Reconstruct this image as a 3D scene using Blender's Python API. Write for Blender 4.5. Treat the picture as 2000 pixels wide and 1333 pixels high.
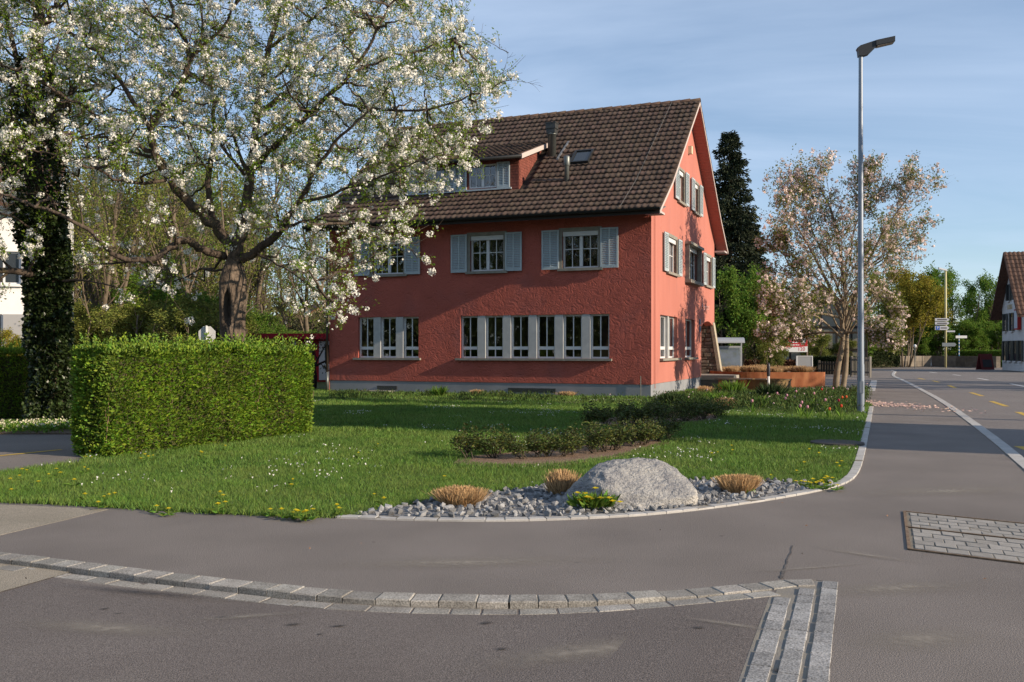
import bpy, bmesh, math, random
import numpy as np
from mathutils import Vector, Matrix, noise as mnoise

for o in list(bpy.data.objects): bpy.data.objects.remove(o)
SC = bpy.context.scene
COL = SC.collection

# ------------------------------------------------------------------ camera, sky, sun, exposure
F, CX, CY, EYE = 1850.0, 1000.0, 683.0, 1.6          # pixels of the 2000 px wide photograph, eye height in metres
cam = bpy.data.cameras.new('camera'); camo = bpy.data.objects.new('camera', cam); COL.objects.link(camo)
cam.sensor_width = 36; cam.lens = F / 2000 * 36; cam.shift_y = (CY - 666.5) / 2000
cam.clip_end = 3000; cam.clip_start = 0.05
camo.location = (0, 0, EYE); camo.rotation_euler = (math.radians(90), 0, 0)
SC.camera = camo

SUN_EL = math.radians(21.0)
_sh = Vector((0.903, -0.436, 0)).normalized()
SUN = Vector((_sh.x*math.cos(SUN_EL), _sh.y*math.cos(SUN_EL), math.sin(SUN_EL)))
w = bpy.data.worlds.new('World'); SC.world = w; w.use_nodes = True
nt = w.node_tree; nt.nodes.clear()
wo = nt.nodes.new('ShaderNodeOutputWorld'); bg = nt.nodes.new('ShaderNodeBackground')
sky = nt.nodes.new('ShaderNodeTexSky'); sky.sky_type = 'NISHITA'; sky.sun_disc = False
sky.sun_elevation = SUN_EL; sky.sun_rotation = math.atan2(_sh.x, _sh.y)
sky.altitude = 400; sky.air_density = 1.0; sky.dust_density = 0.0; sky.ozone_density = 3.0
# thin cirrus drawn out into long veils, everywhere in the sky
tc = nt.nodes.new('ShaderNodeTexCoord')
sep = nt.nodes.new('ShaderNodeSeparateXYZ'); nt.links.new(tc.outputs['Generated'], sep.inputs[0])
zc = nt.nodes.new('ShaderNodeMath'); zc.operation = 'ADD'; zc.inputs[1].default_value = 0.12; nt.links.new(sep.outputs[2], zc.inputs[0])
zm = nt.nodes.new('ShaderNodeMath'); zm.operation = 'MAXIMUM'; zm.inputs[1].default_value = 0.05; nt.links.new(zc.outputs[0], zm.inputs[0])
dx = nt.nodes.new('ShaderNodeMath'); dx.operation = 'DIVIDE'; nt.links.new(sep.outputs[0], dx.inputs[0]); nt.links.new(zm.outputs[0], dx.inputs[1])
dy = nt.nodes.new('ShaderNodeMath'); dy.operation = 'DIVIDE'; nt.links.new(sep.outputs[1], dy.inputs[0]); nt.links.new(zm.outputs[0], dy.inputs[1])
cmb = nt.nodes.new('ShaderNodeCombineXYZ'); nt.links.new(dx.outputs[0], cmb.inputs[0]); nt.links.new(dy.outputs[0], cmb.inputs[1])
mp = nt.nodes.new('ShaderNodeMapping'); mp.inputs['Rotation'].default_value = (0, 0, 0.95); mp.inputs['Scale'].default_value = (0.40, 0.95, 1)
nt.links.new(cmb.outputs[0], mp.inputs[0])
cn = nt.nodes.new('ShaderNodeTexNoise'); cn.inputs['Scale'].default_value = 1.15; cn.inputs['Detail'].default_value = 7; cn.inputs['Roughness'].default_value = 0.55
cn.inputs['Distortion'].default_value = 0.9
nt.links.new(mp.outputs[0], cn.inputs[0])
cr = nt.nodes.new('ShaderNodeMapRange'); cr.inputs[1].default_value = 0.38; cr.inputs[2].default_value = 0.78; cr.inputs[3].default_value = 0.24; cr.inputs[4].default_value = 0.70
nt.links.new(cn.outputs[0], cr.inputs[0])
mx = nt.nodes.new('ShaderNodeMix'); mx.data_type = 'RGBA'; nt.links.new(cr.outputs[0], mx.inputs[0])
nt.links.new(sky.outputs[0], mx.inputs[6]); mx.inputs[7].default_value = (4.7, 5.7, 7.3, 1)
nt.links.new(mx.outputs[2], bg.inputs[0]); bg.inputs[1].default_value = 0.10
nt.links.new(bg.outputs[0], wo.inputs[0])

sl = bpy.data.lights.new('sun', 'SUN'); slo = bpy.data.objects.new('sun', sl); COL.objects.link(slo)
sl.energy = 4.6; sl.angle = math.radians(0.5); sl.color = (1.0, 0.83, 0.64)
slo.rotation_euler = SUN.to_track_quat('Z', 'Y').to_euler(); slo.location = (30, -15, 20)
SC.render.engine = 'CYCLES'
SC.view_settings.view_transform = 'Standard'; SC.view_settings.look = 'None'
SC.view_settings.exposure = 0.55; SC.view_settings.gamma = 1; SC.view_settings.use_curve_mapping = False

# ------------------------------------------------------------------ helpers
RNG = np.random.default_rng(7); random.seed(7)
def G(px, py, z=0.0):                       # photo pixel -> point on the level plane z
    d = F*(EYE-z)/(py-CY); return np.array([(px-CX)/F*d, d, z])
def P(px, py, d):                           # photo pixel -> point at depth d
    return np.array([(px-CX)/F*d, d, EYE-(py-CY)/F*d])
def lin(h):
    h = h.lstrip('#'); c = [int(h[i:i+2], 16)/255 for i in (0, 2, 4)]
    return tuple((x/12.92 if x <= 0.04045 else ((x+0.055)/1.055)**2.4) for x in c)

MATS = {}
def mat(name, col, rough=0.85, col2=None, scale=4.0, detail=6, lo=0.35, hi=0.65, bump=0.0, bscale=40.0, bdist=0.01, bdetail=4,
        island=0.0, orand=0.0, trans=0.0, spec=0.3, metal=0.0, col3=None, scale3=0.6, lo3=0.5, hi3=0.7, stretch=(1, 1, 1), speck=0.0, sscale=300.0, coords='Object', hue=0.0):
    if name in MATS: return MATS[name]
    m = bpy.data.materials.new(name); m.use_nodes = True; n = m.node_tree; N = n.nodes; L = n.links
    b = N['Principled BSDF']; out = N['Material Output']
    b.inputs['Roughness'].default_value = rough; b.inputs['Metallic'].default_value = metal
    b.inputs['Specular IOR Level'].default_value = spec
    tcn = N.new('ShaderNodeTexCoord')
    if coords == 'World':
        gp = N.new('ShaderNodeNewGeometry'); src = gp.outputs['Position']
    else: src = tcn.outputs['Object']
    mpn = N.new('ShaderNodeMapping'); mpn.inputs['Scale'].default_value = stretch; L.new(src, mpn.inputs[0]); src = mpn.outputs[0]
    rgb = N.new('ShaderNodeRGB'); rgb.outputs[0].default_value = (*col, 1); cur = rgb.outputs[0]
    def nz(sc, de): 
        x = N.new('ShaderNodeTexNoise'); x.inputs['Scale'].default_value = sc; x.inputs['Detail'].default_value = de; L.new(src, x.inputs[0]); return x.outputs[0]
    def mixc(a, c, fac, mode='MIX'):
        x = N.new('ShaderNodeMix'); x.data_type = 'RGBA'; x.blend_type = mode; L.new(a, x.inputs[6])
        if isinstance(c, tuple): x.inputs[7].default_value = (*c, 1)
        else: L.new(c, x.inputs[7])
        if isinstance(fac, float): x.inputs[0].default_value = fac
        else: L.new(fac, x.inputs[0])
        return x.outputs[2]
    def mr(v, a, c, d=0.0, e=1.0):
        x = N.new('ShaderNodeMapRange'); L.new(v, x.inputs[0]); x.inputs[1].default_value = a; x.inputs[2].default_value = c; x.inputs[3].default_value = d; x.inputs[4].default_value = e; return x.outputs[0]
    if col2: cur = mixc(cur, col2, mr(nz(scale, detail), lo, hi))
    if col3: cur = mixc(cur, col3, mr(nz(scale3, 5), lo3, hi3))
    if speck:
        v = mr(nz(sscale, 2), 0.3, 0.7, 1-speck, 1+speck)
        cc = N.new('ShaderNodeCombineXYZ'); [L.new(v, cc.inputs[i]) for i in range(3)]
        x = N.new('ShaderNodeMix'); x.data_type = 'RGBA'; x.blend_type = 'MULTIPLY'; x.clamp_result = False; x.inputs[0].default_value = 1
        L.new(cur, x.inputs[6]); L.new(cc.outputs[0], x.inputs[7]); cur = x.outputs[2]
    if island or orand or hue:
        if orand: ii = N.new('ShaderNodeObjectInfo'); r = ii.outputs['Random']
        else: ii = N.new('ShaderNodeNewGeometry'); r = ii.outputs['Random Per Island']
        a = orand or island
        hs = N.new('ShaderNodeHueSaturation'); L.new(mr(r, 0, 1, 1-a, 1+a), hs.inputs['Value']); L.new(cur, hs.inputs['Color'])
        if hue:
            m2 = N.new('ShaderNodeMath'); m2.operation = 'MULTIPLY'; m2.inputs[1].default_value = 7.31; L.new(r, m2.inputs[0])
            fr = N.new('ShaderNodeMath'); fr.operation = 'FRACT'; L.new(m2.outputs[0], fr.inputs[0])
            L.new(mr(fr.outputs[0], 0, 1, 0.5-hue, 0.5+hue), hs.inputs['Hue'])
        cur = hs.outputs[0]
    L.new(cur, b.inputs['Base Color'])
    if bump:
        bp = N.new('ShaderNodeBump'); bp.inputs['Strength'].default_value = bump; bp.inputs['Distance'].default_value = bdist
        L.new(nz(bscale, bdetail), bp.inputs['Height']); L.new(bp.outputs[0], b.inputs['Normal'])
    if trans:
        t = N.new('ShaderNodeBsdfTranslucent'); L.new(cur, t.inputs[0])
        ms = N.new('ShaderNodeMixShader'); ms.inputs[0].default_value = trans
        L.new(b.outputs[0], ms.inputs[1]); L.new(t.outputs[0], ms.inputs[2]); L.new(ms.outputs[0], out.inputs[0])
    MATS[name] = m; return m

def glass_mat(name, tint=(0.75, 0.8, 0.8)):
    if name in MATS: return MATS[name]
    m = bpy.data.materials.new(name); m.use_nodes = True; n = m.node_tree; n.nodes.clear()
    o = n.nodes.new('ShaderNodeOutputMaterial'); g = n.nodes.new('ShaderNodeBsdfGlossy'); g.inputs['Roughness'].default_value = 0.02
    t = n.nodes.new('ShaderNodeBsdfTransparent'); t.inputs[0].default_value = (*tint, 1)
    lw = n.nodes.new('ShaderNodeLayerWeight'); lw.inputs[0].default_value = 0.35
    r = n.nodes.new('ShaderNodeMapRange'); r.inputs[3].default_value = 0.10; r.inputs[4].default_value = 0.8; n.links.new(lw.outputs['Facing'], r.inputs[0])
    x = n.nodes.new('ShaderNodeMixShader'); n.links.new(r.outputs[0], x.inputs[0]); n.links.new(t.outputs[0], x.inputs[1]); n.links.new(g.outputs[0], x.inputs[2])
    n.links.new(x.outputs[0], o.inputs[0]); MATS[name] = m; return m

class Geo:
    def __init__(s): s.V = []; s.Q = []; s.T = []; s.n = 0
    def add(s, V, Q=None, T=None):
        V = np.asarray(V, float).reshape(-1, 3)
        if Q is not None and len(Q): s.Q.append(np.asarray(Q, int).reshape(-1, 4)+s.n)
        if T is not None and len(T): s.T.append(np.asarray(T, int).reshape(-1, 3)+s.n)
        s.V.append(V); s.n += len(V); return s
    def box(s, a, b, M=None):
        x0, y0, z0 = a; x1, y1, z1 = b
        V = np.array([[x0,y0,z0],[x1,y0,z0],[x1,y1,z0],[x0,y1,z0],[x0,y0,z1],[x1,y0,z1],[x1,y1,z1],[x0,y1,z1]], float)
        if M is not None: V = M(V)
        return s.add(V, [[0,3,2,1],[4,5,6,7],[0,1,5,4],[1,2,6,5],[2,3,7,6],[3,0,4,7]])
    def hexa(s, V): return s.add(V, [[0,3,2,1],[4,5,6,7],[0,1,5,4],[1,2,6,5],[2,3,7,6],[3,0,4,7]])
    def tube(s, pts, rad, n=6, cap=True):
        pts = np.asarray(pts, float); k = len(pts); rad = np.broadcast_to(np.asarray(rad, float), (k,))
        t = np.gradient(pts, axis=0); t /= np.linalg.norm(t, axis=1, keepdims=True)+1e-9
        ref = np.array([0.31, 0.2, 0.93]) if abs(t.mean(0)[2]) < 0.8 else np.array([0.9, 0.4, 0.1])
        u = np.cross(t, ref); u /= np.linalg.norm(u, axis=1, keepdims=True)+1e-9
        v = np.cross(t, u)
        a = np.arange(n)*2*math.pi/n
        V = pts[:, None, :] + rad[:, None, None]*(np.cos(a)[None, :, None]*u[:, None, :]+np.sin(a)[None, :, None]*v[:, None, :])
        i = np.arange(k-1)[:, None]*n; j = np.arange(n)[None, :]; j2 = (j+1) % n
        Q = np.stack([i+j, i+j2, i+n+j2, i+n+j], -1).reshape(-1, 4)
        V = V.reshape(-1, 3); T = []
        if cap:
            V = np.vstack([V, pts[0], pts[-1]]); c0 = k*n; c1 = c0+1
            T = [[c0, (q+1) % n, q] for q in range(n)]+[[c1, (k-1)*n+q, (k-1)*n+(q+1) % n] for q in range(n)]
        return s.add(V, Q, T)
    def lathe(s, prof, n=16, c=(0, 0, 0)):
        k = len(prof); a = np.arange(n)*2*math.pi/n
        V = np.array([[c[0]+r*np.cos(x), c[1]+r*np.sin(x), c[2]+z] for r, z in prof for x in a])
        i = np.arange(k-1)[:, None]*n; j = np.arange(n)[None, :]; j2 = (j+1) % n
        return s.add(V, np.stack([i+j, i+j2, i+n+j2, i+n+j], -1).reshape(-1, 4))
    def prism(s, poly, z0, z1):
        poly = [tuple(p[:2]) for p in poly]; n = len(poly)
        from mathutils.geometry import tessellate_polygon
        tr = [list(t) for t in tessellate_polygon([[Vector((x, y, 0)) for x, y in poly]])]
        V = [(x, y, z0) for x, y in poly]+[(x, y, z1) for x, y in poly]
        T = [[a+n, b+n, c+n] for a, b, c in tr]+[[c, b, a] for a, b, c in tr]
        # upward facing top
        p0, p1, p2 = [np.array(V[i]) for i in T[0]]
        if np.cross(p1-p0, p2-p0)[2] < 0: T = [t[::-1] for t in T]
        return s.add(V, [[i, (i+1) % n, n+(i+1) % n, n+i] for i in range(n)], T)
    def mesh(s, name, m, smooth=False):
        V = np.vstack(s.V) if s.V else np.zeros((0, 3))
        Q = np.vstack(s.Q) if s.Q else np.zeros((0, 4), int); T = np.vstack(s.T) if s.T else np.zeros((0, 3), int)
        me = bpy.data.meshes.new(name); me.vertices.add(len(V)); me.vertices.foreach_set('co', V.astype(np.float32).ravel())
        nl = Q.size+T.size; me.loops.add(nl); me.loops.foreach_set('vertex_index', np.concatenate([Q.ravel(), T.ravel()]).astype(np.int32))
        nf = len(Q)+len(T); me.polygons.add(nf)
        st = np.concatenate([np.arange(len(Q))*4, len(Q)*4+np.arange(len(T))*3]).astype(np.int32)
        me.polygons.foreach_set('loop_start', st)
        me.polygons.foreach_set('use_smooth', np.full(nf, bool(smooth)))
        me.update(calc_edges=True)
        if m: me.materials.append(m)
        return me
    def build(s, name, m, parent=None, smooth=False, kind=None):
        o = bpy.data.objects.new(name, s.mesh(name, m, smooth)); COL.objects.link(o)
        if parent: o.parent = parent
        if kind: o['kind'] = kind
        return o
def place(me, name, parent=None, loc=(0, 0, 0), rot=(0, 0, 0), sc=1):
    o = bpy.data.objects.new(name, me); COL.objects.link(o); o.location = loc; o.rotation_euler = rot
    o.scale = (sc, sc, sc) if not hasattr(sc, '__len__') else sc
    if parent: o.parent = parent
    return o
def tag(o, label, cat, group=None, kind=None):
    o['label'] = label; o['category'] = cat
    if group: o['group'] = group
    if kind: o['kind'] = kind
    return o
def thing(name, label, cat, loc=(0, 0, 0), rz=0, group=None):
    o = bpy.data.objects.new(name, None); COL.objects.link(o); o.location = loc; o.rotation_euler = (0, 0, rz); o.empty_display_size = 0.2
    return tag(o, label, cat, group)
def struct(o): o['kind'] = 'structure'; return o
def stuff(o, label, cat): return tag(o, label, cat, None, 'stuff')
def copy_tree(o, parent=None):
    c = o.copy(); COL.objects.link(c); c.parent = parent
    for ch in o.children: copy_tree(ch, c)
    return c
def resample(pts, step):
    pts = np.asarray(pts, float); d = np.r_[0, np.cumsum(np.linalg.norm(np.diff(pts, axis=0), axis=1))]
    n = max(2, int(round(d[-1]/step))+1); t = np.linspace(0, d[-1], n)
    return np.stack([np.interp(t, d, pts[:, i]) for i in range(pts.shape[1])], 1)
def smooth_line(pts, k=4):
    pts = np.asarray(pts, float)
    for _ in range(k):
        q = 0.75*pts[:-1]+0.25*pts[1:]; r = 0.25*pts[:-1]+0.75*pts[1:]
        pts = np.vstack([pts[:1], np.stack([q, r], 1).reshape(-1, pts.shape[1]), pts[-1:]])
    return pts
def inside(poly, X, Y):
    poly = np.asarray(poly)[:, :2]; r = np.zeros(len(X), bool); n = len(poly)
    for i in range(n):
        x0, y0 = poly[i]; x1, y1 = poly[(i+1) % n]
        c = ((y0 > Y) != (y1 > Y)) & (X < (x1-x0)*(Y-y0)/(y1-y0+1e-12)+x0); r ^= c
    return r
def rand_dirs(n, rng):
    v = rng.normal(size=(n, 3)); return v/np.linalg.norm(v, axis=1, keepdims=True)
def leaf_geo(C, size, rng, aspect=0.5, up=0.0, dirs=None, fold=0.15, g=None, jit=0.4):
    n = len(C); size = np.broadcast_to(size, (n,))*(1+jit*(rng.random(n)-0.5)*2*0.6)
    a = rand_dirs(n, rng)
    if dirs is not None: a = a*0.6+dirs; a /= np.linalg.norm(a, axis=1, keepdims=True)
    nrm = rand_dirs(n, rng); nrm[:, 2] += up
    b = np.cross(a, nrm); b /= np.linalg.norm(b, axis=1, keepdims=True)+1e-9
    c = np.cross(a, b)
    s = size[:, None]
    V = np.stack([C, C+a*s*0.5+b*s*aspect*0.5+c*s*fold, C+a*s, C+a*s*0.5-b*s*aspect*0.5+c*s*fold], 1).reshape(-1, 3)
    Q = np.arange(4*n).reshape(-1, 4)
    g = g or Geo(); g.add(V, Q); return g
def text_mesh(s, size, m, name='lettering'):
    cu = bpy.data.curves.new(name, 'FONT'); cu.body = s; cu.size = size; cu.align_x = 'CENTER'; cu.align_y = 'CENTER'; cu.extrude = 0.002
    o = bpy.data.objects.new(name, cu); COL.objects.link(o)
    dg = bpy.context.evaluated_depsgraph_get(); me = bpy.data.meshes.new_from_object(o.evaluated_get(dg)); bpy.data.objects.remove(o)
    me.materials.clear(); me.materials.append(m); return me
# ------------------------------------------------------------------ ground, pavement, roads, kerbs
ASPH = dict(rough=0.9, spec=0.25, bump=0.6, bscale=130, bdist=0.010, bdetail=3, speck=0.5, sscale=125, coords='World')
m_pave = mat('asphalt_pavement', (0.165, 0.145, 0.130), col2=(0.195, 0.172, 0.155), scale=0.9, col3=(0.135, 0.118, 0.107), scale3=0.35, lo3=0.55, hi3=0.75, **ASPH)
m_side = mat('asphalt_side_road', (0.128, 0.110, 0.100), col2=(0.155, 0.135, 0.123), scale=0.7, col3=(0.19, 0.168, 0.148), scale3=0.8, lo3=0.6, hi3=0.8, **ASPH)
m_main = mat('asphalt_main_road', (0.165, 0.148, 0.138), col2=(0.19, 0.172, 0.16), scale=0.4, **ASPH)
m_patch = mat('asphalt_old_patch', (0.25, 0.22, 0.17), col2=(0.30, 0.262, 0.205), scale=1.5, **ASPH)
m_granite = mat('granite', (0.23, 0.228, 0.222), col2=(0.30, 0.295, 0.285), scale=9, bump=0.5, bscale=90, bdist=0.006, speck=0.55, sscale=95, orand=0.2, hue=0.006, rough=0.85)
m_granite2 = mat('granite_kerb', (0.23, 0.215, 0.19), col2=(0.30, 0.285, 0.255), scale=7, bump=0.5, bscale=90, bdist=0.006, speck=0.45, sscale=95, orand=0.22, hue=0.01, rough=0.85)
m_granite3 = mat('granite_edging', (0.36, 0.35, 0.33), col2=(0.42, 0.41, 0.39), scale=7, bump=0.3, bscale=90, bdist=0.004, speck=0.16, sscale=160, orand=0.08, rough=0.85)
m_earth = mat('earth', (0.10, 0.075, 0.05), col2=(0.15, 0.11, 0.075), scale=6, bump=0.7, bscale=25, bdist=0.03, coords='World', speck=0.25, sscale=60)
m_lawn = mat('lawn_soil', (0.050, 0.080, 0.018), col2=(0.07, 0.092, 0.024), scale=2.5, bump=0.6, bscale=40, bdist=0.02, coords='World')
m_field = mat('far_ground', (0.05, 0.07, 0.025), col2=(0.09, 0.085, 0.045), scale=0.2, coords='World')
m_joint = mat('mortar', (0.20, 0.175, 0.135), col2=(0.15, 0.13, 0.10), scale=8, bump=0.4, bscale=60, coords='World')

KB = np.array([G(*p) for p in [(-700,1004),(-350,1038),(0,1079),(100,1090),(220,1105),(320,1117.5),(415,1127.5),(550,1142.5),(660,1153),(770,1159.5),(890,1162),(1000,1163.5),(1145,1162),(1265,1156.5),(1380,1148.5),(1485,1138.5),(1555,1131.5),(1594,1133)]])[:, :2]
KB = resample(smooth_line(KB, 3), 0.02)
def normals2(L):
    t = np.gradient(L, axis=0); t /= np.linalg.norm(t, axis=1, keepdims=True)+1e-9
    return t, np.stack([t[:, 1], -t[:, 0]], 1)           # right-hand side of the run
_, KN = normals2(KB)                                      # running left to right, right-hand side = towards the camera
SD = np.array([-0.345, -0.9386])                          # run of the sett strip towards the camera
SN = np.array([-SD[1], SD[0]])*1.0                        # pointing right
S0 = G(1512, 1166)[:2]; S1 = G(1638, 1139)[:2]
SW = float((S1-S0) @ SN)
def road_z(x, y):
    q = (np.stack([x, y], -1)-S0) @ SN
    t = np.clip(-q/1.6, 0, 1); t = t*t*(3-2*t); return -0.004-0.034*t

# far ground, one sheet to the horizon
struct(Geo().add([(-900,-60,-0.16),(900,-60,-0.16),(900,1500,-0.16),(-900,1500,-0.16)], [[0,1,2,3]]).build('ground', m_field))
RK = np.array([G(*p)[:2] for p in [(2150,1020),(2000,899),(1955,862),(1910,829),(1850,787),(1800,760),(1765,742.5),(1742,733.5)]])
RK = np.vstack([RK[0]+(RK[0]-RK[1])*1.6, RK, [[31, 76], [24, 100], [-10, 118]]])
RK = resample(smooth_line(RK, 3), 0.05)
# pavement sheet: everything left of the main road kerb, cut away along the side road
strip_near = S1+SD*9.0
poly = [tuple(p) for p in KB[::12]]+[tuple(KB[-1]), tuple(S1-SN*0.02), tuple(strip_near)]
rk_lo = RK[RK[:, 1] > -2] if (RK[:, 1] < -2).any() else RK
poly += [(14.0, -6.0), (16.0, -2.0)] if False else [(RK[0][0]+1.5, -8.0)]
poly += [tuple(p) for p in RK[::8]]+[(-60, 118), (-60, KB[0][1])]
struct(Geo().prism(poly, -0.15, 0.0).build('pavement', m_pave))
# main road
mr_poly = [(RK[0][0]+1.5, -8.0)]+[tuple(p) for p in RK[::8]]+[(-10, 128), (120, 128), (120, -8)]
main_road = struct(Geo().prism([(x, y) for x, y in mr_poly], -0.14, -0.045).build('main_road', m_main))
# side road: a sheet that falls away from the kerb and comes up to the sett strip
KFr = KB+KN*0.19
us = np.linspace(0, len(KFr)-1, 70).astype(int); nv = 26
top = KFr[us].copy(); top[-1] = S0
bot = np.stack([np.interp(np.linspace(0, 1, 70), [0, 1], [-16, (S0+SD*9)[0]]), np.full(70, (S0+SD*9)[1])], 1)
V = []
for j in range(nv):
    t = (j/(nv-1))**1.4
    pt = top*(1-t)+bot*t; V.append(np.c_[pt, road_z(pt[:, 0], pt[:, 1])])
V = np.vstack(V); Q = [[j*70+i, (j+1)*70+i, (j+1)*70+i+1, j*70+i+1] for j in range(nv-1) for i in range(69)]
side_road = struct(Geo().add(V, Q).build('side_road', m_side))
# paler old asphalt at the left
pp = [G(*p) for p in [(-300, 972), (0, 984), (215, 994), (240, 997), (120, 1020), (0, 1046), (-300, 1100)]]
kk = KB[(KB[:, 0] < G(0, 1079)[0]-0.6)]
g = Geo(); 
pts2 = [G(*p)[:2] for p in [(-260, 975), (0, 986), (212, 995.5), (120, 1018), (0, 1046), (-260, 1042)]]
g.prism([tuple(p) for p in pts2], -0.01, 0.0022); struct(g.build('old_asphalt_pavement', m_patch))
g = Geo(); q0 = [(-300,1075),(0,1103),(139,1123),(0,1163),(-300,1260)]
V = []
for a, b in q0:
    p = G(a, b, -0.055); V.append([p[0], p[1], float(road_z(np.array(p[0]), np.array(p[1])))+0.005])
g.add(V, None, [[0,1,4],[1,3,4],[1,2,3]]); struct(g.build('old_asphalt_road', m_patch))

# sett helper: a little block with its own uneven top edge
def sett(P4, zt, zb, rng, bev=0.008, face=0.0):
    P4 = np.asarray(P4, float); c = P4.mean(0); j = lambda: rng.normal(size=(4, 2))*0.002
    lo = P4+j(); mid = P4+(c-P4)*0.0+j(); hi = P4+(c-P4)/np.linalg.norm(c-P4, axis=1, keepdims=True)*bev
    zt = np.broadcast_to(zt, (4,))+rng.normal()*0.0018
    V = np.vstack([np.c_[lo, np.full(4, zb)], np.c_[mid, zt-bev*0.8], np.c_[hi, zt+rng.normal(size=4)*0.0008]])
    Q = [[8,9,10,11]]
    for r in (0, 4):
        for i in range(4): Q.append([r+i, r+(i+1) % 4, r+4+(i+1) % 4, r+4+i])
    return Geo().add(V, Q)
def lay(line, N, off0, off1, zfun, name, parent, m, length, rng, zb=-0.15, gap=0.006, imax=1e9):
    s = np.r_[0, np.cumsum(np.linalg.norm(np.diff(line, axis=0), axis=1))]; u = 0.0; k = 0
    while u < s[-1]-0.05 and k < imax:
        l = length*(0.82+0.36*rng.random()); a, b = u+gap/2, min(u+l, s[-1])-gap/2
        pa = np.array([np.interp(a, s, line[:, i]) for i in (0, 1)]); pb = np.array([np.interp(b, s, line[:, i]) for i in (0, 1)])
        na = np.array([np.interp(a, s, N[:, i]) for i in (0, 1)]); nb = np.array([np.interp(b, s, N[:, i]) for i in (0, 1)])
        P4 = [pa+na*off0, pa+na*off1, pb+nb*off1, pb+nb*off0]
        z = np.array([zfun(*p) for p in P4]); sett(P4, z, zb, rng).build(name, m, parent); u += l; k += 1
rr = np.random.default_rng(3)
kv = KB[KB[:, 0] > -5.0]; kvn = KN[KB[:, 0] > -5.0]
# raised kerb of the pavement
kerb = Geo()
def ribbon(line, N, o0, o1, z):
    V = np.vstack([np.c_[line+N*o0, np.full(len(line), z)], np.c_[line+N*o1, np.full(len(line), z)]]); n = len(line)
    return V, [[i, i+1, n+i+1, n+i] for i in range(n-1)]
st = slice(None, None, 6)
V, Q = ribbon(kv[st], kvn[st], -0.004, 0.345, -0.075)
V[:, 2] = road_z(V[:, 0], V[:, 1])-0.006
kerb.add(V, Q); kerb_o = struct(kerb.build('street_kerb', m_joint))
V, Q = ribbon(kv[st], kvn[st], 0.004, 0.168, -0.002)
struct(Geo().add(V, Q).build('kerb_mortar', m_joint))
lay(kv, kvn, 0.0, 0.175, lambda x, y: 0.004, 'kerb_stone', kerb_o, m_granite2, 0.205, rr)
lay(kv[:-24], kvn[:-24], 0.195, 0.325, lambda x, y: float(road_z(np.array(x), np.array(y)))+0.004, 'gutter_stone', kerb_o, m_granite2, 0.23, rr)
# three rows of setts across the mouth of the side road
base = Geo(); A = S0-SN*0.01; B = S0+SN*(SW+0.01)
ln = np.array([S0-SD*0.0, S0+SD*3.4]); L0 = resample(ln, 0.05); NN = np.tile(SN, (len(L0), 1))
V, Q = ribbon(L0, NN, -0.03, SW-0.003, -0.003); base.add(V, Q)
V, Q = ribbon(resample(np.array([S0-SD*0.56, S0]), 0.05), np.tile(SN, (len(resample(np.array([S0-SD*0.56, S0]), 0.05)), 1)), 0.0, SW+0.02, -0.003); base.add(V, Q)
strip_o = struct(base.build('sett_strip', mat('sett_joint', (0.19, 0.18, 0.165), col2=(0.24, 0.215, 0.17), scale=5, bump=0.4, bscale=70, coords='World', speck=0.25)))
w3 = (SW-0.075)/3
for k in range(3):
    o0 = k*(w3+0.036); lead = [0.0, -0.27, -0.53][k]
    Lk = resample(np.array([S0+SD*lead, S0+SD*3.4]), 0.05)
    lay(Lk, np.tile(SN, (len(Lk), 1)), o0, o0+w3, lambda x, y, k=k: [0.003, 0.006, 0.008][k], 'sett', strip_o, m_granite, 0.205, rr, zb=-0.1)
# flush granite edging round the lawn
LK = np.array([G(*p)[:2] for p in [(655,1013),(760,1017),(880,1019.5),(1000,1020),(1150,1015),(1280,1007),(1400,993.5),(1500,979),(1580,965),(1640,951),(1668,938),(1681,918),(1688,893),(1695,860),(1701,825),(1706,795)]])
LK = resample(smooth_line(LK, 3), 0.02); _, LN = normals2(LK)
edge = Geo(); V, Q = ribbon(LK[::8], LN[::8], -0.106, -0.004, 0.018); edge.add(V, Q); edge_o = struct(edge.build('lawn_edging', m_joint))
lay(LK, LN, -0.11, 0.0, lambda x, y: 0.022, 'edging_stone', edge_o, m_granite3, 0.2, rr, zb=-0.05, gap=0.004)
e2 = np.array([G(1709, 765)[:2], G(1713, 744)[:2]]); e2 = resample(e2, 0.1); _, en2 = normals2(e2)
lay(e2, en2, -0.28, 0.0, lambda x, y: 0.02, 'edging_stone', edge_o, m_granite3, 1.0, rr, zb=-0.05)
# kerb of the main road
rsel = (RK[:, 1] > 6) & (RK[:, 1] < 78); RL = RK[rsel]; _, RN = normals2(RL)
rk = Geo(); V, Q = ribbon(RL[::10], RN[::10], -0.16, 0.02, 0.003); rk.add(V, Q); rko = struct(rk.build('main_road_kerb', m_joint))
lay(RL, RN, -0.15, 0.03, lambda x, y: 0.012, 'kerb_stone', rko, m_granite3, 0.55, rr, zb=-0.12, gap=0.005)
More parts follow.
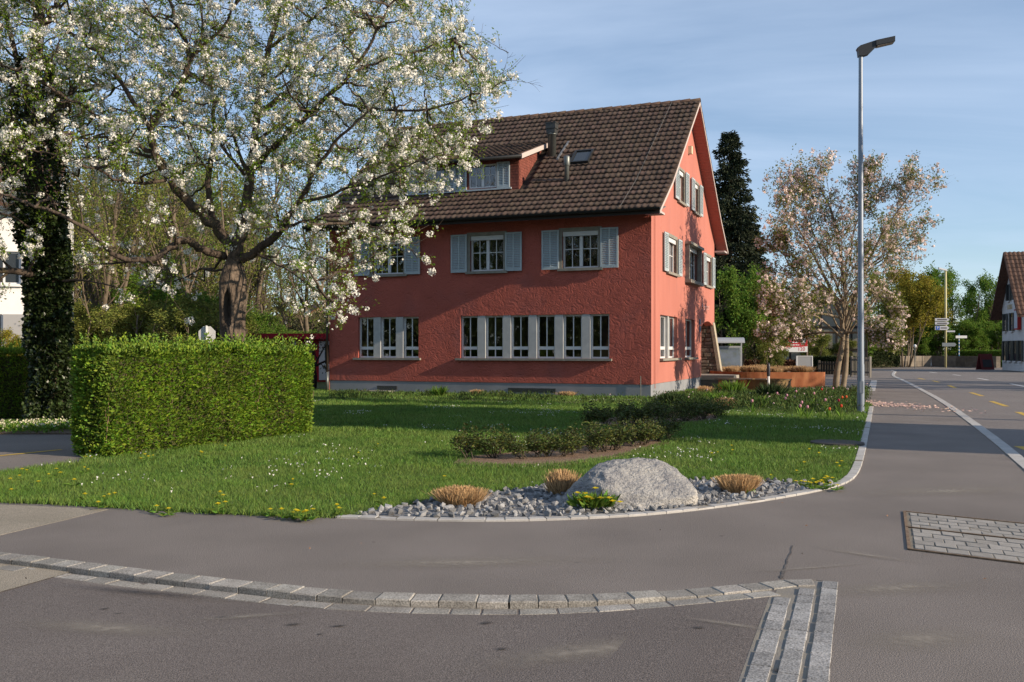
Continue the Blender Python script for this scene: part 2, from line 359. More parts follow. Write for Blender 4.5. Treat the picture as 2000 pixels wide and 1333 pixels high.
# road paint on the main road
m_yel = mat('yellow_road_paint', (0.55, 0.36, 0.04), col2=(0.42, 0.29, 0.06), scale=12, speck=0.25, rough=0.8, coords='World')
m_wht = mat('white_road_paint', (0.62, 0.61, 0.58), col2=(0.45, 0.44, 0.42), scale=14, speck=0.2, rough=0.8, coords='World')
def dash(p0, p1, wd, m, name):
    a = G(*p0, z=-0.041)[:2]; b = G(*p1, z=-0.041)[:2]; d = (b-a)/np.linalg.norm(b-a); nn = np.array([-d[1], d[0]])*wd/2
    V = [(*(a-nn), -0.041), (*(b-nn), -0.041), (*(b+nn), -0.041), (*(a+nn), -0.041)]
    Geo().add(V, [[0, 1, 2, 3]]).build(name, m, main_road)
for a, b in [((1793,739),(1806,741.5)), ((1822,744),(1834,747)), ((1853,753),(1866,758)), ((1896,767),(1919,774)), ((1936,784),(1966,794)), ((1988,805),(2030,821)), ((1990,872),(2040,890))]:
    dash(a, b, 0.16, m_yel, 'yellow_dash')
for a, b in [((1815,727),(1830,729)), ((1861,732),(1876,734)), ((1909,739),(1930,742.5)), ((1974,750),(2010,757))]:
    dash(a, b, 0.17, m_wht, 'white_dash')
# yellow bay line on the parking area
a = G(-40, 895)[:2]; b = G(120, 879)[:2]; d = (b-a)/np.linalg.norm(b-a); nn = np.array([-d[1], d[0]])*0.05
Geo().add([(*(a-nn), 0.005), (*(b-nn), 0.005), (*(b+nn), 0.005), (*(a+nn), 0.005)], [[0,1,2,3]]).build('parking_bay_line', m_yel)['kind'] = 'structure'
# dark tar seam and pale dust marks on the asphalt
def blot(pts, z, name, m):
    Geo().prism([tuple(G(*p)[:2]) for p in pts], z-0.006, z).build(name, m)['kind'] = 'structure'
m_tar = mat('tar_seam', (0.07, 0.064, 0.06), col2=(0.14, 0.125, 0.112), scale=30, lo=0.45, hi=0.6, speck=0.3, coords='World')
sm = resample(np.array([G(1527, 1131)[:2], G(1540, 1098)[:2], G(1552, 1066)[:2]]), 0.06); rs = np.random.default_rng(8)
wv = 0.004+0.018*rs.random(len(sm))*np.linspace(1, 0.05, len(sm)); jx = np.cumsum(rs.normal(size=len(sm)))*0.003
V = np.vstack([np.c_[sm[:, 0]-wv+jx, sm[:, 1], np.full(len(sm), 0.004)], np.c_[sm[:, 0]+wv*0.6+jx, sm[:, 1], np.full(len(sm), 0.004)]]); n = len(sm)
struct(Geo().add(V, [[i, i+1, n+i+1, n+i] for i in range(n-1)]).build('tar_seam', m_tar))

# stains that belong to the asphalt: tyre dust and dark drips
def stain_mat(name, col, amt):
    m = bpy.data.materials.new(name); m.use_nodes = True; n = m.node_tree; N = n.nodes; b = N['Principled BSDF']; b.inputs['Base Color'].default_value = (*col, 1); b.inputs['Roughness'].default_value = .9
    t = N.new('ShaderNodeTexCoord'); g_ = N.new('ShaderNodeTexGradient'); g_.gradient_type = 'QUADRATIC_SPHERE'; n.links.new(t.outputs['Object'], g_.inputs[0])
    ge = N.new('ShaderNodeNewGeometry'); z_ = N.new('ShaderNodeTexNoise'); z_.inputs['Scale'].default_value = 14; z_.inputs['Detail'].default_value = 6; n.links.new(ge.outputs['Position'], z_.inputs[0])
    mu = N.new('ShaderNodeMath'); mu.operation = 'MULTIPLY'; n.links.new(g_.outputs[0], mu.inputs[0]); n.links.new(z_.outputs[0], mu.inputs[1])
    m2 = N.new('ShaderNodeMath'); m2.operation = 'MULTIPLY'; m2.use_clamp = True; m2.inputs[1].default_value = amt; n.links.new(mu.outputs[0], m2.inputs[0])
    tr = N.new('ShaderNodeBsdfTransparent'); mi = N.new('ShaderNodeMixShader'); n.links.new(m2.outputs[0], mi.inputs[0]); n.links.new(tr.outputs[0], mi.inputs[1]); n.links.new(b.outputs[0], mi.inputs[2]); n.links.new(mi.outputs[0], N['Material Output'].inputs[0]); return m
m_dust = stain_mat('pale_dust', (0.27, 0.24, 0.20), 1.5); m_drip = stain_mat('dark_drip', (0.045, 0.04, 0.037), 2.6)
sq = Geo().add([(-1, -1, 0), (1, -1, 0), (1, 1, 0), (-1, 1, 0)], [[0, 1, 2, 3]])
me_dust = sq.mesh('asphalt_stain', m_dust); me_drip = sq.mesh('asphalt_stain', m_drip)
def stain(px, py, rx, ry, rot, dust):
    z = 0.0; p = G(px, py); side = p[1] < 6.0 and (p[:2]-S0)@SN < -.1
    if side: p = G(px, py, -.046); z = float(road_z(np.array(p[0]), np.array(p[1])))
    o = place(me_dust if dust else me_drip, 'asphalt_stain', None, (p[0], p[1], z+.0045), (0, 0, rot), (rx, ry, 1)); o['kind'] = 'structure'
for a in [(1690,1085,.55,.10,-.75),(1590,1110,.7,.06,.3),(1430,1235,.42,.06,-.5),(480,1208,.5,.07,.25),(300,1150,1.0,.12,-.3),(1750,1150,.9,.25,.2),(900,1100,1.6,.3,.1),(1150,1280,1.0,.25,.4),(200,1230,.8,.2,-.2),(1800,1250,.6,.3,.3),(700,1185,1.5,.07,-.12),(1850,960,1.6,.5,.2)]: stain(*a, True)
for a in [(205,1193,.045,.03,.2),(232,1202,.04,.018,.3),(435,1209,.05,.02,.1),(572,1224,.07,.04,.4),(660,1227,.08,.03,.3),(625,1243,.03,.02,0),(950,1221,.06,.045,.5),(980,1273,.05,.04,.2),(1365,1240,.06,.04,.1),(1520,1310,.05,.05,.6),(1130,1100,.03,.02,.1),(1410,1048,.03,.02,0),(730,1060,.02,.02,0)]: stain(*a, False)
# lawn
LEFT = [(-340, 962), (0, 982), (110, 986), (210, 992), (330, 999), (430, 1004.5), (560, 1010), (655, 1012)]
lawn = [G(*p)[:2] for p in LEFT]+[p-n*0.115 for p, n in zip(LK[10::10], LN[10::10])]
lawn += [np.array(q) for q in [(10.2, 26.8), (11.6, 33.0), (13.6, 37.5), (9.6, 39.5), (9.4, 44.0), (-3, 50), (-20, 46), (-13.5, 24), (-8.5, 21.6), (-7.0, 15.8)]]
lawn += [G(*p)[:2] for p in [(165, 893), (160, 905), (60, 916), (0, 925), (-340, 968)]]
LAWN = np.array([p[:2] for p in lawn])
struct(Geo().prism([tuple(p) for p in LAWN], -0.02, 0.012).build('lawn', m_lawn))
# stone bed, cut out of the lawn as a sheet on top
BT = [(690, 1006), (760, 997), (840, 984), (960, 966), (1080, 949), (1200, 943), (1360, 941), (1500, 944), (1590, 948), (1642, 949)]
bed_poly = [tuple(G(*p)[:2]) for p in BT]
kl = [tuple(p-n*0.112) for p, n in zip(LK, LN) if G(700, 1013)[0] < p[0] < G(1640, 950)[0]][::-12]
BED = np.array(bed_poly+kl)
m_gravel = mat('gravel_floor', (0.13, 0.13, 0.132), col2=(0.22, 0.22, 0.22), scale=25, bump=0.8, bscale=40, bdist=0.03, coords='World')
bed_o = struct(Geo().prism([tuple(p) for p in BED], 0.0, 0.02).build('stone_bed', m_gravel))
# soil of the rose beds
R1 = [G(*p)[:2] for p in [(885,908),(960,915),(1090,913),(1170,901),(1240,888),(1318,864),(1300,858),(1200,866),(1100,876),(980,888),(900,895)]]
R2 = [G(*p)[:2] for p in [(1140,838),(1230,838),(1340,829),(1422,822),(1400,806),(1300,806),(1180,818)]]
m_bark = mat('bark_mulch', (0.16, 0.10, 0.065), col2=(0.27, 0.19, 0.13), scale=30, bump=0.9, bscale=50, bdist=0.03, coords='World', speck=0.3, sscale=50)
for R in (R1, R2): struct(Geo().prism([tuple(p) for p in R], 0.0, 0.022).build('rose_bed_soil', m_bark))
# ------------------------------------------------------------------ the red house
HA = -math.atan2(0.3675, 0.93); HC = G(1272, 778)
HX = np.array([math.cos(HA), math.sin(HA), 0]); HY = np.array([-math.sin(HA), math.cos(HA), 0])
HL, HW = 12.33, 12.27
def hloc(px, py, axis, val):                     # photo pixel -> point on a plane of the house (its own axes)
    o = np.array([0, 0, EYE])-HC; d = np.array([(px-CX)/F, 1, -(py-CY)/F])
    ol = np.array([o@HX, o@HY, o[2]]); dl = np.array([d@HX, d@HY, d[2]])
    t = (val-ol[axis])/dl[axis]; return ol+t*dl
fac = lambda px, py: hloc(px, py, 1, 0.0)[[0, 2]]
gab = lambda px, py: hloc(px, py, 0, 0.0)[[1, 2]]
MF = lambda V: np.stack([V[:, 0], V[:, 1], V[:, 2]], 1)                 # facade: (u, depth, z)
MG = lambda V: np.stack([-V[:, 1], V[:, 0], V[:, 2]], 1)                # gable
m_stucco = None
def stucco(name, col, rough_amt):
    m = mat(name, col, rough=0.92, spec=0.15, col2=tuple(c*0.86 for c in col), scale=1.2, speck=0.10, sscale=60, col3=(.30, .10, .085), scale3=.8, lo3=.52, hi3=.8)
    n = m.node_tree; b = n.nodes['Principled BSDF']; tcn = n.nodes.new('ShaderNodeTexCoord')
    mpn = n.nodes.new('ShaderNodeMapping'); mpn.inputs['Scale'].default_value = (1, 1, 1); n.links.new(tcn.outputs['Object'], mpn.inputs[0])
    a = n.nodes.new('ShaderNodeTexNoise'); a.inputs['Scale'].default_value = 3.4; a.inputs['Detail'].default_value = 5; a.inputs['Distortion'].default_value = 2.2; a.inputs['Roughness'].default_value = 0.5
    n.links.new(mpn.outputs[0], a.inputs[0])
    rd = n.nodes.new('ShaderNodeMath'); rd.operation = 'SUBTRACT'; rd.inputs[1].default_value = 0.5; n.links.new(a.outputs[0], rd.inputs[0])
    ab = n.nodes.new('ShaderNodeMath'); ab.operation = 'ABSOLUTE'; n.links.new(rd.outputs[0], ab.inputs[0])
    m2 = n.nodes.new('ShaderNodeMath'); m2.operation = 'MULTIPLY'; m2.inputs[1].default_value = -1.0; n.links.new(ab.outputs[0], m2.inputs[0])
    c = n.nodes.new('ShaderNodeTexNoise'); c.inputs['Scale'].default_value = 22; c.inputs['Detail'].default_value = 3; n.links.new(mpn.outputs[0], c.inputs[0])
    m3 = n.nodes.new('ShaderNodeMath'); m3.operation = 'MULTIPLY_ADD'; m3.inputs[1].default_value = 0.10; n.links.new(c.outputs[0], m3.inputs[0]); n.links.new(m2.outputs[0], m3.inputs[2])
    bp = n.nodes.new('ShaderNodeBump'); bp.inputs['Strength'].default_value = 1.0; bp.inputs['Distance'].default_value = rough_amt
    n.links.new(m3.outputs[0], bp.inputs['Height']); n.links.new(bp.outputs[0], b.inputs['Normal'])
    return m
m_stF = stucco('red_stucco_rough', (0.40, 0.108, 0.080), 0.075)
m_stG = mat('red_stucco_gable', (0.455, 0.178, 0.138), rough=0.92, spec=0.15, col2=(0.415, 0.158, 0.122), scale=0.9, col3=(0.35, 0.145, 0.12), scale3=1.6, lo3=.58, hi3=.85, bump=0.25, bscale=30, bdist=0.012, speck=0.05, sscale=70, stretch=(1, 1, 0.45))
m_plinth = mat('grey_plinth', (0.26, 0.27, 0.285), col2=(0.22, 0.23, 0.245), scale=1.5, bump=0.2, bscale=40)
m_stone = mat('sandstone_trim', (0.27, 0.255, 0.215), col2=(0.21, 0.20, 0.17), scale=6, bump=0.2, bscale=60)
m_whitef = mat('white_window_paint', (0.62, 0.63, 0.63), rough=0.45, spec=0.4)
m_pier = mat('grey_concrete_pier', (0.42, 0.43, 0.42), col2=(0.37, 0.38, 0.375), scale=5, rough=0.8)
m_shut = mat('grey_shutter_paint', (0.40, 0.46, 0.48), rough=0.6, col2=(0.36, 0.42, 0.44), scale=8, stretch=(1, 1, 0.2))
m_glass = glass_mat('window_glass')
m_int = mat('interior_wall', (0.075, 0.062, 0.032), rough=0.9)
m_tile = mat('roof_tile', (0.075, 0.050, 0.037), col2=(0.10, 0.068, 0.050), scale=5, island=0.22, hue=0.012, rough=0.85, bump=0.3, bscale=60, bdist=0.006, spec=0.25)
m_tileo = mat('roof_tile_single', (0.075, 0.050, 0.037), col2=(0.10, 0.068, 0.050), scale=5, orand=0.22, hue=0.012, rough=0.85, bump=0.3, bscale=60, bdist=0.006, spec=0.25)
m_rdark = mat('roof_underlay', (0.03, 0.024, 0.02))
m_gutter = mat('dark_gutter_metal', (0.035, 0.036, 0.036), rough=0.45, metal=0.5)
m_soff = mat('pink_soffit_boards', (0.36, 0.125, 0.10), rough=0.8)
m_verge = mat('white_verge_paint', (0.50, 0.42, 0.38), rough=0.7)
m_metal = mat('grey_flue_metal', (0.16, 0.17, 0.16), rough=0.45, metal=0.6)
m_shing = mat('brown_red_shingle', (0.20, 0.062, 0.043), col2=(0.15, 0.045, 0.032), scale=12, island=0.2, rough=0.85)

house = thing('red_house', 'red stucco house with brown tiled gable roof and grey window shutters', 'house', tuple(HC), HA)
PR = [(-0.85, 6.10), (1.1, 7.33), (6.15, 11.25), (11.2, 7.33), (13.15, 6.10)]     # top of the roof deck: depth, height
rz_ = lambda s: float(np.interp(s, [p[0] for p in PR], [p[1] for p in PR]))
RT = 0.16
def strips(cuts, zb, zt, holes, M, reveal=0.18):
    g = Geo(); cuts = sorted(set([round(c, 4) for c in cuts]+[round(h[i], 4) for h in holes for i in (0, 1)]))
    for a, b in zip(cuts[:-1], cuts[1:]):
        m_ = (a+b)/2; hs = sorted([(h[2], h[3]) for h in holes if h[0] < m_ < h[1]]); lo = zb
        spans = []
        for h0, h1 in hs: spans.append((lo, lo, h0, h0)); lo = h1
        spans.append((lo, lo, zt(a+1e-5), zt(b-1e-5)))
        for z0a, z0b, z1a, z1b in spans:
            g.add(M(np.array([[a,0,z0a],[b,0,z0b],[b,0,z1b],[a,0,z1a]])), [[0,1,2,3]])
    for u0, u1, z0, z1 in holes:
        D = reveal
        for q in ([[u0,0,z0],[u0,0,z1],[u0,D,z1],[u0,D,z0]], [[u1,0,z0],[u1,D,z0],[u1,D,z1],[u1,0,z1]], [[u0,0,z1],[u1,0,z1],[u1,D,z1],[u0,D,z1]], [[u0,0,z0],[u0,D,z0],[u1,D,z0],[u1,0,z0]]):
            g.add(M(np.array(q, float)), [[0,1,2,3]])
    return g
def rect(mp_, l, t, r, b): 
    a = mp_(l, t); c = mp_(r, b); return (a[0], c[0], c[1], a[1])
# openings, from the photograph
FU = [rect(fac, 1100, 449, 1167, 523), rect(fac, 921, 461, 981, 529), rect(fac, 731, 475, 785, 535)]
zt_ = np.mean([r[3] for r in FU]); zb_ = np.mean([r[2] for r in FU]); wd_ = 1.28
FU = [(((r[0]+r[1])/2)-wd_/2, ((r[0]+r[1])/2)+wd_/2, zb_, zt_) for r in FU]
l6 = fac(899, 660)[0]; r6 = fac(1190, 660)[0]; l3 = fac(699.5, 660)[0]; r3 = fac(817.5, 660)[0]
zt6 = fac(1045, 615.5)[1]; zb6 = fac(1045, 700.5)[1]
FL = [(l6, r6, zb6, zt6), (l3, r3, zb6, zt6)]
GW = [(*sorted((gab(1302.5, 490)[0], gab(1321, 490)[0])), zb_, zt_), (*sorted((gab(1340, 510)[0], gab(1362, 510)[0])), zb_-0.06, zt_+0.04), (*sorted((gab(1377, 520)[0], gab(1388, 520)[0])), zb_, zt_)]
aw0 = gab(1323.5, 360)[0]; aw1 = gab(1335.5, 360)[0]; aw2 = gab(1354.5, 385)[0]; aw3 = gab(1363.5, 385)[0]
az1 = gab(1323.5, 328)[1]; az0 = gab(1336, 400)[1]
GAt = [(aw0, aw1, az0, az1), (aw2, aw3, az0, az1)]
ga0, ga1 = gab(1289.5, 650)[0], gab(1323, 650)[0]; gb0, gb1 = gab(1338.5, 650)[0], gab(1356.5, 650)[0]
GL = [(ga0, ga1, zb6, zt6), (gb0, gb1, zb6, zt6)]
p0 = gab(1369.5, 660)[0]; PZ0 = 0.5; PZ1 = 2.82
PLZ = 0.455
# walls
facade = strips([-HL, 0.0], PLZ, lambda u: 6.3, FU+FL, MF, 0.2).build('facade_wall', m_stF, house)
porch = (p0, HW-0.0, PLZ, PZ1)
gcut = [0, 1.1, 6.15, 11.2, HW]
gw = strips(gcut, PLZ, lambda s: rz_(s)-RT+0.02, GW+GAt+GL+[porch], MG, 0.2)
# shallow arch over the porch
ar = np.linspace(p0, HW, 9); zz = PZ1-0.28*((ar-(p0+HW)/2)/((HW-p0)/2))**2
for i in range(8):
    gw.add(MG(np.array([[ar[i],0.002,PZ1+0.01],[ar[i+1],0.002,PZ1+0.01],[ar[i+1],0.002,zz[i+1]],[ar[i],0.002,zz[i]]])), [[0,1,2,3]])
    gw.add(MG(np.array([[ar[i],0.002,zz[i]],[ar[i+1],0.002,zz[i+1]],[ar[i+1],0.35,zz[i+1]],[ar[i],0.35,zz[i]]])), [[0,1,2,3]])
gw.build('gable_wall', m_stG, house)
bw = Geo().add([(-HL,0,0),(-HL,HW,0),(-HL,HW,6.2),(-HL,11.2,7.1),(-HL,6.15,11.0),(-HL,1.1,7.1),(-HL,0,6.3)], None, [[0,1,2],[0,2,3],[0,3,6],[3,5,6],[3,4,5]])
bw.add([(-HL,HW,0),(-1.6,HW,0),(-1.6,HW,6.2),(-HL,HW,6.2)], [[0,1,2,3]]).add([(-1.6,HW-0.001,PZ1),(0,HW-0.001,PZ1),(0,HW-0.001,6.2),(-1.6,HW-0.001,6.2)], [[0,1,2,3]])
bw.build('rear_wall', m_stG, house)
# porch recess
pr = Geo().add([(-1.6,p0,0.4),(-1.6,HW,0.4),(-1.6,HW,PZ1+.02),(-1.6,p0,PZ1+.02),(0,p0+.001,0.4),(0,p0+.001,PZ1+.02),(0,HW,PZ1+.02)], [[0,1,2,3],[0,4,5,3],[3,2,6,5]])
pr.build('porch_wall', m_stG, house)
# plinth, a little behind the stucco
pl = Geo(); pl.box((-HL+0.02, 0.02, -0.1), (-0.02, 0.3, PLZ+0.01)).box((-0.3, 0.3, -0.1), (-0.021, p0, PLZ+0.01)); pl.build('plinth', m_plinth, house)
Geo().box((-HL, 0.0, PLZ-0.012), (0.0, 0.2, PLZ-0.001)).build('plinth_drip', m_stF, house)
# interior: floors and a partition
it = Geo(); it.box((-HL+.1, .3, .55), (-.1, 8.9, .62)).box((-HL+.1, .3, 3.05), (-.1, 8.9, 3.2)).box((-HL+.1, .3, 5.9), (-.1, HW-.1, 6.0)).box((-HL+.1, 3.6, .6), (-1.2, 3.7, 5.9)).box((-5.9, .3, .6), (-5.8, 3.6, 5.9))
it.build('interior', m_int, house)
# basement lights in the plinth
for l, r in ((737, 775), (993, 1085)):
    a = fac(l, 763)[0]; b = fac(r, 763)[0]; g = Geo().box((a, -0.02, 0.14), (b, 0.021, 0.26)); v = g.build('basement_vent', m_gutter, house)
    g = Geo(); [g.box((a, -0.03, 0.15+k*0.035), (b, -0.021, 0.163+k*0.035)) for k in range(3)]; g.build('vent_bar', m_metal, v)
a = fac(713, 768)[0]; Geo().box((a, -0.5, 0.0), (a+1.25, -0.02, 0.10)).build('well_slab', m_stone, house)

def bars(M, u0, u1, d0, d1, z0, z1, g): g.box((u0, d0, z0), (u1, d1, z1), M)
def window(hole, M, style, parent, surround=True, sill=True, depth=0.11, blind=True, surw=0.12):
    u0, u1, z0, z1 = hole; g = Geo(); e = 0.06
    for a, b, c, d in ((u0,u0+e,z0,z1), (u1-e,u1,z0,z1), (u0+e,u1-e,z1-e,z1), (u0+e,u1-e,z0,z0+e)): bars(M, a, b, depth, depth+0.06, c, d, g)
    mu = (u0+u1)/2
    if style == 'casement':
        bars(M, mu-0.055, mu+0.055, depth-0.012, depth+0.05, z0+e, z1-e, g)
        for s0, s1 in ((u0+e, mu-0.055), (mu+0.055, u1-e)):
            bars(M, (s0+s1)/2-0.013, (s0+s1)/2+0.013, depth+0.012, depth+0.04, z0+e, z1-e, g)
            bars(M, s0, s1, depth+0.013, depth+0.041, (z0+z1)/2-0.013+0.03, (z0+z1)/2+0.043, g)
    elif style == 'hopper':
        zt = z0+0.235*(z1-z0); bars(M, u0+e, u1-e, depth-0.01, depth+0.055, zt-0.05, zt+0.06, g)
        bars(M, mu-0.017, mu+0.017, depth+0.012, depth+0.04, z0+e, zt-0.05, g); bars(M, mu-0.017, mu+0.017, depth+0.012, depth+0.04, zt+0.06, z1-e, g)
    elif style == 'single':
        bars(M, mu-0.02, mu+0.02, depth+0.01, depth+0.04, z0+e, z1-e, g)
    w_ = g.build('window', m_whitef, parent)
    pg = Geo().add(M(np.array([[u0+e/2,depth+0.03,z0+e/2],[u1-e/2,depth+0.03,z0+e/2],[u1-e/2,depth+0.03,z1-e/2],[u0+e/2,depth+0.03,z1-e/2]])), [[0,1,2,3]])
    pg.build('pane', m_glass, w_)
    if surround:
        s = Geo(); q = surw
        for a, b, c, d in ((u0-q,u0,z0-0.02,z1+q), (u1,u1+q,z0-0.02,z1+q), (u0,u1,z1,z1+q)): bars(M, a, b, -0.025, 0.1, c, d, s)
        s.build('window_surround', m_stone, w_)
    if sill:
        Geo().box((u0-surw-0.03, -0.10, z0-0.09), (u1+surw+0.03, 0.12, z0-0.001), M).build('sill', m_stone, w_)
    if blind:
        Geo().box((u0+0.01, 0.02, z1-0.16), (u1-0.01, 0.09, z1-0.005), M).build('blind_box', m_whitef, w_)
    return w_
SHM = {}
def shutter_mesh(w_, h_):
    k = (round(w_, 2), round(h_, 2))
    if k in SHM: return SHM[k]
    g = Geo(); e = 0.06; t = 0.04
    for a, b, c, d in ((0,e,0,h_), (w_-e,w_,0,h_), (e,w_-e,0,e+.03), (e,w_-e,h_-e,h_), (w_/2-.02,w_/2+.02,e+.03,h_-e)): g.box((a, -t, c), (b, 0, d))
    n = int((h_-2*e-0.03)/0.058)
    for i in range(n):
        z = e+.035+i*(h_-2*e-0.03)/n
        for a, b in ((e, w_/2-.02), (w_/2+.02, w_-e)):
            V = np.array([[a,-0.036,z],[b,-0.036,z],[b,-0.03,z-0.008],[a,-0.03,z-0.008],[a,-0.006,z+0.047],[b,-0.006,z+0.047],[b,-0.001,z+0.04],[a,-0.001,z+0.04]]); g.hexa(V)
    SHM[k] = g.mesh('shutter', m_shut); return SHM[k]
def shutter(u0, u1, z0, z1, face, parent, off=0.05, ang=0.0):
    me = shutter_mesh(u1-u0, z1-z0)
    if face == 'F': o = place(me, 'shutter', parent, (u0, -off, z0), (0, 0, ang))
    else: o = place(me, 'shutter', parent, (off, u0, z0), (0, 0, math.pi/2+ang))
    return o
SWD = 0.62
for h in FU:
    window(h, MF, 'casement', house)
    shutter(h[0]-0.10-SWD, h[0]-0.10, h[2]-0.03, h[3]+0.06, 'F', house); shutter(h[1]+0.08, h[1]+0.08+SWD, h[2]-0.03, h[3]+0.06, 'F', house)
for (u0, u1, z0, z1), n in ((FL[0], 6), (FL[1], 3)):
    pw = 0.29; ww = (u1-u0-pw*(n-1))/n
    for k in range(n):
        a = u0+k*(ww+pw); window((a, a+ww, z0, z1), MF, 'hopper', house, surround=False, sill=False, blind=False, depth=0.12)
        if k < n-1: Geo().box((a+ww, -0.005+0.02, z0), (a+ww+pw, 0.2, z1)).build('window_pier', m_pier, house)
    Geo().box((u0-0.16, -0.11, z0-0.075), (u1+0.1, 0.1, z0-0.001)).build('sill', m_stone, house)
for i, h in enumerate(GW):
    if i == 1:
        g = Geo(); u0, u1, z0, z1 = h; q = 0.16
        for a, b, c, d in ((u0-q,u0,z0,z1), (u1,u1+q,z0,z1)): g.box((a, -0.16, c), (b, 0.1, d), MG)
        g.box((u0-q-.08, -0.24, z1), (u1+q+.08, 0.1, z1+0.1), MG).box((u0-q-.08, -0.24, z0-0.12), (u1+q+.08, 0.12, z0), MG)
        g.build('stone_window_case', m_stone, house); window(h, MG, 'casement', house, surround=False, sill=False)
        Geo().tube(MG(np.array([[u0-.1, -.16, z0+.55], [u0-.15, -.55, z0+.95]])), 0.012, 6).build('flag_holder', m_gutter, house)
    else:
        window(h, MG, 'casement', house)
        shutter(h[0]-0.10-SWD, h[0]-0.10, h[2]-0.03, h[3]+0.06, 'G', house); shutter(h[1]+0.08, h[1]+0.08+SWD, h[2]-0.03, h[3]+0.06, 'G', house)
for h in GAt:
    window(h, MG, 'casement', house, surw=0.09)
    sw_ = min(SWD, (GAt[1][0]-GAt[0][1])/2-0.12) if True else SWD
    shutter(h[0]-0.09-sw_, h[0]-0.09, h[2]-0.02, h[3]+0.05, 'G', house); shutter(h[1]+0.07, h[1]+0.07+sw_, h[2]-0.02, h[3]+0.05, 'G', house)
for (u0, u1, z0, z1), n in ((GL[0], 2), (GL[1], 1)):
    pw = 0.2; ww = (u1-u0-pw*(n-1))/n
    for k in range(n):
        a = u0+k*(ww+pw); window((a, a+ww, z0, z1), MG, 'hopper', house, surround=False, sill=False, blind=False, depth=0.13)
        if k < n-1: Geo().box((a+ww, 0.03, z0), (a+ww+pw, 0.2, z1), MG).build('window_pier', m_pier, house)
    Geo().box((u0-0.1, -0.13, z0-0.08), (u1+0.15, 0.1, z0-0.001), MG).build('sill', m_stone, house)
# small white lamp box, wall lamps under the eaves, plaques, faded lettering
a = gab(1345, 294); Geo().box((a[0]-.1, -.14, a[1]-.15), (a[0]+.1, 0, a[1]+.15), MG).build('wall_lamp_box', mat('cream_plastic', (0.62, 0.56, 0.38)), house)
for px in (897, 1162):
    a = fac(px, 420); Geo().lathe([(0.0, 0.0), (0.03, 0.0), (0.04, -0.08), (0.08, -0.10), (0.085, -0.16), (0.0, -0.2)], 12, (a[0], -0.28, 6.28)).build('eaves_lamp', m_whitef, house, True)
for py in (629, 643):
    a = gab(1366.5, py); Geo().box((a[0]-.1, -.03, a[1]-.12), (a[0]+.1, 0, a[1]+.12), MG).build('wall_plaque', mat('blue_enamel', (0.06, 0.16, 0.27), rough=0.3), house)
rl = np.random.default_rng(12); g = Geo()
for row, (ya, n) in enumerate(((590, 1), (602, 8))):
    for k in range(n):
        px = 1371.2+k*1.75; a = gab(px, ya)
        hgt = 0.34 if row == 0 else 0.13+0.12*rl.random()
        q = np.array([[a[0]+0.12*rl.normal()*0.5, -0.008, a[1]+hgt*t] for t in np.linspace(-.5, .5, 4)]); q[:, 0] += np.array([-.06, .05, -.04, .07])
        g.tube(MG(q), 0.016, 4)
g.build('faded_lettering', mat('faded_white_lettering', (0.62, 0.42, 0.38)), house)
# stone pier of the porch, flaring out at its foot, with separate stones on the camera side
pier = Geo(); y0 = HW-0.35; xb, xt = 0.36, 0.0
pier.hexa(np.array([[-1.6,y0,PZ0],[xb,y0,PZ0],[xb,HW,PZ0],[-1.6,HW,PZ0],[-1.6,y0,PZ1],[xt,y0,PZ1],[xt,HW,PZ1],[-1.6,HW,PZ1]], float))
pier_o = pier.build('porch_buttress', mat('pier_mortar', (0.17, 0.15, 0.115), col2=(0.12, 0.105, 0.08), scale=12, bump=0.5, bscale=40), house)
m_rub = mat('rubble_stone', (0.20, 0.18, 0.145), col2=(0.13, 0.115, 0.09), scale=6, orand=0.3, bump=0.6, bscale=25, bdist=0.03)
rp = np.random.default_rng(5); z = PZ0+0.02
while z < PZ1-0.14:
    hh = 0.12+0.1*rp.random(); x = -1.3; xe = xb+(xt-xb)*((z-PZ0)/(PZ1-PZ0))-0.14
    while x < xe-0.05:
        l = min(0.22+0.26*rp.random(), xe-x); c = np.array([x+l/2, y0, z+hh/2]); t = 0.03+0.04*rp.random()
        V = np.array([[x+.012,y0+.01,z+.012],[x+l-.012,y0+.01,z+.012],[x+l-.012,y0+.01,z+hh-.012],[x+.012,y0+.01,z+hh-.012],[x+.03,y0-t,z+.03],[x+l-.03,y0-t,z+.03],[x+l-.03,y0-t,z+hh-.03],[x+.03,y0-t,z+hh-.03]])
        V[4:, 1] += rp.normal(size=4)*.012; Geo().hexa(V).build('stone', m_rub, pier_o); x += l
    z += hh
Geo().hexa(np.array([[xb-.13,y0-.07,PZ0],[xb+.02,y0-.07,PZ0],[xb+.02,HW+.03,PZ0],[xb-.13,HW+.03,PZ0],[xt-.13,y0-.07,PZ1-.02],[xt+.02,y0-.07,PZ1-.02],[xt+.02,HW+.03,PZ1-.02],[xt-.13,HW+.03,PZ1-.02]], float)).build('buttress_edge', mat('buttress_edge', (0.42, 0.37, 0.27), col2=(0.33, 0.29, 0.22), scale=8, bump=0.3), pier_o)

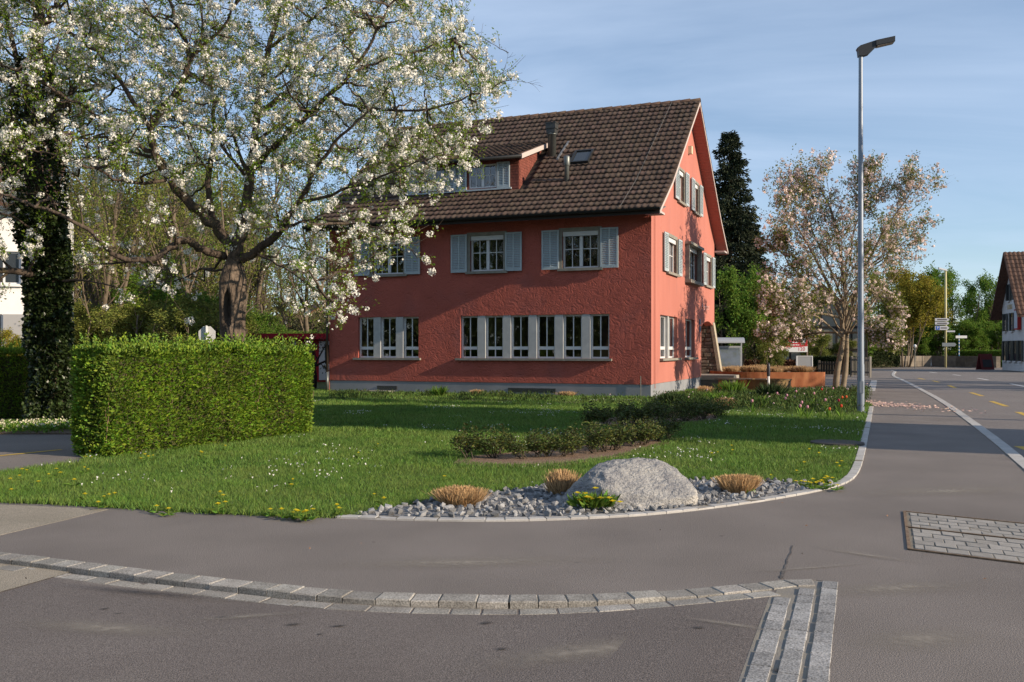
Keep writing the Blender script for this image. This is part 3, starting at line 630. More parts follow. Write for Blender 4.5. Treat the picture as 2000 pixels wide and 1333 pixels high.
# roof deck, tiles
X0, X1 = -HL-0.49, 0.49
rd = Geo(); tp = [(s, z) for s, z in PR]; bt = [(s, z-RT) for s, z in PR]
for i in range(4):
    (s0, z0), (s1, z1) = tp[i], tp[i+1]; (q0, y0_), (q1, y1_) = bt[i], bt[i+1]
    rd.hexa(np.array([[X0,q0,y0_],[X1-.01,q0,y0_],[X1-.01,q1,y1_],[X0,q1,y1_],[X0,s0,z0],[X1-.01,s0,z0],[X1-.01,s1,z1],[X0,s1,z1]], float))
roof = rd.build('roof', m_rdark, house)
NC = 63; TW = (X1-X0+0.02)/NC
def tile_mesh(w_, l_):
    nu = 7; u = np.linspace(0, 1, nu); hgt = 0.030*np.sin(u*math.pi)**1.0+0.018*np.cos(u*2*math.pi-0.6)
    ylo = 0.045*(2*u-1)**2
    top = np.stack([u*(w_+0.012), ylo, hgt+0.062], 1); mid = np.stack([u*(w_+0.012), np.full(nu, l_*0.5), hgt+0.034], 1); bk = np.stack([u*(w_+0.012), np.full(nu, l_+0.03), hgt*0.8+0.012], 1)
    lip = top.copy(); lip[:, 2] -= 0.045; lip[:, 1] += 0.006
    V = np.vstack([lip, top, mid, bk]); Q = [[r*nu+i, r*nu+i+1, (r+1)*nu+i+1, (r+1)*nu+i] for r in range(3) for i in range(nu-1)]
    V = np.vstack([V, [top[-1]-[0, 0, .03], bk[-1]-[0, 0, .01], top[0]-[0, 0, .03], bk[0]-[0, 0, .01]]]); n = 4*nu
    Q += [[nu*2-1, n, n+1, nu*4-1], [nu, nu*3, n+3, n+2]]
    return V, np.array(Q)
slots = []
for seg, rows in ((0, 6), (1, 17)):
    (s0, z0), (s1, z1) = PR[seg], PR[seg+1]; Ls = math.hypot(s1-s0, z1-z0); an = math.atan2(z1-z0, s1-s0); ex = Ls/rows
    for r in range(rows):
        s = s0+(s1-s0)*r/rows; z = z0+(z1-z0)*r/rows
        for c in range(NC):
            x = X1-(c+1)*TW
            if seg == 1 and -9.85 < x+TW/2 < -4.9:
                dz = 8.53+(s-0.7)*0.33
                if s+0.2 < 4.05: continue
            slots.append((x, s, z, an, ex, seg))
CL = HC
def dist_cam(t):
    p = HC+HX*t[0]+HY*t[1]; p = p+np.array([0, 0, t[2]-EYE]); return np.linalg.norm(p)
slots.sort(key=dist_cam)
rt = np.random.default_rng(9); TM = {}
for seg, ex in ((0, slots[0][4]),): pass
bulk = Geo(); tri_cnt = 0
for i, (x, s, z, an, ex, seg) in enumerate(slots):
    if seg not in TM: TM[seg] = (tile_mesh(TW, ex), )
    V, Q = TM[seg][0]; j = rt.normal(size=3)*0.003; ta = an+rt.normal()*0.006; yw = rt.normal()*0.008
    if i < 300:
        if len(TM[seg]) == 1: TM[seg] = (TM[seg][0], Geo().add(V, Q).mesh('tile', m_tileo, True))
        place(TM[seg][1], 'tile', roof, (x+j[0], s+j[1], z+j[2]), (ta, 0, yw))
    else:
        c_, s_ = math.cos(ta), math.sin(ta); W = np.stack([V[:, 0]+x+j[0], V[:, 1]*c_-V[:, 2]*s_+s+j[1], V[:, 1]*s_+V[:, 2]*c_+z+j[2]], 1); bulk.add(W, Q)
bulk.build('tiles', m_tile, roof, True, 'stuff')
# rear slope: long courses, out of sight
rc = Geo()
for i in range(22):
    t0, t1 = i/22, (i+1.1)/22; f_ = lambda t: (6.15+t*7.0, rz_(6.15+t*7.0))
    (a, b), (c, d) = f_(t0), f_(min(t1, 1)); rc.add([(X0,a,b+.02),(X1,a,b+.02),(X1,c,d+.055),(X0,c,d+.055)], [[0,1,2,3]])
rc.build('rear_courses', m_tile, roof)
# ridge tiles
n = 34; L_ = (X1-X0)/n; rm = Geo(); a_ = np.linspace(-0.15, math.pi+0.15, 9)
V = [(0, 0.145*math.cos(t), 0.12*math.sin(t)) for t in a_]+[(-L_-.03, 0.125*math.cos(t), 0.10*math.sin(t)-.005) for t in a_]+[(0, 0.115*math.cos(t), 0.09*math.sin(t)) for t in a_]
rm.add(V, [[i, i+1, 10+i, 9+i] for i in range(8)]+[[i, 18+i, 19+i, i+1] for i in range(8)])
rme = rm.mesh('ridge_tile', m_tileo, True)
for i in range(n): place(rme, 'ridge_tile', roof, (X1-i*L_, 6.15, 11.235+rt.normal()*.004), (rt.normal()*.01, 0, 0))
# gutter, fascia, eaves soffit, verge boards, pink soffit boards
gt = Geo(); aa = np.linspace(math.pi, 2*math.pi, 8); pr_ = [(-0.93+0.075*math.cos(t), 6.13+0.085*math.sin(t)) for t in aa]
V = [(x, s, z) for x in (X0-.03, X1+.02) for s, z in pr_]; gt.add(V, [[i, i+1, 9+i, 8+i] for i in range(7)]); gt.add([V[i] for i in range(8)]+[V[8+i] for i in range(8)], [[0,1,6,7],[1,2,5,6],[2,3,4,5],[8,9,14,15],[9,10,13,14],[10,11,12,13]])
gt.build('gutter', m_gutter, roof, True)
Geo().box((X0+.02, -0.84, 5.99), (X1-.02, -0.80, 6.12)).build('fascia_board', mat('dark_fascia', (0.05, 0.052, 0.052)), roof)
Geo().hexa(np.array([[X0+.02,-.80,6.03],[X1-.02,-.80,6.03],[X1-.02,0.05,6.27],[X0+.02,0.05,6.27],[X0+.02,-.80,6.06],[X1-.02,-.80,6.06],[X1-.02,0.05,6.30],[X0+.02,0.05,6.30]])).build('eaves_soffit', mat('grey_soffit', (0.16, 0.165, 0.17)), roof)
sf = Geo(); vb = Geo()
for i in range(4):
    (s0, z0), (s1, z1) = PR[i], PR[i+1]; Ls = math.hypot(s1-s0, z1-z0); nb = int(Ls/0.17)
    for k in range(nb):
        a, b = (k+.04)/nb, (k+.96)/nb
        q = [(s0+(s1-s0)*t, z0+(z1-z0)*t-RT) for t in (a, b)]
        sf.hexa(np.array([[0.002,q[0][0],q[0][1]-.025],[.455,q[0][0],q[0][1]-.025],[.455,q[1][0],q[1][1]-.025],[0.002,q[1][0],q[1][1]-.025],[0.002,q[0][0],q[0][1]-.002],[.455,q[0][0],q[0][1]-.002],[.455,q[1][0],q[1][1]-.002],[0.002,q[1][0],q[1][1]-.002]]))
    vb.hexa(np.array([[.46,s0,z0-RT-.01],[.488,s0,z0-RT-.01],[.488,s1,z1-RT-.01],[.46,s1,z1-RT-.01],[.46,s0,z0-.05],[.488,s0,z0-.05],[.488,s1,z1-.05],[.46,s1,z1-.05]]))
sf.build('soffit_boards', m_soff, roof); vb.build('verge_board', m_verge, roof)
# eave end caps (the little boxed returns at the gable)
Geo().box((0.003, -0.80, 5.99), (.455, -0.02, 6.06)).build('eaves_return', mat('pale_board', (0.45, 0.40, 0.38)), roof)
Geo().box((0.003, HW+.02, 5.96), (.455, 13.1, 6.03)).build('eaves_return', mat('pale_board', (0.45, 0.40, 0.38)), roof)
# downpipes
Geo().tube([(-HL-.02, -.93, 6.06), (-HL-.02, -.88, 5.93), (-HL-.03, -.12, 5.75), (-HL-.03, -.09, 5.6), (-HL-.03, -.09, 2.5), (-HL-.03, -.09, .75)], 0.05, 10).build('downpipe', mat('dark_brown_pipe', (0.05, 0.035, 0.028), rough=0.4), house, True)
Geo().tube([(-HL-.03, -.09, .76), (-HL-.03, -.09, .0)], 0.056, 10).build('standpipe', m_metal, house, True)
Geo().tube([(0.045, 0.35, 6.6), (0.045, 0.35, 0.3)], 0.014, 6).build('lightning_rod_lead', m_stG, house)
Geo().tube([(-0.35, -0.03, 0.0), (-0.35, -0.03, 0.72)], 0.014, 6).build('lightning_rod_foot', m_metal, house)
# lightning conductor over the tiles
lc = [(-0.75, s, rz_(s)+.10) for s in np.linspace(-.8, 6.1, 16)]; lc = np.array(lc); lc[:, 0] += -0.25*np.linspace(1, 0, 16)+.15
Geo().tube(lc, 0.008, 4).build('lightning_conductor', mat('zinc_wire', (0.16, 0.16, 0.15), rough=0.5, metal=0.4), roof)
# dormer
DX0, DX1, DS = -9.7, -5.1, 1.12; DZ = lambda s: 8.50+(s-0.7)*0.335
dm = Geo(); dzf = rz_(DS)+.02
dw = [(-7.08, -5.98), (-9.05, -7.95)]; dwz = (dzf+.13, dzf+1.0)
MD = lambda V: np.stack([V[:, 0], V[:, 1]+DS, V[:, 2]], 1)
dmm = strips([DX0, DX1], dzf-.15, lambda u: DZ(DS), [(a, b, *dwz) for a, b in dw], MD, 0.15)
for x in (DX0, DX1): dmm.add([(x,DS,dzf-.2),(x,DS,DZ(DS)),(x,4.25,DZ(4.25)),(x,4.25,rz_(4.25)-.1)], [[0,1,2,3]])
dorm = dmm.build('dormer', m_shing, house)
sg = Geo(); rs = np.random.default_rng(2)                      # shingles on the cheek and front
z = dzf-.05; row = 0
while z < DZ(4.2):
    s = DS+(0.06 if row % 2 else 0)
    while s < 4.2:
        if rz_(s+.06)+.02 < z+.1 and z+.1 < DZ(s)+.0: sg.hexa(np.array([[DX1+.001,s+.004,z],[DX1+.016,s+.004,z],[DX1+.016,s+.118,z],[DX1+.001,s+.118,z],[DX1+.001,s+.004,z+.12],[DX1+.006,s+.004,z+.12],[DX1+.006,s+.118,z+.12],[DX1+.001,s+.118,z+.12]]))
        s += .12
    x = DX1-.002
    while x > DX0:
        xa = x-.118
        if z < DZ(DS)-.1 and not any(a-.05 < x and xa < b+.05 and dwz[0]-.12 < z+.12 and z < dwz[1] for a, b in dw):
            sg.hexa(np.array([[xa,DS-.016,z],[x,DS-.016,z],[x,DS-.001,z],[xa,DS-.001,z],[xa,DS-.006,z+.12],[x,DS-.006,z+.12],[x,DS-.001,z+.12],[xa,DS-.001,z+.12]]))
        x -= .12
    z += .10; row += 1
sg.build('shingles', m_shing, dorm, False, 'stuff')
for a, b in dw:
    window((a, b, *dwz), MD, 'casement', dorm, surround=False, sill=False, blind=False, depth=0.05)
    for u in (a-.56, b+.04):
        place(shutter_mesh(0.5, dwz[1]-dwz[0]+.06), 'shutter', dorm, (u, DS-.03, dwz[0]-.04))
    Geo().box((a-.6, DS-.08, dwz[0]-.1), (b+.6, DS-.001, dwz[0]-.042)).build('sill', m_shut, dorm)
dr = Geo(); dr.hexa(np.array([[DX0-.25,.7,DZ(.7)-.1],[DX1+.25,.7,DZ(.7)-.1],[DX1+.25,4.3,DZ(4.3)-.1],[DX0-.25,4.3,DZ(4.3)-.1],[DX0-.25,.7,DZ(.7)],[DX1+.25,.7,DZ(.7)],[DX1+.25,4.3,DZ(4.3)],[DX0-.25,4.3,DZ(4.3)]]))
dr.build('dormer_roof_deck', m_rdark, dorm)
Geo().hexa(np.array([[DX1+.25,.68,DZ(.68)-.12],[DX1+.29,.68,DZ(.68)-.12],[DX1+.29,4.15,DZ(4.15)-.12],[DX1+.25,4.15,DZ(4.15)-.12],[DX1+.25,.68,DZ(.68)+.05],[DX1+.29,.68,DZ(.68)+.05],[DX1+.29,4.15,DZ(4.15)+.05],[DX1+.25,4.15,DZ(4.15)+.05]])).build('dormer_verge', m_verge, dorm)
Geo().tube([(DX0-.3, .63, DZ(.7)-.05), (DX1+.28, .63, DZ(.7)-.05)], 0.065, 8).build('dormer_gutter', m_gutter, dorm, True)
dt = Geo(); V, Q = tile_mesh(TW, 0.37); an = math.atan(0.335)
for r in range(10):
    s = .68+r*.355
    for c in range(int((DX1-DX0+.5)/TW)):
        x = DX1+.25-(c+1)*TW; ta = an+rt.normal()*.006; c_, s_ = math.cos(ta), math.sin(ta)
        dt.add(np.stack([V[:, 0]+x, V[:, 1]*c_-V[:, 2]*s_+s, V[:, 1]*s_+V[:, 2]*c_+DZ(s)], 1)+rt.normal(size=3)*.003, Q)
dt.build('dormer_tiles', m_tile, dorm, True, 'stuff')
# flues and roof light
def roof_at(px, py):
    best = None
    for s in np.linspace(-.8, 6.1, 1200):
        p = hloc(px, py, 1, s); e = abs(p[2]-rz_(s)-.05)
        if best is None or e < best[0]: best = (e, p)
    return best[1]
q = roof_at(1078, 303); q2 = hloc(1075, 241, 1, q[1])
fl = Geo(); fl.lathe([(.0,-.3),(.16,-.3),(.16,.75),(.175,.75),(.175,.8),(.155,.8),(.155,.86),(0,.86)], 20, tuple(q)); fo = fl.build('flue', m_metal, roof, True)
g = Geo(); hh = q2[2]-q[2]-.8; g.box((q[0]-.17, q[1]-.17, q[2]+.8), (q[0]+.17, q[1]+.17, q[2]+.8+hh*.42)).box((q[0]-.2, q[1]-.2, q[2]+.8+hh*.42), (q[0]+.2, q[1]+.2, q[2]+.8+hh*.5)).box((q[0]-.19, q[1]-.19, q[2]+.8+hh*.5), (q[0]+.19, q[1]+.19, q[2]+.8+hh*.92)).box((q[0]-.21, q[1]-.21, q[2]+.8+hh*.92), (q[0]+.21, q[1]+.21, q[2]+.8+hh)); g.build('flue_cap', mat('dark_flue_cap', (0.06, 0.062, 0.06), rough=0.5, metal=0.4), roof)
for dx_ in (.33, .42):
    Geo().hexa(np.array([[q[0]+dx_-.03,q[1]-.35,rz_(q[1]-.35)+.05],[q[0]+dx_+.05,q[1]-.35,rz_(q[1]-.35)+.05],[q[0]+dx_+.12,q[1]+.75,rz_(q[1]+.75)+.05],[q[0]+dx_+.05,q[1]+.75,rz_(q[1]+.75)+.05],[q[0]+dx_-.03,q[1]-.35,rz_(q[1]-.35)+.11],[q[0]+dx_+.05,q[1]-.35,rz_(q[1]-.35)+.11],[q[0]+dx_+.12,q[1]+.75,rz_(q[1]+.75)+.11],[q[0]+dx_+.05,q[1]+.75,rz_(q[1]+.75)+.11]])).build('flashing', mat('zinc', (0.2, 0.2, 0.2), rough=0.45, metal=0.3), roof) if dx_ < .4 else None
q = roof_at(1107, 352); q2 = hloc(1107, 305, 1, q[1]); hh = q2[2]-q[2]
Geo().lathe([(0,-.3),(.085,-.3),(.085,hh*.55),(.1,hh*.58),(.115,hh*.62),(.115,hh*.95),(.09,hh),(0,hh)], 16, tuple(q)).build('vent_pipe', m_metal, roof, True)
qa = roof_at(1113, 322); sa = qa[1]; W_ = .72; H_ = .95; an = math.atan2(PR[2][1]-PR[1][1], PR[2][0]-PR[1][0])
sk = Geo(); 
for a, b, c, d in ((0,.07,0,H_), (W_-.07,W_,0,H_), (.07,W_-.07,0,.07), (.07,W_-.07,H_-.07,H_)): sk.box((a, c, 0), (b, d, .16))
so = sk.build('roof_light', m_gutter, roof); so.location = (qa[0], sa, rz_(sa)); so.rotation_euler = (an, 0, 0)
Geo().add([(.07,.07,.12),(W_-.07,.07,.12),(W_-.07,H_-.07,.12),(.07,H_-.07,.12)], [[0,1,2,3]]).build('roof_pane', mat('dark_roof_glass', (0.02, 0.025, 0.03), rough=0.08, spec=0.6), roof).matrix_basis = so.matrix_basis.copy() if False else Matrix.Translation((qa[0], sa, rz_(sa))) @ Matrix.Rotation(an, 4, 'X')
# porch slab and step
Geo().box((-1.6, p0-.05, .34), (1.35, HW+.6, .52)).build('porch_slab', mat('porch_concrete', (0.34, 0.31, 0.26), col2=(0.27, 0.25, 0.21), scale=3, bump=.2), house)
Geo().box((-.02, p0, -.1), (1.2, HW+.5, .34)).build('porch_base', mat('porch_base', (0.15, 0.135, 0.11), col2=(0.11, 0.10, 0.085), scale=5, bump=.3), house)
# ------------------------------------------------------------------ vegetation
m_barkC = mat('cherry_bark', (0.055, 0.040, 0.030), col2=(0.11, 0.082, 0.060), scale=10, bump=1.0, bscale=16, bdist=0.06, bdetail=8, stretch=(1, 1, 0.35), col3=(0.10, 0.085, 0.02), scale3=2.2, lo3=0.6, hi3=0.75)
m_twig = mat('twig', (0.055, 0.042, 0.030), col2=(0.10, 0.08, 0.055), scale=3)
m_leafC = mat('cherry_leaf', (0.195, 0.285, 0.028), island=0.35, hue=0.03, trans=0.45, rough=0.6)
m_bloss = mat('white_blossom', (0.86, 0.84, 0.77), island=0.10, trans=0.25, rough=0.8)
m_ivy = mat('ivy_leaf', (0.030, 0.048, 0.013), island=0.6, hue=0.02, trans=0.1, rough=0.4, spec=0.4)
m_hedge = mat('hedge_leaf', (0.195, 0.315, 0.028), col2=(0.13, 0.20, 0.025), scale=2.2, island=0.5, hue=0.03, trans=0.3, rough=0.55)
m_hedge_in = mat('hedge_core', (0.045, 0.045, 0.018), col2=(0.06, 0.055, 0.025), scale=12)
m_hstem = mat('hedge_stem', (0.20, 0.14, 0.085), island=0.3)
m_grass = mat('grass_blade', (0.122, 0.225, 0.034), col2=(0.150, 0.225, 0.045), scale=1.1, col3=(0.088, 0.170, 0.028), scale3=.5, island=0.5, coords='World', hue=0.025, trans=0.3, rough=0.6)
m_straw = mat('straw', (0.50, 0.33, 0.165), island=0.4, trans=0.2, rough=0.8)
m_strawd = mat('straw_inner', (0.20, 0.125, 0.06))
m_yfl = mat('dandelion_yellow', (0.80, 0.66, 0.03), island=0.15, trans=0.2)
m_green = mat('spring_green_leaf', (0.125, 0.215, 0.028), island=0.45, hue=0.03, trans=0.35)
m_ygreen = mat('yellow_green_leaf', (0.25, 0.22, 0.025), island=0.4, hue=0.02, trans=0.3)
m_olive = mat('olive_bud_leaf', (0.165, 0.19, 0.038), island=0.45, hue=0.03, trans=0.3)
m_spruce = mat('spruce_needle', (0.020, 0.030, 0.011), island=0.5, hue=0.02, rough=0.7)
m_magn = mat('magnolia_petal', (0.78, 0.65, 0.59), island=0.22, hue=0.015, trans=0.3)
m_rose = mat('rose_leaf', (0.075, 0.095, 0.020), island=0.6, hue=0.05, trans=0.2, rough=0.5, spec=0.25)
m_greybark = mat('woodland_bark', (0.115, 0.090, 0.062), col2=(0.17, 0.135, 0.095), scale=5, bump=0.5, bscale=20, bdist=0.03)

class Tree:
    def __init__(s, seed): s.rng = np.random.default_rng(seed); s.paths = []; s.tips = []
    def branch(s, p, d, L, r, lev, maxlev, kids, spread=0.9, grav=0.0, up=0.0, wob=0.18, taper=0.25, ratio=(0.45, 0.75), nseg=None, start=0.25):
        rng = s.rng; n = nseg or (3 if L < .8 else int(4+L*1.2)); pts = [np.array(p, float)]; d = np.array(d, float); d /= np.linalg.norm(d)
        for i in range(n):
            d = d+rng.normal(size=3)*wob*0.6; d[2] += (up-grav*(i/n))*0.25; d /= np.linalg.norm(d); pts.append(pts[-1]+d*L/n)
        pts = np.array(pts); rad = r*np.linspace(1, taper, n+1); s.paths.append((pts, rad, lev))
        s.spawn(pts, rad, L, lev, maxlev, kids, spread, grav, up, wob, taper, ratio, start)
    def spawn(s, pts, rad, L, lev, maxlev, kids, spread=0.9, grav=0.0, up=0.0, wob=0.18, taper=0.25, ratio=(0.45, 0.75), start=0.25):
        rng = s.rng
        if lev >= maxlev: s.tips.append(pts); return
        k = kids[lev] if lev < len(kids) else kids[-1]; k = max(1, int(round(k*(0.7+0.6*rng.random()))))
        ts = np.sort(start+(1-start)*rng.random(k)); ts[-1] = max(ts[-1], 0.94)
        n = len(pts)-1; seg = np.diff(pts, axis=0)
        for t in ts:
            f = t*n; i = min(int(f), n-1); p = pts[i]+(f-i)*seg[i]; ax = seg[i]/np.linalg.norm(seg[i])
            q = rng.normal(size=3); q -= ax*(q@ax); q /= np.linalg.norm(q)
            a = spread*(0.55+0.6*rng.random()); dd = ax*math.cos(a)+q*math.sin(a)
            l = L*(ratio[0]+(ratio[1]-ratio[0])*rng.random())*(1.15-0.55*t); rr_ = np.interp(f, np.arange(n+1), rad)*0.5
            s.branch(p, dd, l, max(rr_, 0.0035), lev+1, maxlev, kids, spread, grav, up, wob, taper, ratio)
    def wood(s, sides=(12, 9, 6, 4, 3, 3), levs=None):
        g = Geo()
        for pts, rad, lev in s.paths:
            if levs and lev not in levs: continue
            g.tube(pts, rad, sides[min(lev, len(sides)-1)], cap=lev < 2)
        return g
    def points(s, per, jit, levmin=0):
        out = []; dr = []
        for pts in s.tips:
            k = s.rng.poisson(per); 
            if k == 0: continue
            n = len(pts)-1; f = s.rng.random(k)**0.8*n; i = np.minimum(f.astype(int), n-1); p = pts[i]+(f-i)[:, None]*(pts[i+1]-pts[i])
            out.append(p+s.rng.normal(size=(k, 3))*jit); dr.append(pts[i+1]-pts[i])
        return np.vstack(out), np.vstack(dr)/(np.linalg.norm(np.vstack(dr), axis=1, keepdims=True)+1e-9)
def clump_leaves(C, per, rad, size, rng, **kw):
    n = len(C); k = rng.poisson(per, n); idx = np.repeat(np.arange(n), k); off = rand_dirs(len(idx), rng)*(rad*rng.random(len(idx))**0.5)[:, None]
    return leaf_geo(C[idx]+off, size, rng, dirs=off/(np.linalg.norm(off, axis=1, keepdims=True)+1e-9), **kw)
def blossoms(C, rng, rad=(0.035, 0.075), per=22, size=0.036):
    n = len(C); R = rad[0]+(rad[1]-rad[0])*rng.random(n); k = np.maximum(5, (per*(R/rad[1])**2*(0.8+0.4*rng.random(n))).astype(int)); idx = np.repeat(np.arange(n), k)
    d = rand_dirs(len(idx), rng); c = C[idx]+d*(R[idx]*(0.6+0.45*rng.random(len(idx))))[:, None]
    nrm = d+rand_dirs(len(idx), rng)*0.5; nrm /= np.linalg.norm(nrm, axis=1, keepdims=True)
    a = np.cross(nrm, rand_dirs(len(idx), rng)); a /= np.linalg.norm(a, axis=1, keepdims=True)+1e-9; b = np.cross(nrm, a); s = size*(0.7+0.6*rng.random(len(idx)))[:, None]*0.5
    V = np.stack([c+a*s, c+b*s-nrm*s*.3, c-a*s, c-b*s+nrm*s*.3], 1).reshape(-1, 3)
    return Geo().add(V, np.arange(4*len(idx)).reshape(-1, 4))

# ---- the big flowering cherry behind the hedge
CD = 20.0
ct = Tree(41)
def limb(px, dz, r0, r1, kids, L=None, seed=None, maxlev=5, start=0.22):
    r0 *= .80; r1 *= .8
    pts = np.array([P(x, y, CD+d) for (x, y), d in zip(px, dz)]); pts = smooth_line(pts, 2)
    pts[1:-1] += ct.rng.normal(size=(len(pts)-2, 3))*0.02
    rad = np.linspace(r0**0.7, r1**0.7, len(pts))**(1/0.7); ct.paths.append((pts, rad, 1))
    L = L or np.linalg.norm(np.diff(pts, axis=0), axis=1).sum()
    ct.spawn(pts, rad, L*0.5, 1, 3, [0, max(3, kids//3), 4], spread=0.85, grav=0.3, up=0.3, wob=0.24, ratio=(0.30, 0.6), start=start)
K = 13
limb([(458,520),(470,450),(480,400),(492,330),(500,230),(522,100),(560,-40),(585,-150)], [0,.1,.2,.4,.6,.9,1.2,1.4], .20, .03, K+2)
limb([(470,510),(520,478),(556,440),(580,400),(610,340),(660,270),(720,215)], [0,-.2,-.5,-.9,-1.3,-1.8,-2.2], .13, .02, K)
limb([(480,335),(520,300),(560,262),(600,225),(640,190),(690,140),(735,70),(775,-20)], [.4,.1,-.2,-.5,-.8,-1.1,-1.4,-1.6], .11, .02, K)
limb([(690,140),(760,112),(840,95),(905,60)], [-1.1,-1.0,-.9,-.7], .035, .012, 8)
limb([(640,190),(730,222),(850,215),(930,185),(1000,152)], [-.8,-1.2,-1.5,-1.7,-1.9], .045, .010, 9)
limb([(580,400),(660,375),(730,350),(795,325),(850,305)], [-.9,-1.3,-1.8,-2.2,-2.5], .05, .010, 9)
limb([(560,440),(640,430),(710,440),(780,465)], [-.6,-1.1,-1.6,-2.0], .04, .010, 7)
limb([(490,490),(550,520),(610,560),(650,590)], [0,-.6,-1.1,-1.4], .035, .010, 6)
limb([(450,480),(415,435),(370,400),(330,350),(300,300),(290,245),(325,205),(360,160),(372,110),(352,60),(330,10),(320,-80)], [0,-.1,-.3,-.5,-.7,-.9,-1.0,-1.0,-.9,-.8,-.6,-.4], .16, .03, K+3)
limb([(438,500),(400,490),(370,470),(345,470),(335,485),(300,508),(255,510),(215,495),(195,470),(170,445),(120,420),(60,400),(0,380),(-80,350)], [0,-.4,-.7,-.9,-1.0,-1.2,-1.4,-1.6,-1.7,-1.8,-2.0,-2.1,-2.2,-2.3], .11, .025, K)
limb([(415,430),(405,350),(420,260),(415,170),(395,80),(390,-30)], [0,.4,.8,1.2,1.5,1.8], .10, .02, K)
limb([(300,300),(240,270),(190,225),(130,190),(60,150),(-20,120)], [-.7,-.9,-1.2,-1.5,-1.7,-1.9], .07, .015, K)
limb([(290,245),(210,120),(150,75),(80,20),(20,-30)], [-.9,-.6,-.3,0,.3], .07, .015, K)
limb([(330,350),(250,360),(180,330),(100,300),(30,290)], [-.5,-1.1,-1.6,-2.0,-2.3], .05, .012, 9)
limb([(490,330),(560,330),(620,290),(700,300),(780,330)], [.5,1.0,1.5,2.0,2.4], .07, .012, 9)
limb([(500,230),(590,150),(660,90),(740,20),(800,-60)], [.6,1.2,1.7,2.1,2.4], .07, .012, 10)
limb([(520,100),(600,40),(680,-10),(760,-60)], [.9,.6,.3,0], .06, .012, 8)
limb([(372,110),(430,60),(470,0),(500,-70)], [-.9,-1.3,-1.6,-1.8], .05, .012, 8)
limb([(420,260),(350,240),(270,180),(200,170)], [.8,1.4,2.0,2.5], .05, .012, 8)
limb([(415,170),(320,110),(240,50),(180,-20)], [1.2,1.8,2.3,2.7], .05, .012, 8)
# fill the crown: side branches grow from the nearest wood towards points spread through its volume
ENV = np.array([(-160,-160),(850,-160),(885,0),(935,70),(955,120),(1005,148),(950,185),(925,215),(945,245),(890,262),(915,300),(870,325),(880,362),(835,395),(815,440),(760,445),(835,490),(700,520),(690,590),(640,622),(600,560),(520,545),(470,490),(400,540),(330,590),(280,545),(190,530),(110,480),(40,440),(-160,450)], float)
def env_points(n, rng):
    out = np.zeros((0, 3))
    while len(out) < n:
        q = np.stack([rng.uniform(-160, 1010, 4000), rng.uniform(-160, 625, 4000)], 1); q = q[inside(ENV, q[:, 0], q[:, 1])]
        keep = np.where(q[:, 1] > 330, np.where(q[:, 0] < 520, .30, .55), 1.0); keep = np.where((q[:, 1] > 230) & (q[:, 0] < 520) & (q[:, 0] > 250), keep*.7, keep); q = q[rng.random(len(q)) < keep]
        dz = np.clip(rng.normal(size=len(q))*1.5, -2.9, 2.9); out = np.vstack([out, [P(x, y, CD+d_) for (x, y), d_ in zip(q, dz)]])
    return out[:n]
def reach(tree, n, r0, r1, lev, rng, pts_fn, seg=5, maxd=99, sag=.12):
    src = np.vstack([p for p, _, l in tree.paths if l < lev]); new = []
    for t in pts_fn(n, rng):
        dv = src-t; dv[:, 2] *= 1.0; dd = np.linalg.norm(dv, axis=1)+.9*np.maximum(0, src[:, 2]-t[2]-.2); i = dd.argmin(); p0 = src[i]; L = np.linalg.norm(t-p0)
        if L < .12 or L > maxd: continue
        u = np.linspace(0, 1, seg+1)[:, None]; side = rng.normal(size=3)*.14*L; mid = (p0+t)/2+side+np.array([0, 0, sag*L*(.5-rng.random())*2])
        q = (1-u)**2*p0+2*u*(1-u)*mid+u*u*t; q[1:-1] += rng.normal(size=(seg-1, 3))*.03*L; f_ = min(1, .35+L*.5); new.append((q, np.linspace(r0*f_, r1, seg+1), lev))
    tree.paths += new; return new
rgc = np.random.default_rng(101)
reach(ct, 330, .030, .008, 2, rgc, env_points, 7)
l3 = reach(ct, 2300, .011, .0035, 3, rgc, env_points, 5)
SPRAY = [(1010,148),(985,165),(968,192),(965,122),(945,78),(925,45),(962,236),(940,250),(900,20),(880,-30),(935,298),(925,320),(915,285),(905,345),(890,372),(870,395),(838,440),(845,496),(818,470),(700,598),(690,560),(655,640),(640,618),(720,520),(760,500),(310,560),(345,595),(265,590),(530,560),(560,600),(600,590),(900,230),(950,160),(975,150)]
l3 += reach(ct, len(SPRAY), .014, .004, 3, rgc, lambda n_, r_: np.array([P(x, y, CD-1.4+r_.normal()*.5) for x, y in SPRAY]), 6)
ct.tips = []
for q, r_, _ in l3:
    ct.tips.append(q); k = 3
    for _ in range(k):
        i = rgc.integers(1, len(q)-1); ax = q[i+1]-q[i]; ax = ax/np.linalg.norm(ax); d_ = ax*.7+rand_dirs(1, rgc)[0]*.75; L = .25+.4*rgc.random(); e = q[i]+d_*L; m_ = q[i]+d_*L*.5+np.array([0, 0, .05*rgc.normal()]); tp_ = np.array([q[i], m_, e]); ct.paths.append((tp_, np.array([.005, .004, .0025]), 4)); ct.tips.append(tp_)
cherry = thing('cherry_tree', 'big white-flowering cherry tree with a hollow grey trunk behind the clipped hedge', 'tree', tuple(P(458, 683, CD)*[1, 1, 0]))
base_off = np.array(cherry.location)
def rebase(g, off):
    g.V = [v-off for v in g.V]; return g
rebase(ct.wood((12, 12, 6, 4, 3, 3, 3)), base_off).build('branches', m_barkC, cherry, True)
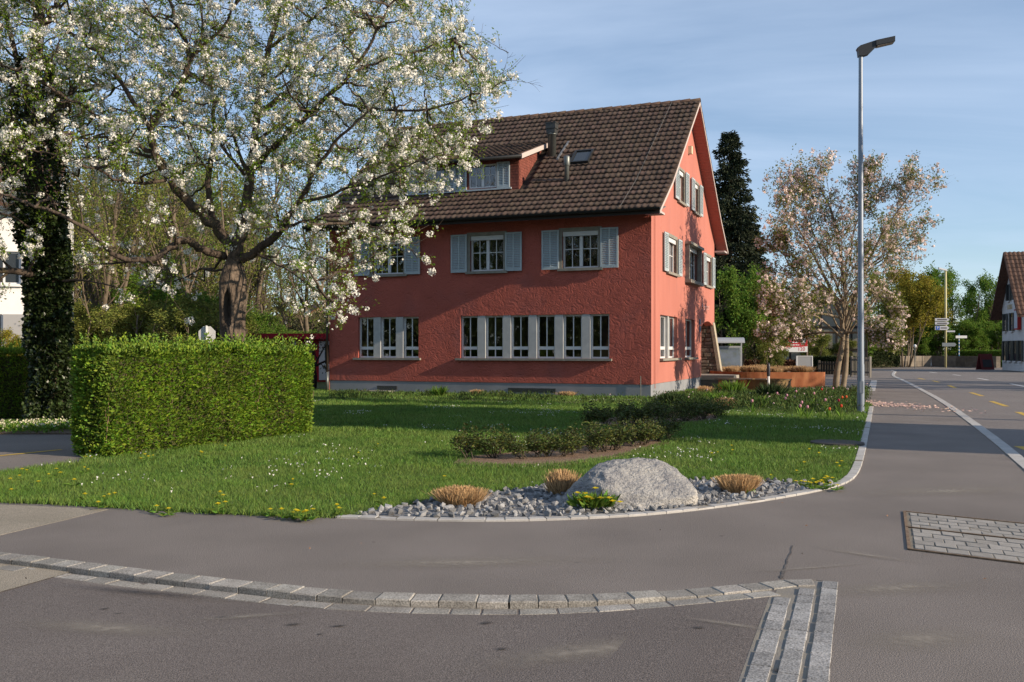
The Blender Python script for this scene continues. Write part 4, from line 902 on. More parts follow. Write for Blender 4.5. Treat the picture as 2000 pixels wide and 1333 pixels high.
# trunk with its hollow
nR, nA = 46, 36; V = []
for i in range(nR):
    t = i/(nR-1); z = -0.1+t*3.72; cx_ = np.interp(t, [0, .35, .7, 1], [.03, .0, -.05, -.02]); r = np.interp(t, [0, .08, .3, .6, .85, 1], [.44, .34, .285, .265, .27, .10])
    for j in range(nA):
        a = 2*math.pi*j/nA; dirv = Vector((math.cos(a), math.sin(a), 0)); q = Vector((dirv.x*1.6, dirv.y*1.6, z*0.55))
        rr_ = r*(1+0.16*mnoise.noise(q*1.3)+0.10*mnoise.noise(Vector((dirv.x*5, dirv.y*5, z*0.9)))+0.05*mnoise.noise(Vector((dirv.x*11, dirv.y*11, z*2.4))))
        x = rr_*math.cos(a); y = rr_*math.sin(a)
        fx = (x-(-.02-.03*math.sin(z*3)))/.085; fz = (z-2.45)/.40                   # hollow on the side that faces the road
        if y < 0: 
            e = max(0, 1-(fx*fx+fz*fz)); y += 0.30*e**0.6
        V.append((cx_+x, y, z))
Q = [[i*nA+j, i*nA+(j+1) % nA, (i+1)*nA+(j+1) % nA, (i+1)*nA+j] for i in range(nR-1) for j in range(nA)]
Geo().add(V, Q).build('trunk', mat('old_cherry_bark', (0.075, 0.055, 0.040), col2=(0.165, 0.125, 0.092), scale=7, bump=1.0, bscale=14, bdist=0.07, bdetail=8, stretch=(1, 1, 0.3), speck=0.2, sscale=40), cherry, True)
rc_ = np.random.default_rng(77)
LP, LD = ct.points(4.6, 0.04)
g = clump_leaves(LP, 2.6, 0.06, 0.058, rc_, aspect=0.45); rebase(g, base_off).build('foliage', m_leafC, cherry, False, 'stuff')
BP, _ = ct.points(0.56, 0.04); print('cherry tips', len(ct.tips), 'leaf clumps', len(LP), 'blossoms', len(BP))
rebase(blossoms(BP, rc_, (0.034, 0.10), 66, 0.035), base_off).build('blossoms', m_bloss, cherry, False, 'stuff')
BP2, _ = ct.points(0.9, 0.05)
rebase(blossoms(BP2, rc_, (0.02, 0.034), 9, 0.032), base_off).build('small_blossoms', m_bloss, cherry, False, 'stuff')

# ---- the ivy-clad tree at the left
it_ = Tree(19); ID = 20.6; ib = P(96, 683, ID)*[1, 1, 0]
tr = np.array([P(x, y, ID) for x, y in [(98, 827), (98, 700), (92, 600), (90, 500), (75, 400), (60, 300), (62, 200), (75, 60), (80, -60)]]); tr = smooth_line(tr, 2)
it_.paths.append((tr, np.linspace(.30, .10, len(tr)), 0))
def ilimb(px, dz, r0, r1, kids):
    pts = smooth_line(np.array([P(x, y, ID+d) for (x, y), d in zip(px, dz)]), 2); rad = np.linspace(r0, r1, len(pts)); it_.paths.append((pts, rad, 1))
    it_.spawn(pts, rad, np.linalg.norm(np.diff(pts, axis=0), axis=1).sum()*.7, 1, 4, [0, kids, 6, 3], spread=.85, grav=.3, up=.3, wob=.24, ratio=(.3, .6))
ilimb([(95,548),(60,535),(20,528),(-60,530),(-140,520)], [0,-.4,-.7,-1,-1.2], .10, .03, 5)
ilimb([(105,552),(150,546),(190,552),(235,563)], [0,-.5,-.9,-1.2], .035, .008, 2)
ilimb([(75,400),(40,300),(0,220),(-60,120)], [0,.3,.6,.9], .10, .02, 11)
ilimb([(65,300),(110,220),(160,160),(200,90)], [0,.5,1,1.4], .08, .02, 10)
ilimb([(62,200),(30,110),(10,20),(-20,-60)], [0,-.4,-.7,-1], .08, .02, 10)
ilimb([(75,60),(120,0),(160,-60)], [0,.3,.5], .06, .02, 7)
ivy = thing('ivy_tree', 'tree with a trunk wrapped in dark ivy beside the parking place', 'tree', tuple(ib))
rebase(it_.wood((10, 8, 5, 4, 3)), ib).build('branches', m_barkC, ivy, True)
ri = np.random.default_rng(3); n = 24000
f = np.where(ri.random(n) < .8, ri.random(n)*0.50, .5+.3*ri.random(n))*(len(tr)-1); i = f.astype(int); c = tr[i]+(f-i)[:, None]*(tr[i+1]-tr[i]); zf = c[:, 2]
rad = np.interp(zf, [0, .8, 2.5, 4.6, 6, 8], [.34, .31, .33, .42, .50, .30])*(0.75+.55*ri.random(n))
nn_ = np.array([mnoise.noise(Vector((0.8*math.cos(q)*2, 0.8*math.sin(q)*2, z_*1.1))) for q, z_ in zip(ri.random(n)*0, zf)])
an = ri.random(n)*2*math.pi; rad = rad*(1+0.35*np.array([mnoise.noise(Vector((math.cos(a)*1.6, math.sin(a)*1.6, z_*1.3))) for a, z_ in zip(an, zf)]))
c = c+np.stack([np.cos(an)*rad, np.sin(an)*rad, ri.normal(size=n)*.04], 1); dn = np.stack([np.cos(an), np.sin(an), -.5+0*an], 1)
rebase(leaf_geo(c, 0.085, ri, aspect=0.95, dirs=dn*.7), ib).build('ivy', m_ivy, ivy, False, 'stuff')
IP, _ = it_.points(3.6, .05); rebase(clump_leaves(IP, 3.0, .07, .065, ri, aspect=.45), ib).build('foliage', m_leafC, ivy, False, 'stuff')
IB, _ = it_.points(0.8, .05); rebase(blossoms(IB, ri, (0.035, 0.085), 30, .042), ib).build('blossoms', m_bloss, ivy, False, 'stuff')

# ---- hedges
def hedge(name, label, poly4, h, n, seed, stems=0, lsz=0.05):
    rng = np.random.default_rng(seed); poly4 = np.array(poly4, float); o = thing(name, label, 'hedge', (*poly4.mean(0), 0)); c0 = np.array([*poly4.mean(0), 0])
    e = [(poly4[i], poly4[(i+1) % 4]) for i in range(4)]; ln = np.array([np.linalg.norm(b-a) for a, b in e]); top_a = ln[0]*ln[1]
    w_ = np.r_[ln*h, top_a]; k = (n*w_/w_.sum()).astype(int); C = []; D = []
    for i in range(4):
        a, b = e[i]; t = rng.random(k[i]); z = rng.random(k[i])*h; nrm = np.array([(b-a)[1], -(b-a)[0]])/ln[i]
        if (poly4.mean(0)-a)@nrm > 0: nrm = -nrm
        wave = np.array([0.13*mnoise.noise(Vector((t_*ln[i]*1.1+i*9, z_*1.3, seed)))+0.05*mnoise.noise(Vector((t_*ln[i]*3.4+i*9, z_*3.7, seed))) for t_, z_ in zip(t, z)])
        roundoff = -0.16*np.clip((z-(h-0.25))/0.25, 0, 1)**2-0.14*np.clip((.22-np.minimum(t, 1-t)*ln[i])/.22, 0, 1)**2-0.05*np.clip((0.15-z)/0.15, 0, 1)
        dep = wave+roundoff-0.16*rng.random(k[i])**1.6
        C.append(np.c_[a+(b-a)*t[:, None]+nrm*dep[:, None], z]); D.append(np.c_[np.tile(nrm, (k[i], 1)), np.full(k[i], .35)])
    t = rng.random(k[4]); s = rng.random(k[4]); p = poly4[0]+(poly4[1]-poly4[0])*t[:, None]+(poly4[3]-poly4[0])*s[:, None]
    z = h+np.array([0.07*mnoise.noise(Vector((x*2.0, y*2.0, seed))) for x, y in p])-0.1*rng.random(k[4]); C.append(np.c_[p, z]); D.append(np.tile([0, 0, 1.], (k[4], 1)))
    m_ = int(k[4]*0.16); t = rng.random(m_); s = rng.random(m_); p = poly4[0]+(poly4[1]-poly4[0])*t[:, None]+(poly4[3]-poly4[0])*s[:, None]   # shoots on top
    for q in range(m_ // 6):
        hh = 0.06+0.16*rng.random(); zz = h+np.linspace(0, hh, 6); C.append(np.c_[np.tile(p[q], (6, 1))+rng.normal(size=(6, 2))*.012, zz]); D.append(np.tile([0, 0, .6], (6, 1)))
    C = np.vstack(C)-c0; D = np.vstack(D)
    leaf_geo(C, lsz, rng, aspect=0.55, dirs=D*0.8).build('foliage', m_hedge, o, False, 'stuff')
    u_ = (poly4[1]-poly4[0])/ln[0]*.19; v_ = (poly4[3]-poly4[0])/ln[3]*.19; inner = [poly4[0]+u_+v_, poly4[1]-u_+v_, poly4[2]-u_-v_, poly4[3]+u_-v_]
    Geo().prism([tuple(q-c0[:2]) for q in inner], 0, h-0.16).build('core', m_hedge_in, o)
    if stems:
        g = Geo()
        for q in range(stems):
            i = rng.choice(4, p=ln/ln.sum()); a, b = e[i]; nrm = np.array([(b-a)[1], -(b-a)[0]])/ln[i]
            if (poly4.mean(0)-a)@nrm > 0: nrm = -nrm
            p = a+(b-a)*(0.02+.96*rng.random())-nrm*(0.05+0.10*rng.random()); z0 = rng.random()*h*.7; L = .12+.32*rng.random(); dx_ = rng.normal(size=2)*.035
            pts = [np.r_[p+dx_*t, z0+L*t]-c0 for t in np.linspace(0, 1, 4)]; pts = [q_ for q_ in pts if q_[2] < h-.05]
            if len(pts) > 1: g.tube(pts, 0.003+0.005*rng.random(), 4)
        g.build('stems', m_hstem, o, False, 'stuff')
    return o
h0 = np.array([-5.94, 13.85]); h1 = np.array([-3.72, 18.0]); dh = (h1-h0)/np.linalg.norm(h1-h0); nh = np.array([-dh[1], dh[0]])
HP1 = [h0, h1, h1+nh*0.85, h0+nh*0.85]
hedge('clipped_hedge', 'clipped leafy green box hedge at the lawn edge, sunlit face full of twigs', HP1, 1.64, 56000, 4, stems=240, lsz=.060)
HP2 = [np.array([-14.6, 20.85]), np.array([-7.4, 22.2]), np.array([-7.55, 23.1]), np.array([-14.75, 21.75])]
hedge('parking_hedge', 'dark green hedge in shade behind the ivy-clad trunk', HP2, 1.60, 60000, 6, stems=60, lsz=.065)

# ---- lawn grass
def scatter(poly, n, rng, box=None):
    poly = np.asarray(poly); lo = poly.min(0); hi = poly.max(0)
    if box: lo = np.maximum(lo, box[0]); hi = np.minimum(hi, box[1])
    p = lo+(hi-lo)*rng.random((n, 2)); return p[inside(poly, p[:, 0], p[:, 1])]
rg = np.random.default_rng(21)
def visible(p, m_=0.6): return np.abs(p[:, 0]) < p[:, 1]*0.56+m_
HPX = [HP1]; shr = lambda q: np.array(q).mean(0)+(np.array(q)-np.array(q).mean(0))*.88
EXC = [np.array(BED), shr(R1), shr(R2)]
def lawn_pts(n, y0, y1):
    p = scatter(LAWN, n, rg, ([-9, y0], [12, y1])); p = p[visible(p)]
    for e in EXC+[np.array(HP1)]: p = p[~inside(e, p[:, 0], p[:, 1])]
    q = p-HC[:2]; lx = q@HX[:2]; ly = q@HY[:2]; p = p[~((lx > -12.4) & (lx < .05) & (ly > -.05) & (ly < 13))]
    return p
def blades(p, h, wd, rng):
    n = len(p); a = rng.random(n)*2*math.pi; hh = h*(0.55+0.9*rng.random(n)); t = np.stack([np.cos(a), np.sin(a)], 1); lean = rng.normal(size=(n, 2))*0.5*hh[:, None]
    patch = np.array([1+0.45*mnoise.noise(Vector((x*.9, y*.9, 0)))+.3*mnoise.noise(Vector((x*3, y*3, 5))) for x, y in p]); hh = hh*patch
    z0 = np.full(n, .008); w_ = wd*(0.7+.6*rng.random(n))[:, None]
    V = np.stack([np.c_[p-t*w_, z0], np.c_[p+t*w_, z0], np.c_[p+lean, z0+hh]], 1).reshape(-1, 3)
    return V, np.arange(3*n).reshape(-1, 3)
gg = Geo()
for n, y0, y1, h, wd in ((300000, 8.6, 12.5, .046, .0036), (240000, 12.5, 18, .050, .0056), (210000, 18, 27, .058, .009), (90000, 27, 37, .07, .015)):
    V, T = blades(lawn_pts(n, y0, y1), h, wd, rg); gg.add(V, None, T)
stuff(gg.build('grass', m_grass), 'short green lawn grass in front of the red house', 'grass')
# ragged fringe where the lawn meets the pavement
fr = resample(np.array([G(*p)[:2] for p in LEFT]), .01); fr = fr+rg.normal(size=fr.shape)*.03; V, T = blades(np.repeat(fr, 4, 0)+rg.normal(size=(len(fr)*4, 2))*.03, .05, .005, rg)
stuff(Geo().add(V, None, T).build('grass_fringe', m_grass), 'ragged grass fringe along the pavement edge', 'grass')
# daisies
dp = lawn_pts(26000, 8.8, 30); cl = np.array([mnoise.noise(Vector((x*.55, y*.45, 3)))+.6*mnoise.noise(Vector((x*1.7, y*1.4, 8))) for x, y in dp]); dp = dp[(cl+rg.random(len(dp))*.5-.25 > .42)]; dp = dp[rg.random(len(dp)) < .75]
n = len(dp); print('daisies', n); r_ = .008+.006*rg.random(n); V = []; a = np.arange(5)*2*math.pi/5
V = np.stack([np.c_[dp+np.stack([np.cos(a[k])*r_, np.sin(a[k])*r_], 1), .045+.03*rg.random(n)] for k in range(5)], 1).reshape(-1, 3)
T = np.vstack([[5*i, 5*i+1, 5*i+2] for i in range(n)]+[[5*i, 5*i+2, 5*i+3] for i in range(n)]+[[5*i, 5*i+3, 5*i+4] for i in range(n)])
stuff(Geo().add(V, None, T).build('daisies', mat('daisy_white', (0.75, 0.73, 0.68), trans=.2)), 'tiny white daisies sprinkled over the lawn', 'daisies')
# dandelions: one flower head on a stalk with a few leaves
def flower_head(g, c, r, rng, rows=3):
    for k in range(rows):
        n = 12; a = np.arange(n)*2*math.pi/n+rng.random(); rr_ = r*(1-.28*k); z = c[2]+.005*k
        for q in a: g.add([c+np.array([0, 0, .004*k]), c+np.array([math.cos(q-.2)*rr_, math.sin(q-.2)*rr_, .008+.004*k]), c+np.array([math.cos(q+.2)*rr_, math.sin(q+.2)*rr_, .008+.004*k])], None, [[0, 1, 2]])
rd_ = np.random.default_rng(31); g = Geo(); flower_head(g, np.array([0, 0, .075]), .024, rd_); fm = g.mesh('flower_head', m_yfl)
g = Geo(); g.tube([(0, 0, 0), (.004, 0, .04), (0, 0, .075)], .003, 4); C = np.zeros((9, 3)); C[:, 2] = .01; dd = np.stack([np.cos(np.arange(9)*.7), np.sin(np.arange(9)*.7), np.full(9, .25)], 1)
leaf_geo(C, .09, rd_, aspect=.3, dirs=dd*4, g=g); sm_ = g.mesh('stalk', m_green)
DPX = [(20,938),(38,932),(22,958),(43,921),(52,922),(110,916),(118,926),(75,942),(95,930),(167,892),(176,887),(179,893),(165,920),(172,917),(205,838),(275,895),(283,893),(290,896),(299,892),(392,886),(395,890),(440,876),(430,968),(436,970),(145,944),(166,972),(203,970),(213,969),(224,968),(192,984),(306,992),(329,997),(426,993),(440,984),(572,944),(569,947),(528,999),(550,1003),(572,1002),(578,1003),(582,1004),(592,1007),(598,1007),(611,996),(658,994),(700,890),(738,872),(731,966),(750,982),(662,998),(868,932),(912,872),(1429,872),(1431,883),(1402,883),(1390,888),(1581,882),(1600,889),(1556,921),(1571,908),(1506,932),(1555,940),(1566,943),(1580,945),(1588,942),(1594,947),(1600,943),(1605,944),(1611,937),(1617,938),(1614,930),(1622,945),(1636,950),(1640,917),(1635,906),(1644,902),(1598,941),(1573,944),(1585,948),(1609,949),(1626,935)]
for px, py in DPX:
    p = G(px, py, .06); d = thing('dandelion', 'single yellow dandelion flower growing in the lawn grass', 'dandelion', (p[0], p[1], 0.01), rd_.random()*6, 'dandelions in the lawn')
    s = .8+.5*rd_.random(); d.scale = (s, s, .6+.6*rd_.random()); place(fm, 'flower_head', d); place(sm_, 'stalk', d)
# ------------------------------------------------------------------ stone bed: boulder, broken stones, tufts
def hull_mesh(pts):
    bm = bmesh.new(); [bm.verts.new(p) for p in pts]; r = bmesh.ops.convex_hull(bm, input=bm.verts)
    dead = [e for e in r['geom_interior'] if isinstance(e, bmesh.types.BMVert)]; bmesh.ops.delete(bm, geom=dead, context='VERTS'); return bm
BO = G(1225, 990)*[1, 1, 0]
def bp(px, py, d): return P(px, py, BO[1]+d)-BO
bpts = [bp(1083,992,.16), bp(1092,975,.24), bp(1118,947,.34), bp(1140,932,.36), bp(1150,921,.12), bp(1172,904,.30), bp(1200,897,.32), bp(1245,892,.34), bp(1290,898,.36), bp(1318,914,.36), bp(1332,932,.34), bp(1352,948,.25), bp(1362,962,.12), bp(1361,978,.05),
        bp(1180,922,.0), bp(1184,955,-.20), bp(1152,945,-.05), bp(1146,985,-.14), bp(1108,999,.02), bp(1200,1002,-.24), bp(1270,1003,-.25), bp(1320,990,-.12), bp(1358,984,.0), bp(1355,970,-.02), bp(1300,975,-.16), bp(1240,985,-.24), bp(1200,960,-.14),
        bp(1120,985,.55), bp(1200,980,.75), bp(1300,980,.75), bp(1350,985,.5)]
bpts += [p*[1, 1, 0]+np.array([0, 0, -.08]) for p in bpts[-4:]]+[np.array([p[0], p[1], -.08]) for p in (bpts[0], bpts[13], bpts[17], bpts[20])]
bm = hull_mesh(bpts); bmesh.ops.triangulate(bm, faces=bm.faces)
for k in range(6):
    bmesh.ops.subdivide_edges(bm, edges=[e for e in bm.edges if e.calc_length() > .024], cuts=1, use_grid_fill=False); bmesh.ops.triangulate(bm, faces=bm.faces)
    if k in (1, 3): bmesh.ops.smooth_vert(bm, verts=bm.verts, factor=.12, use_axis_x=True, use_axis_y=True, use_axis_z=True)
bm.normal_update()
for v in bm.verts:
    c = v.co; vd = mnoise.voronoi(Vector((c.x*3.2, c.y*3.2, c.z*5)))[0]; d = .014*mnoise.noise(c*3.2)+.045*(min(vd[1]-vd[0], .16)-.13)+sum(a_*(.3-abs(mnoise.noise(Vector((c.x*f_, c.y*f_, c.z*f_*1.5))))) for a_, f_ in ((.018, 4), (.014, 9), (.011, 19), (.008, 40))); v.co = c+v.normal*d
me = bpy.data.meshes.new('boulder'); bm.to_mesh(me); bm.free()
me.polygons.foreach_set('use_smooth', np.ones(len(me.polygons), bool)); me.update()
m_rock = mat('boulder_limestone', (0.31, 0.305, 0.29), col2=(0.20, 0.20, 0.205), scale=8, detail=12, lo=.40, hi=.64, col3=(0.46, 0.44, 0.40), scale3=2.2, lo3=.60, hi3=.68, bump=1.0, bscale=30, bdist=.035, bdetail=10, speck=.35, sscale=90, stretch=(1, 1, 1.8), rough=.85)
me.materials.append(m_rock)
bo = bpy.data.objects.new('boulder', me); COL.objects.link(bo); bo.location = BO; tag(bo, 'large pale grey limestone boulder lying in the stone bed', 'boulder')
m_chip = mat('broken_stone', (0.30, 0.30, 0.295), col2=(0.20, 0.205, 0.21), scale=9, lo=.4, hi=.62, orand=.38, hue=.012, bump=.5, bscale=60, bdist=.01, rough=.85)
m_chip2 = mat('broken_stone_mass', (0.30, 0.30, 0.295), col2=(0.20, 0.205, 0.21), scale=9, island=.38, bump=.5, bscale=60, bdist=.01, rough=.85)
rs = np.random.default_rng(51); CH = []
for k in range(9):
    p = rand_dirs(13, rs)*(.75+.35*rs.random((13, 1)))*np.array([1, .75, .6]); b_ = hull_mesh(p); mm = bpy.data.meshes.new('stone'); b_.to_mesh(mm); b_.free(); mm.materials.append(m_chip)
    mm.polygons.foreach_set('use_smooth', np.zeros(len(mm.polygons), bool)); CH.append(mm)
sp = scatter(BED, 5200, rs); mB = np.array([p[:2] for p in bpts])+BO[:2]
bc = BO[:2]+np.array([0, .18]); ok = (((sp-bc)/np.array([.62, .42]))**2).sum(1) > 1; sp = sp[ok]
keep = []; cell = {}
for p in sp:
    s = .026+.040*rs.random()**1.6; k = (int(p[0]/.1), int(p[1]/.1)); close = False
    for a in (-1, 0, 1):
        for b in (-1, 0, 1):
            for q, sq in cell.get((k[0]+a, k[1]+b), []):
                if (q[0]-p[0])**2+(q[1]-p[1])**2 < ((s+sq)*.80)**2: close = True
    if close: continue
    cell.setdefault(k, []).append((p, s)); keep.append((p, s))
keep.sort(key=lambda t: -t[1]/t[0][1]); gs = Geo(); raw = []
for mm in CH:
    v = np.empty(len(mm.vertices)*3, np.float32); mm.vertices.foreach_get('co', v); raw.append((v.reshape(-1, 3), [list(p.vertices) for p in mm.polygons]))
for i, (p, s) in enumerate(keep):
    k = rs.integers(9); z = .02+s*.30; rot = (rs.random()*6, rs.random()*.8, rs.random()*6)
    if i < 300: place(CH[k], 'stone', bed_o, (p[0], p[1], z), rot, s)
    else:
        M_ = np.array(Matrix.Rotation(rot[2], 3, 'Z') @ Matrix.Rotation(rot[0], 3, 'X')); v, fs = raw[k]; gs.add((v*s)@M_.T+np.array([p[0], p[1], z]), None, [f for f in fs if len(f) == 3])
gs.build('stones', m_chip2, bed_o, False, 'stuff')
# clipped straw tufts
def tuft_meshes(R, H, n, seed, ragged=.12, flare=.12):
    rng = np.random.default_rng(seed); a = rng.random(n)*2*math.pi; r = R*np.sqrt(rng.random(n))*.82; b = np.stack([r*np.cos(a), r*np.sin(a)], 1)
    hh = H*(1-ragged*rng.random(n)*2.4)*(1-.30*(r/R)**2.2); out = b*(1+flare)+rng.normal(size=(n, 2))*R*.26; w_ = .0035+.003*rng.random(n); tt = rand_dirs(n, rng); tt[:, 2] = 0
    m1 = np.c_[(b*.45+out*.55), hh*.55]; tp = np.c_[out, hh]; bs = np.c_[b*.75, np.zeros(n)]; w3 = tt*w_[:, None]
    V = np.stack([bs-w3, bs+w3, m1+w3, m1-w3, tp+w3*.6, tp-w3*.6], 1).reshape(-1, 3); i = np.arange(n)[:, None]*6
    Q = np.vstack([i+[0, 1, 2, 3], i+[3, 2, 4, 5]])
    core = Geo().lathe([(R*.5, 0), (R*.72, H*.3), (R*.78, H*.62), (R*.5, H*.74), (0.001, H*.76)], 14)
    return Geo().add(V, Q).mesh('blades', m_straw), core.mesh('root_clump', m_strawd, True)
def tuft(px, w_px, h_px, label, group, n=900, seed=1, z=0.02, ragged=.1, sy=1, d=None):
    p = G(px[0], px[1], z); R = w_px/F*p[1]/2/1.15; H = h_px/F*p[1]
    bl, co = tuft_meshes(R, H, n, seed, ragged); o = thing('dry_grass_tuft', label, 'grass tuft', (p[0], p[1]+R*.6, z), 0, group); o.scale = (1, sy, 1)
    place(bl, 'blades', o); place(co, 'root_clump', o); return o
GT = 'clipped dry ornamental grass tufts'
tuft((896, 992), 108, 40, 'straw-coloured clipped grass tuft on the broken stones, apart from the boulder', GT, 2600, 1, ragged=.14, sy=.7)
tuft((1448, 966), 92, 37, 'flat-topped straw grass tuft in the stone bed near the curved lawn edging', GT, 2400, 2, ragged=.06, sy=.7)
tuft((1098, 968), 70, 52, 'upright straw grass tuft tucked behind the boulder', GT, 1300, 3, ragged=.3, sy=.6)
tuft((1419, 800), 48, 24, 'round straw grass tuft at the front of the flower bed by the rose bushes', GT, 900, 4, z=0)
tuft((1378, 771), 34, 18, 'small straw grass tuft in the flower bed below the house corner', GT, 500, 5, z=0)
tuft((1108, 776), 42, 12, 'low straw grass tuft against the grey plinth beside the long vent', GT, 500, 6, z=0)
tuft((931, 774), 32, 14, 'small rusty grass tuft against the grey plinth below the long row of windows', GT, 350, 7, z=0)
# dandelion clump at the boulder's foot
p = G(1158, 1003); dc = thing('dandelion_clump', 'leafy dandelion clump with many yellow flowers at the boulder foot', 'dandelions', (p[0], p[1]+.06, .02)); rd2 = np.random.default_rng(5)
n = 330; a = rd2.random(n)*2*math.pi; C = np.stack([np.cos(a)*.13*rd2.random(n)*1.5, np.sin(a)*.09*rd2.random(n), .02+.05*rd2.random(n)], 1); dd = np.stack([np.cos(a)*.7, np.sin(a)*.7, .55+.5*rd2.random(n)], 1)
leaf_geo(C, .125, rd2, aspect=.22, dirs=dd*2).build('foliage', m_green, dc, False, 'stuff')
for fx, fy in [(1128,967),(1143,968),(1133,981),(1147,975),(1151,976),(1155,979),(1163,958),(1173,977),(1190,977),(1197,983),(1211,985),(1145,984)]:
    q = P(fx, fy, p[1]-.03-.05*rd2.random())-np.array(dc.location); g = Geo(); flower_head(g, q+np.array([0, 0, .015]), .036, rd2, 3); fh = g.build('flower_head', m_yfl, dc); Geo().tube([(q[0]*.6, q[1]*.4+.02, 0), q], .003, 4).build('stalk', m_green, fh)
tuftg = Geo(); leaf_geo(np.tile(G(1462, 968)+[0, 0, .03], (26, 1))+rd2.normal(size=(26, 3))*.03, .1, rd2, aspect=.2, up=0, dirs=np.tile([0, 0, 1.], (26, 1)), g=tuftg)
tag(tuftg.build('green_weed', m_green), 'small green weed in front of the flat-topped straw tuft', 'weed')

# rose bushes
def rose_parts(seed):
    t = Tree(seed); rng = t.rng
    for k in range(6):
        a = rng.random()*6.28; t.branch((rng.normal()*.03, rng.normal()*.03, 0), (math.cos(a)*.6, math.sin(a)*.6, 1), .30+.1*rng.random(), .009, 1, 2, [0, 4, 3], spread=.7, wob=.2, ratio=(.45, .7), nseg=4, start=.3)
    C, D = t.points(9, .025); return t.wood((4, 4, 3, 3)).mesh('stems', m_twig), clump_leaves(C, 2.4, .035, .042, rng, aspect=.6).mesh('foliage', m_rose)
ROSE = [rose_parts(s) for s in (11, 12, 13)]; rr2 = np.random.default_rng(61)
def roses(line, n, label, group, s0):
    L_ = np.array([G(*p)[:2] for p in line]); L_ = resample(L_, .01); idx = np.linspace(0, len(L_)-1, n).astype(int)
    for i in idx:
        q = L_[i]+rr2.normal(size=2)*.06; o = thing('rose_bush', label, 'rose bush', (q[0], q[1], .02), rr2.random()*6, group); s = s0*(.85+.35*rr2.random()); o.scale = (s*1.2, s*1.2, s*.82); a, b = ROSE[rr2.integers(3)]
        place(a, 'stems', o); f_ = place(b, 'foliage', o); f_['kind'] = 'stuff'
roses([(918,897),(985,899),(1060,897),(1130,893),(1190,884),(1250,873),(1298,860)], 17, 'leafy young rose bush in the sunlit mulch bed behind the boulder', 'rose bushes in the front bed', .92)
roses([(985,889),(1100,881),(1220,867)], 5, 'leafy young rose bush in the sunlit mulch bed behind the boulder', 'rose bushes in the front bed', .9)
roses([(1155,834),(1220,833),(1300,828),(1370,822),(1410,817)], 15, 'dark rose bush in the shaded bed below the house corner', 'rose bushes in the shaded bed', 1.0)
roses([(1190,826),(1290,819),(1380,813)], 9, 'dark rose bush in the shaded bed below the house corner', 'rose bushes in the shaded bed', 1.0)

# access cover filled with pavers
c0, c1, c3 = np.array([3.87, 9.34]), np.array([4.66, 8.72]), np.array([3.17, 7.56]); c2 = c1+c3-c0
cov = thing('paved_access_cover', 'access cover with rusty steel frame filled with grey pavers, set in the asphalt', 'manhole', (*c0, 0)); e1 = c1-c0; e2_ = c3-c0
e1 = e1*1.25
Geo().prism([(0, 0), tuple(e1), tuple(e1+e2_), tuple(e2_)], -.05, .003).build('bedding', m_joint, cov)
m_rust = mat('rusty_steel_frame', (0.13, 0.085, 0.05), col2=(0.22, 0.15, 0.09), scale=20, rough=.7); g = Geo()
def bar2(a, b, w_, z=.009):
    d = (b-a)/np.linalg.norm(b-a); n_ = np.array([-d[1], d[0]])*w_/2; Geo().prism([tuple(a-n_), tuple(b-n_), tuple(b+n_), tuple(a+n_)], -.02, z).build('frame_bar', m_rust, cov)
O2 = np.zeros(2)
for i_, (a, b) in enumerate(((O2, e1), (O2, e2_), (e1, e1+e2_), (e2_, e1+e2_), (e2_*.47, e2_*.47+e1))): bar2(a, b, .024, .009+.0013*i_)
m_pav = mat('grey_paver', (0.25, 0.235, 0.21), col2=(0.31, 0.29, 0.26), scale=12, orand=.14, speck=.2, sscale=150, bump=.3, bscale=90, bdist=.004)
for half, (v0, v1) in enumerate(((.03, .455), (.485, .97))):
    nr = 5
    for r in range(nr):
        va = v0+(v1-v0)*r/nr; vb = v0+(v1-v0)*(r+1)/nr; u = .03 if r % 2 else -.04
        while u < .97:
            ua, ub = max(u, .035), min(u+.135, .965); u += .135
            if ub-ua < .03: continue
            q = [e1*x+e2_*y for x, y in ((ua+.004, va+.004), (ub-.004, va+.004), (ub-.004, vb-.004), (ua+.004, vb-.004))]
            sett(q, .007, -.02, rs, bev=.004).build('paver', m_pav, cov)
# round drain cover in the lawn near the edging
q = G(1635, 870); Geo().lathe([(0, .05), (.40, .05), (.43, .045), (.44, .0), (.47, .0), (.47, -.02)], 28, (0, 0, 0)).build('drain_cover', mat('dark_iron_cover', (0.06, 0.05, 0.045), rough=.7, bump=.4, bscale=50), None).location = (q[0], q[1], .012)
tag(bpy.data.objects['drain_cover'], 'dark round drain cover lying in the lawn near the edging', 'drain cover')
# street lamp
q = G(1681, 807); lamp = thing('street_lamp', 'tall grey-blue street lamp post with flat angled head beside the pavement', 'street lamp', tuple(q))
m_post = mat('grey_blue_post_paint', (0.20, 0.235, 0.28), rough=.4, spec=.5, metal=.2)
Hp = 9.0; Geo().lathe([(.09, 0), (.09, 1.2), (.082, 1.25), (.05, Hp-.35), (.05, Hp)], 20).build('post', m_post, lamp, True)
Geo().box((-.045, -.1, .5), (.045, -.08, .8)).build('service_door', mat('post_door', (0.17, 0.2, 0.24), rough=.4), lamp)
m_head = mat('dark_lamp_casing', (0.035, 0.038, 0.042), rough=.5); zb = Hp-.12
hd = Geo(); prof = [(-.10, zb+.30), (-.02, zb+.36), (.35, zb+.47), (.35, zb+.31), (.18, zb+.14), (.05, zb+.10), (-.06, zb+.10), (-.075, zb+.24)]
nP = len(prof); V = [(x, -.10, z) for x, z in prof]+[(x, .10, z) for x, z in prof]
from mathutils.geometry import tessellate_polygon
tr_ = [list(t) for t in tessellate_polygon([[Vector((x, z, 0)) for x, z in prof]])]
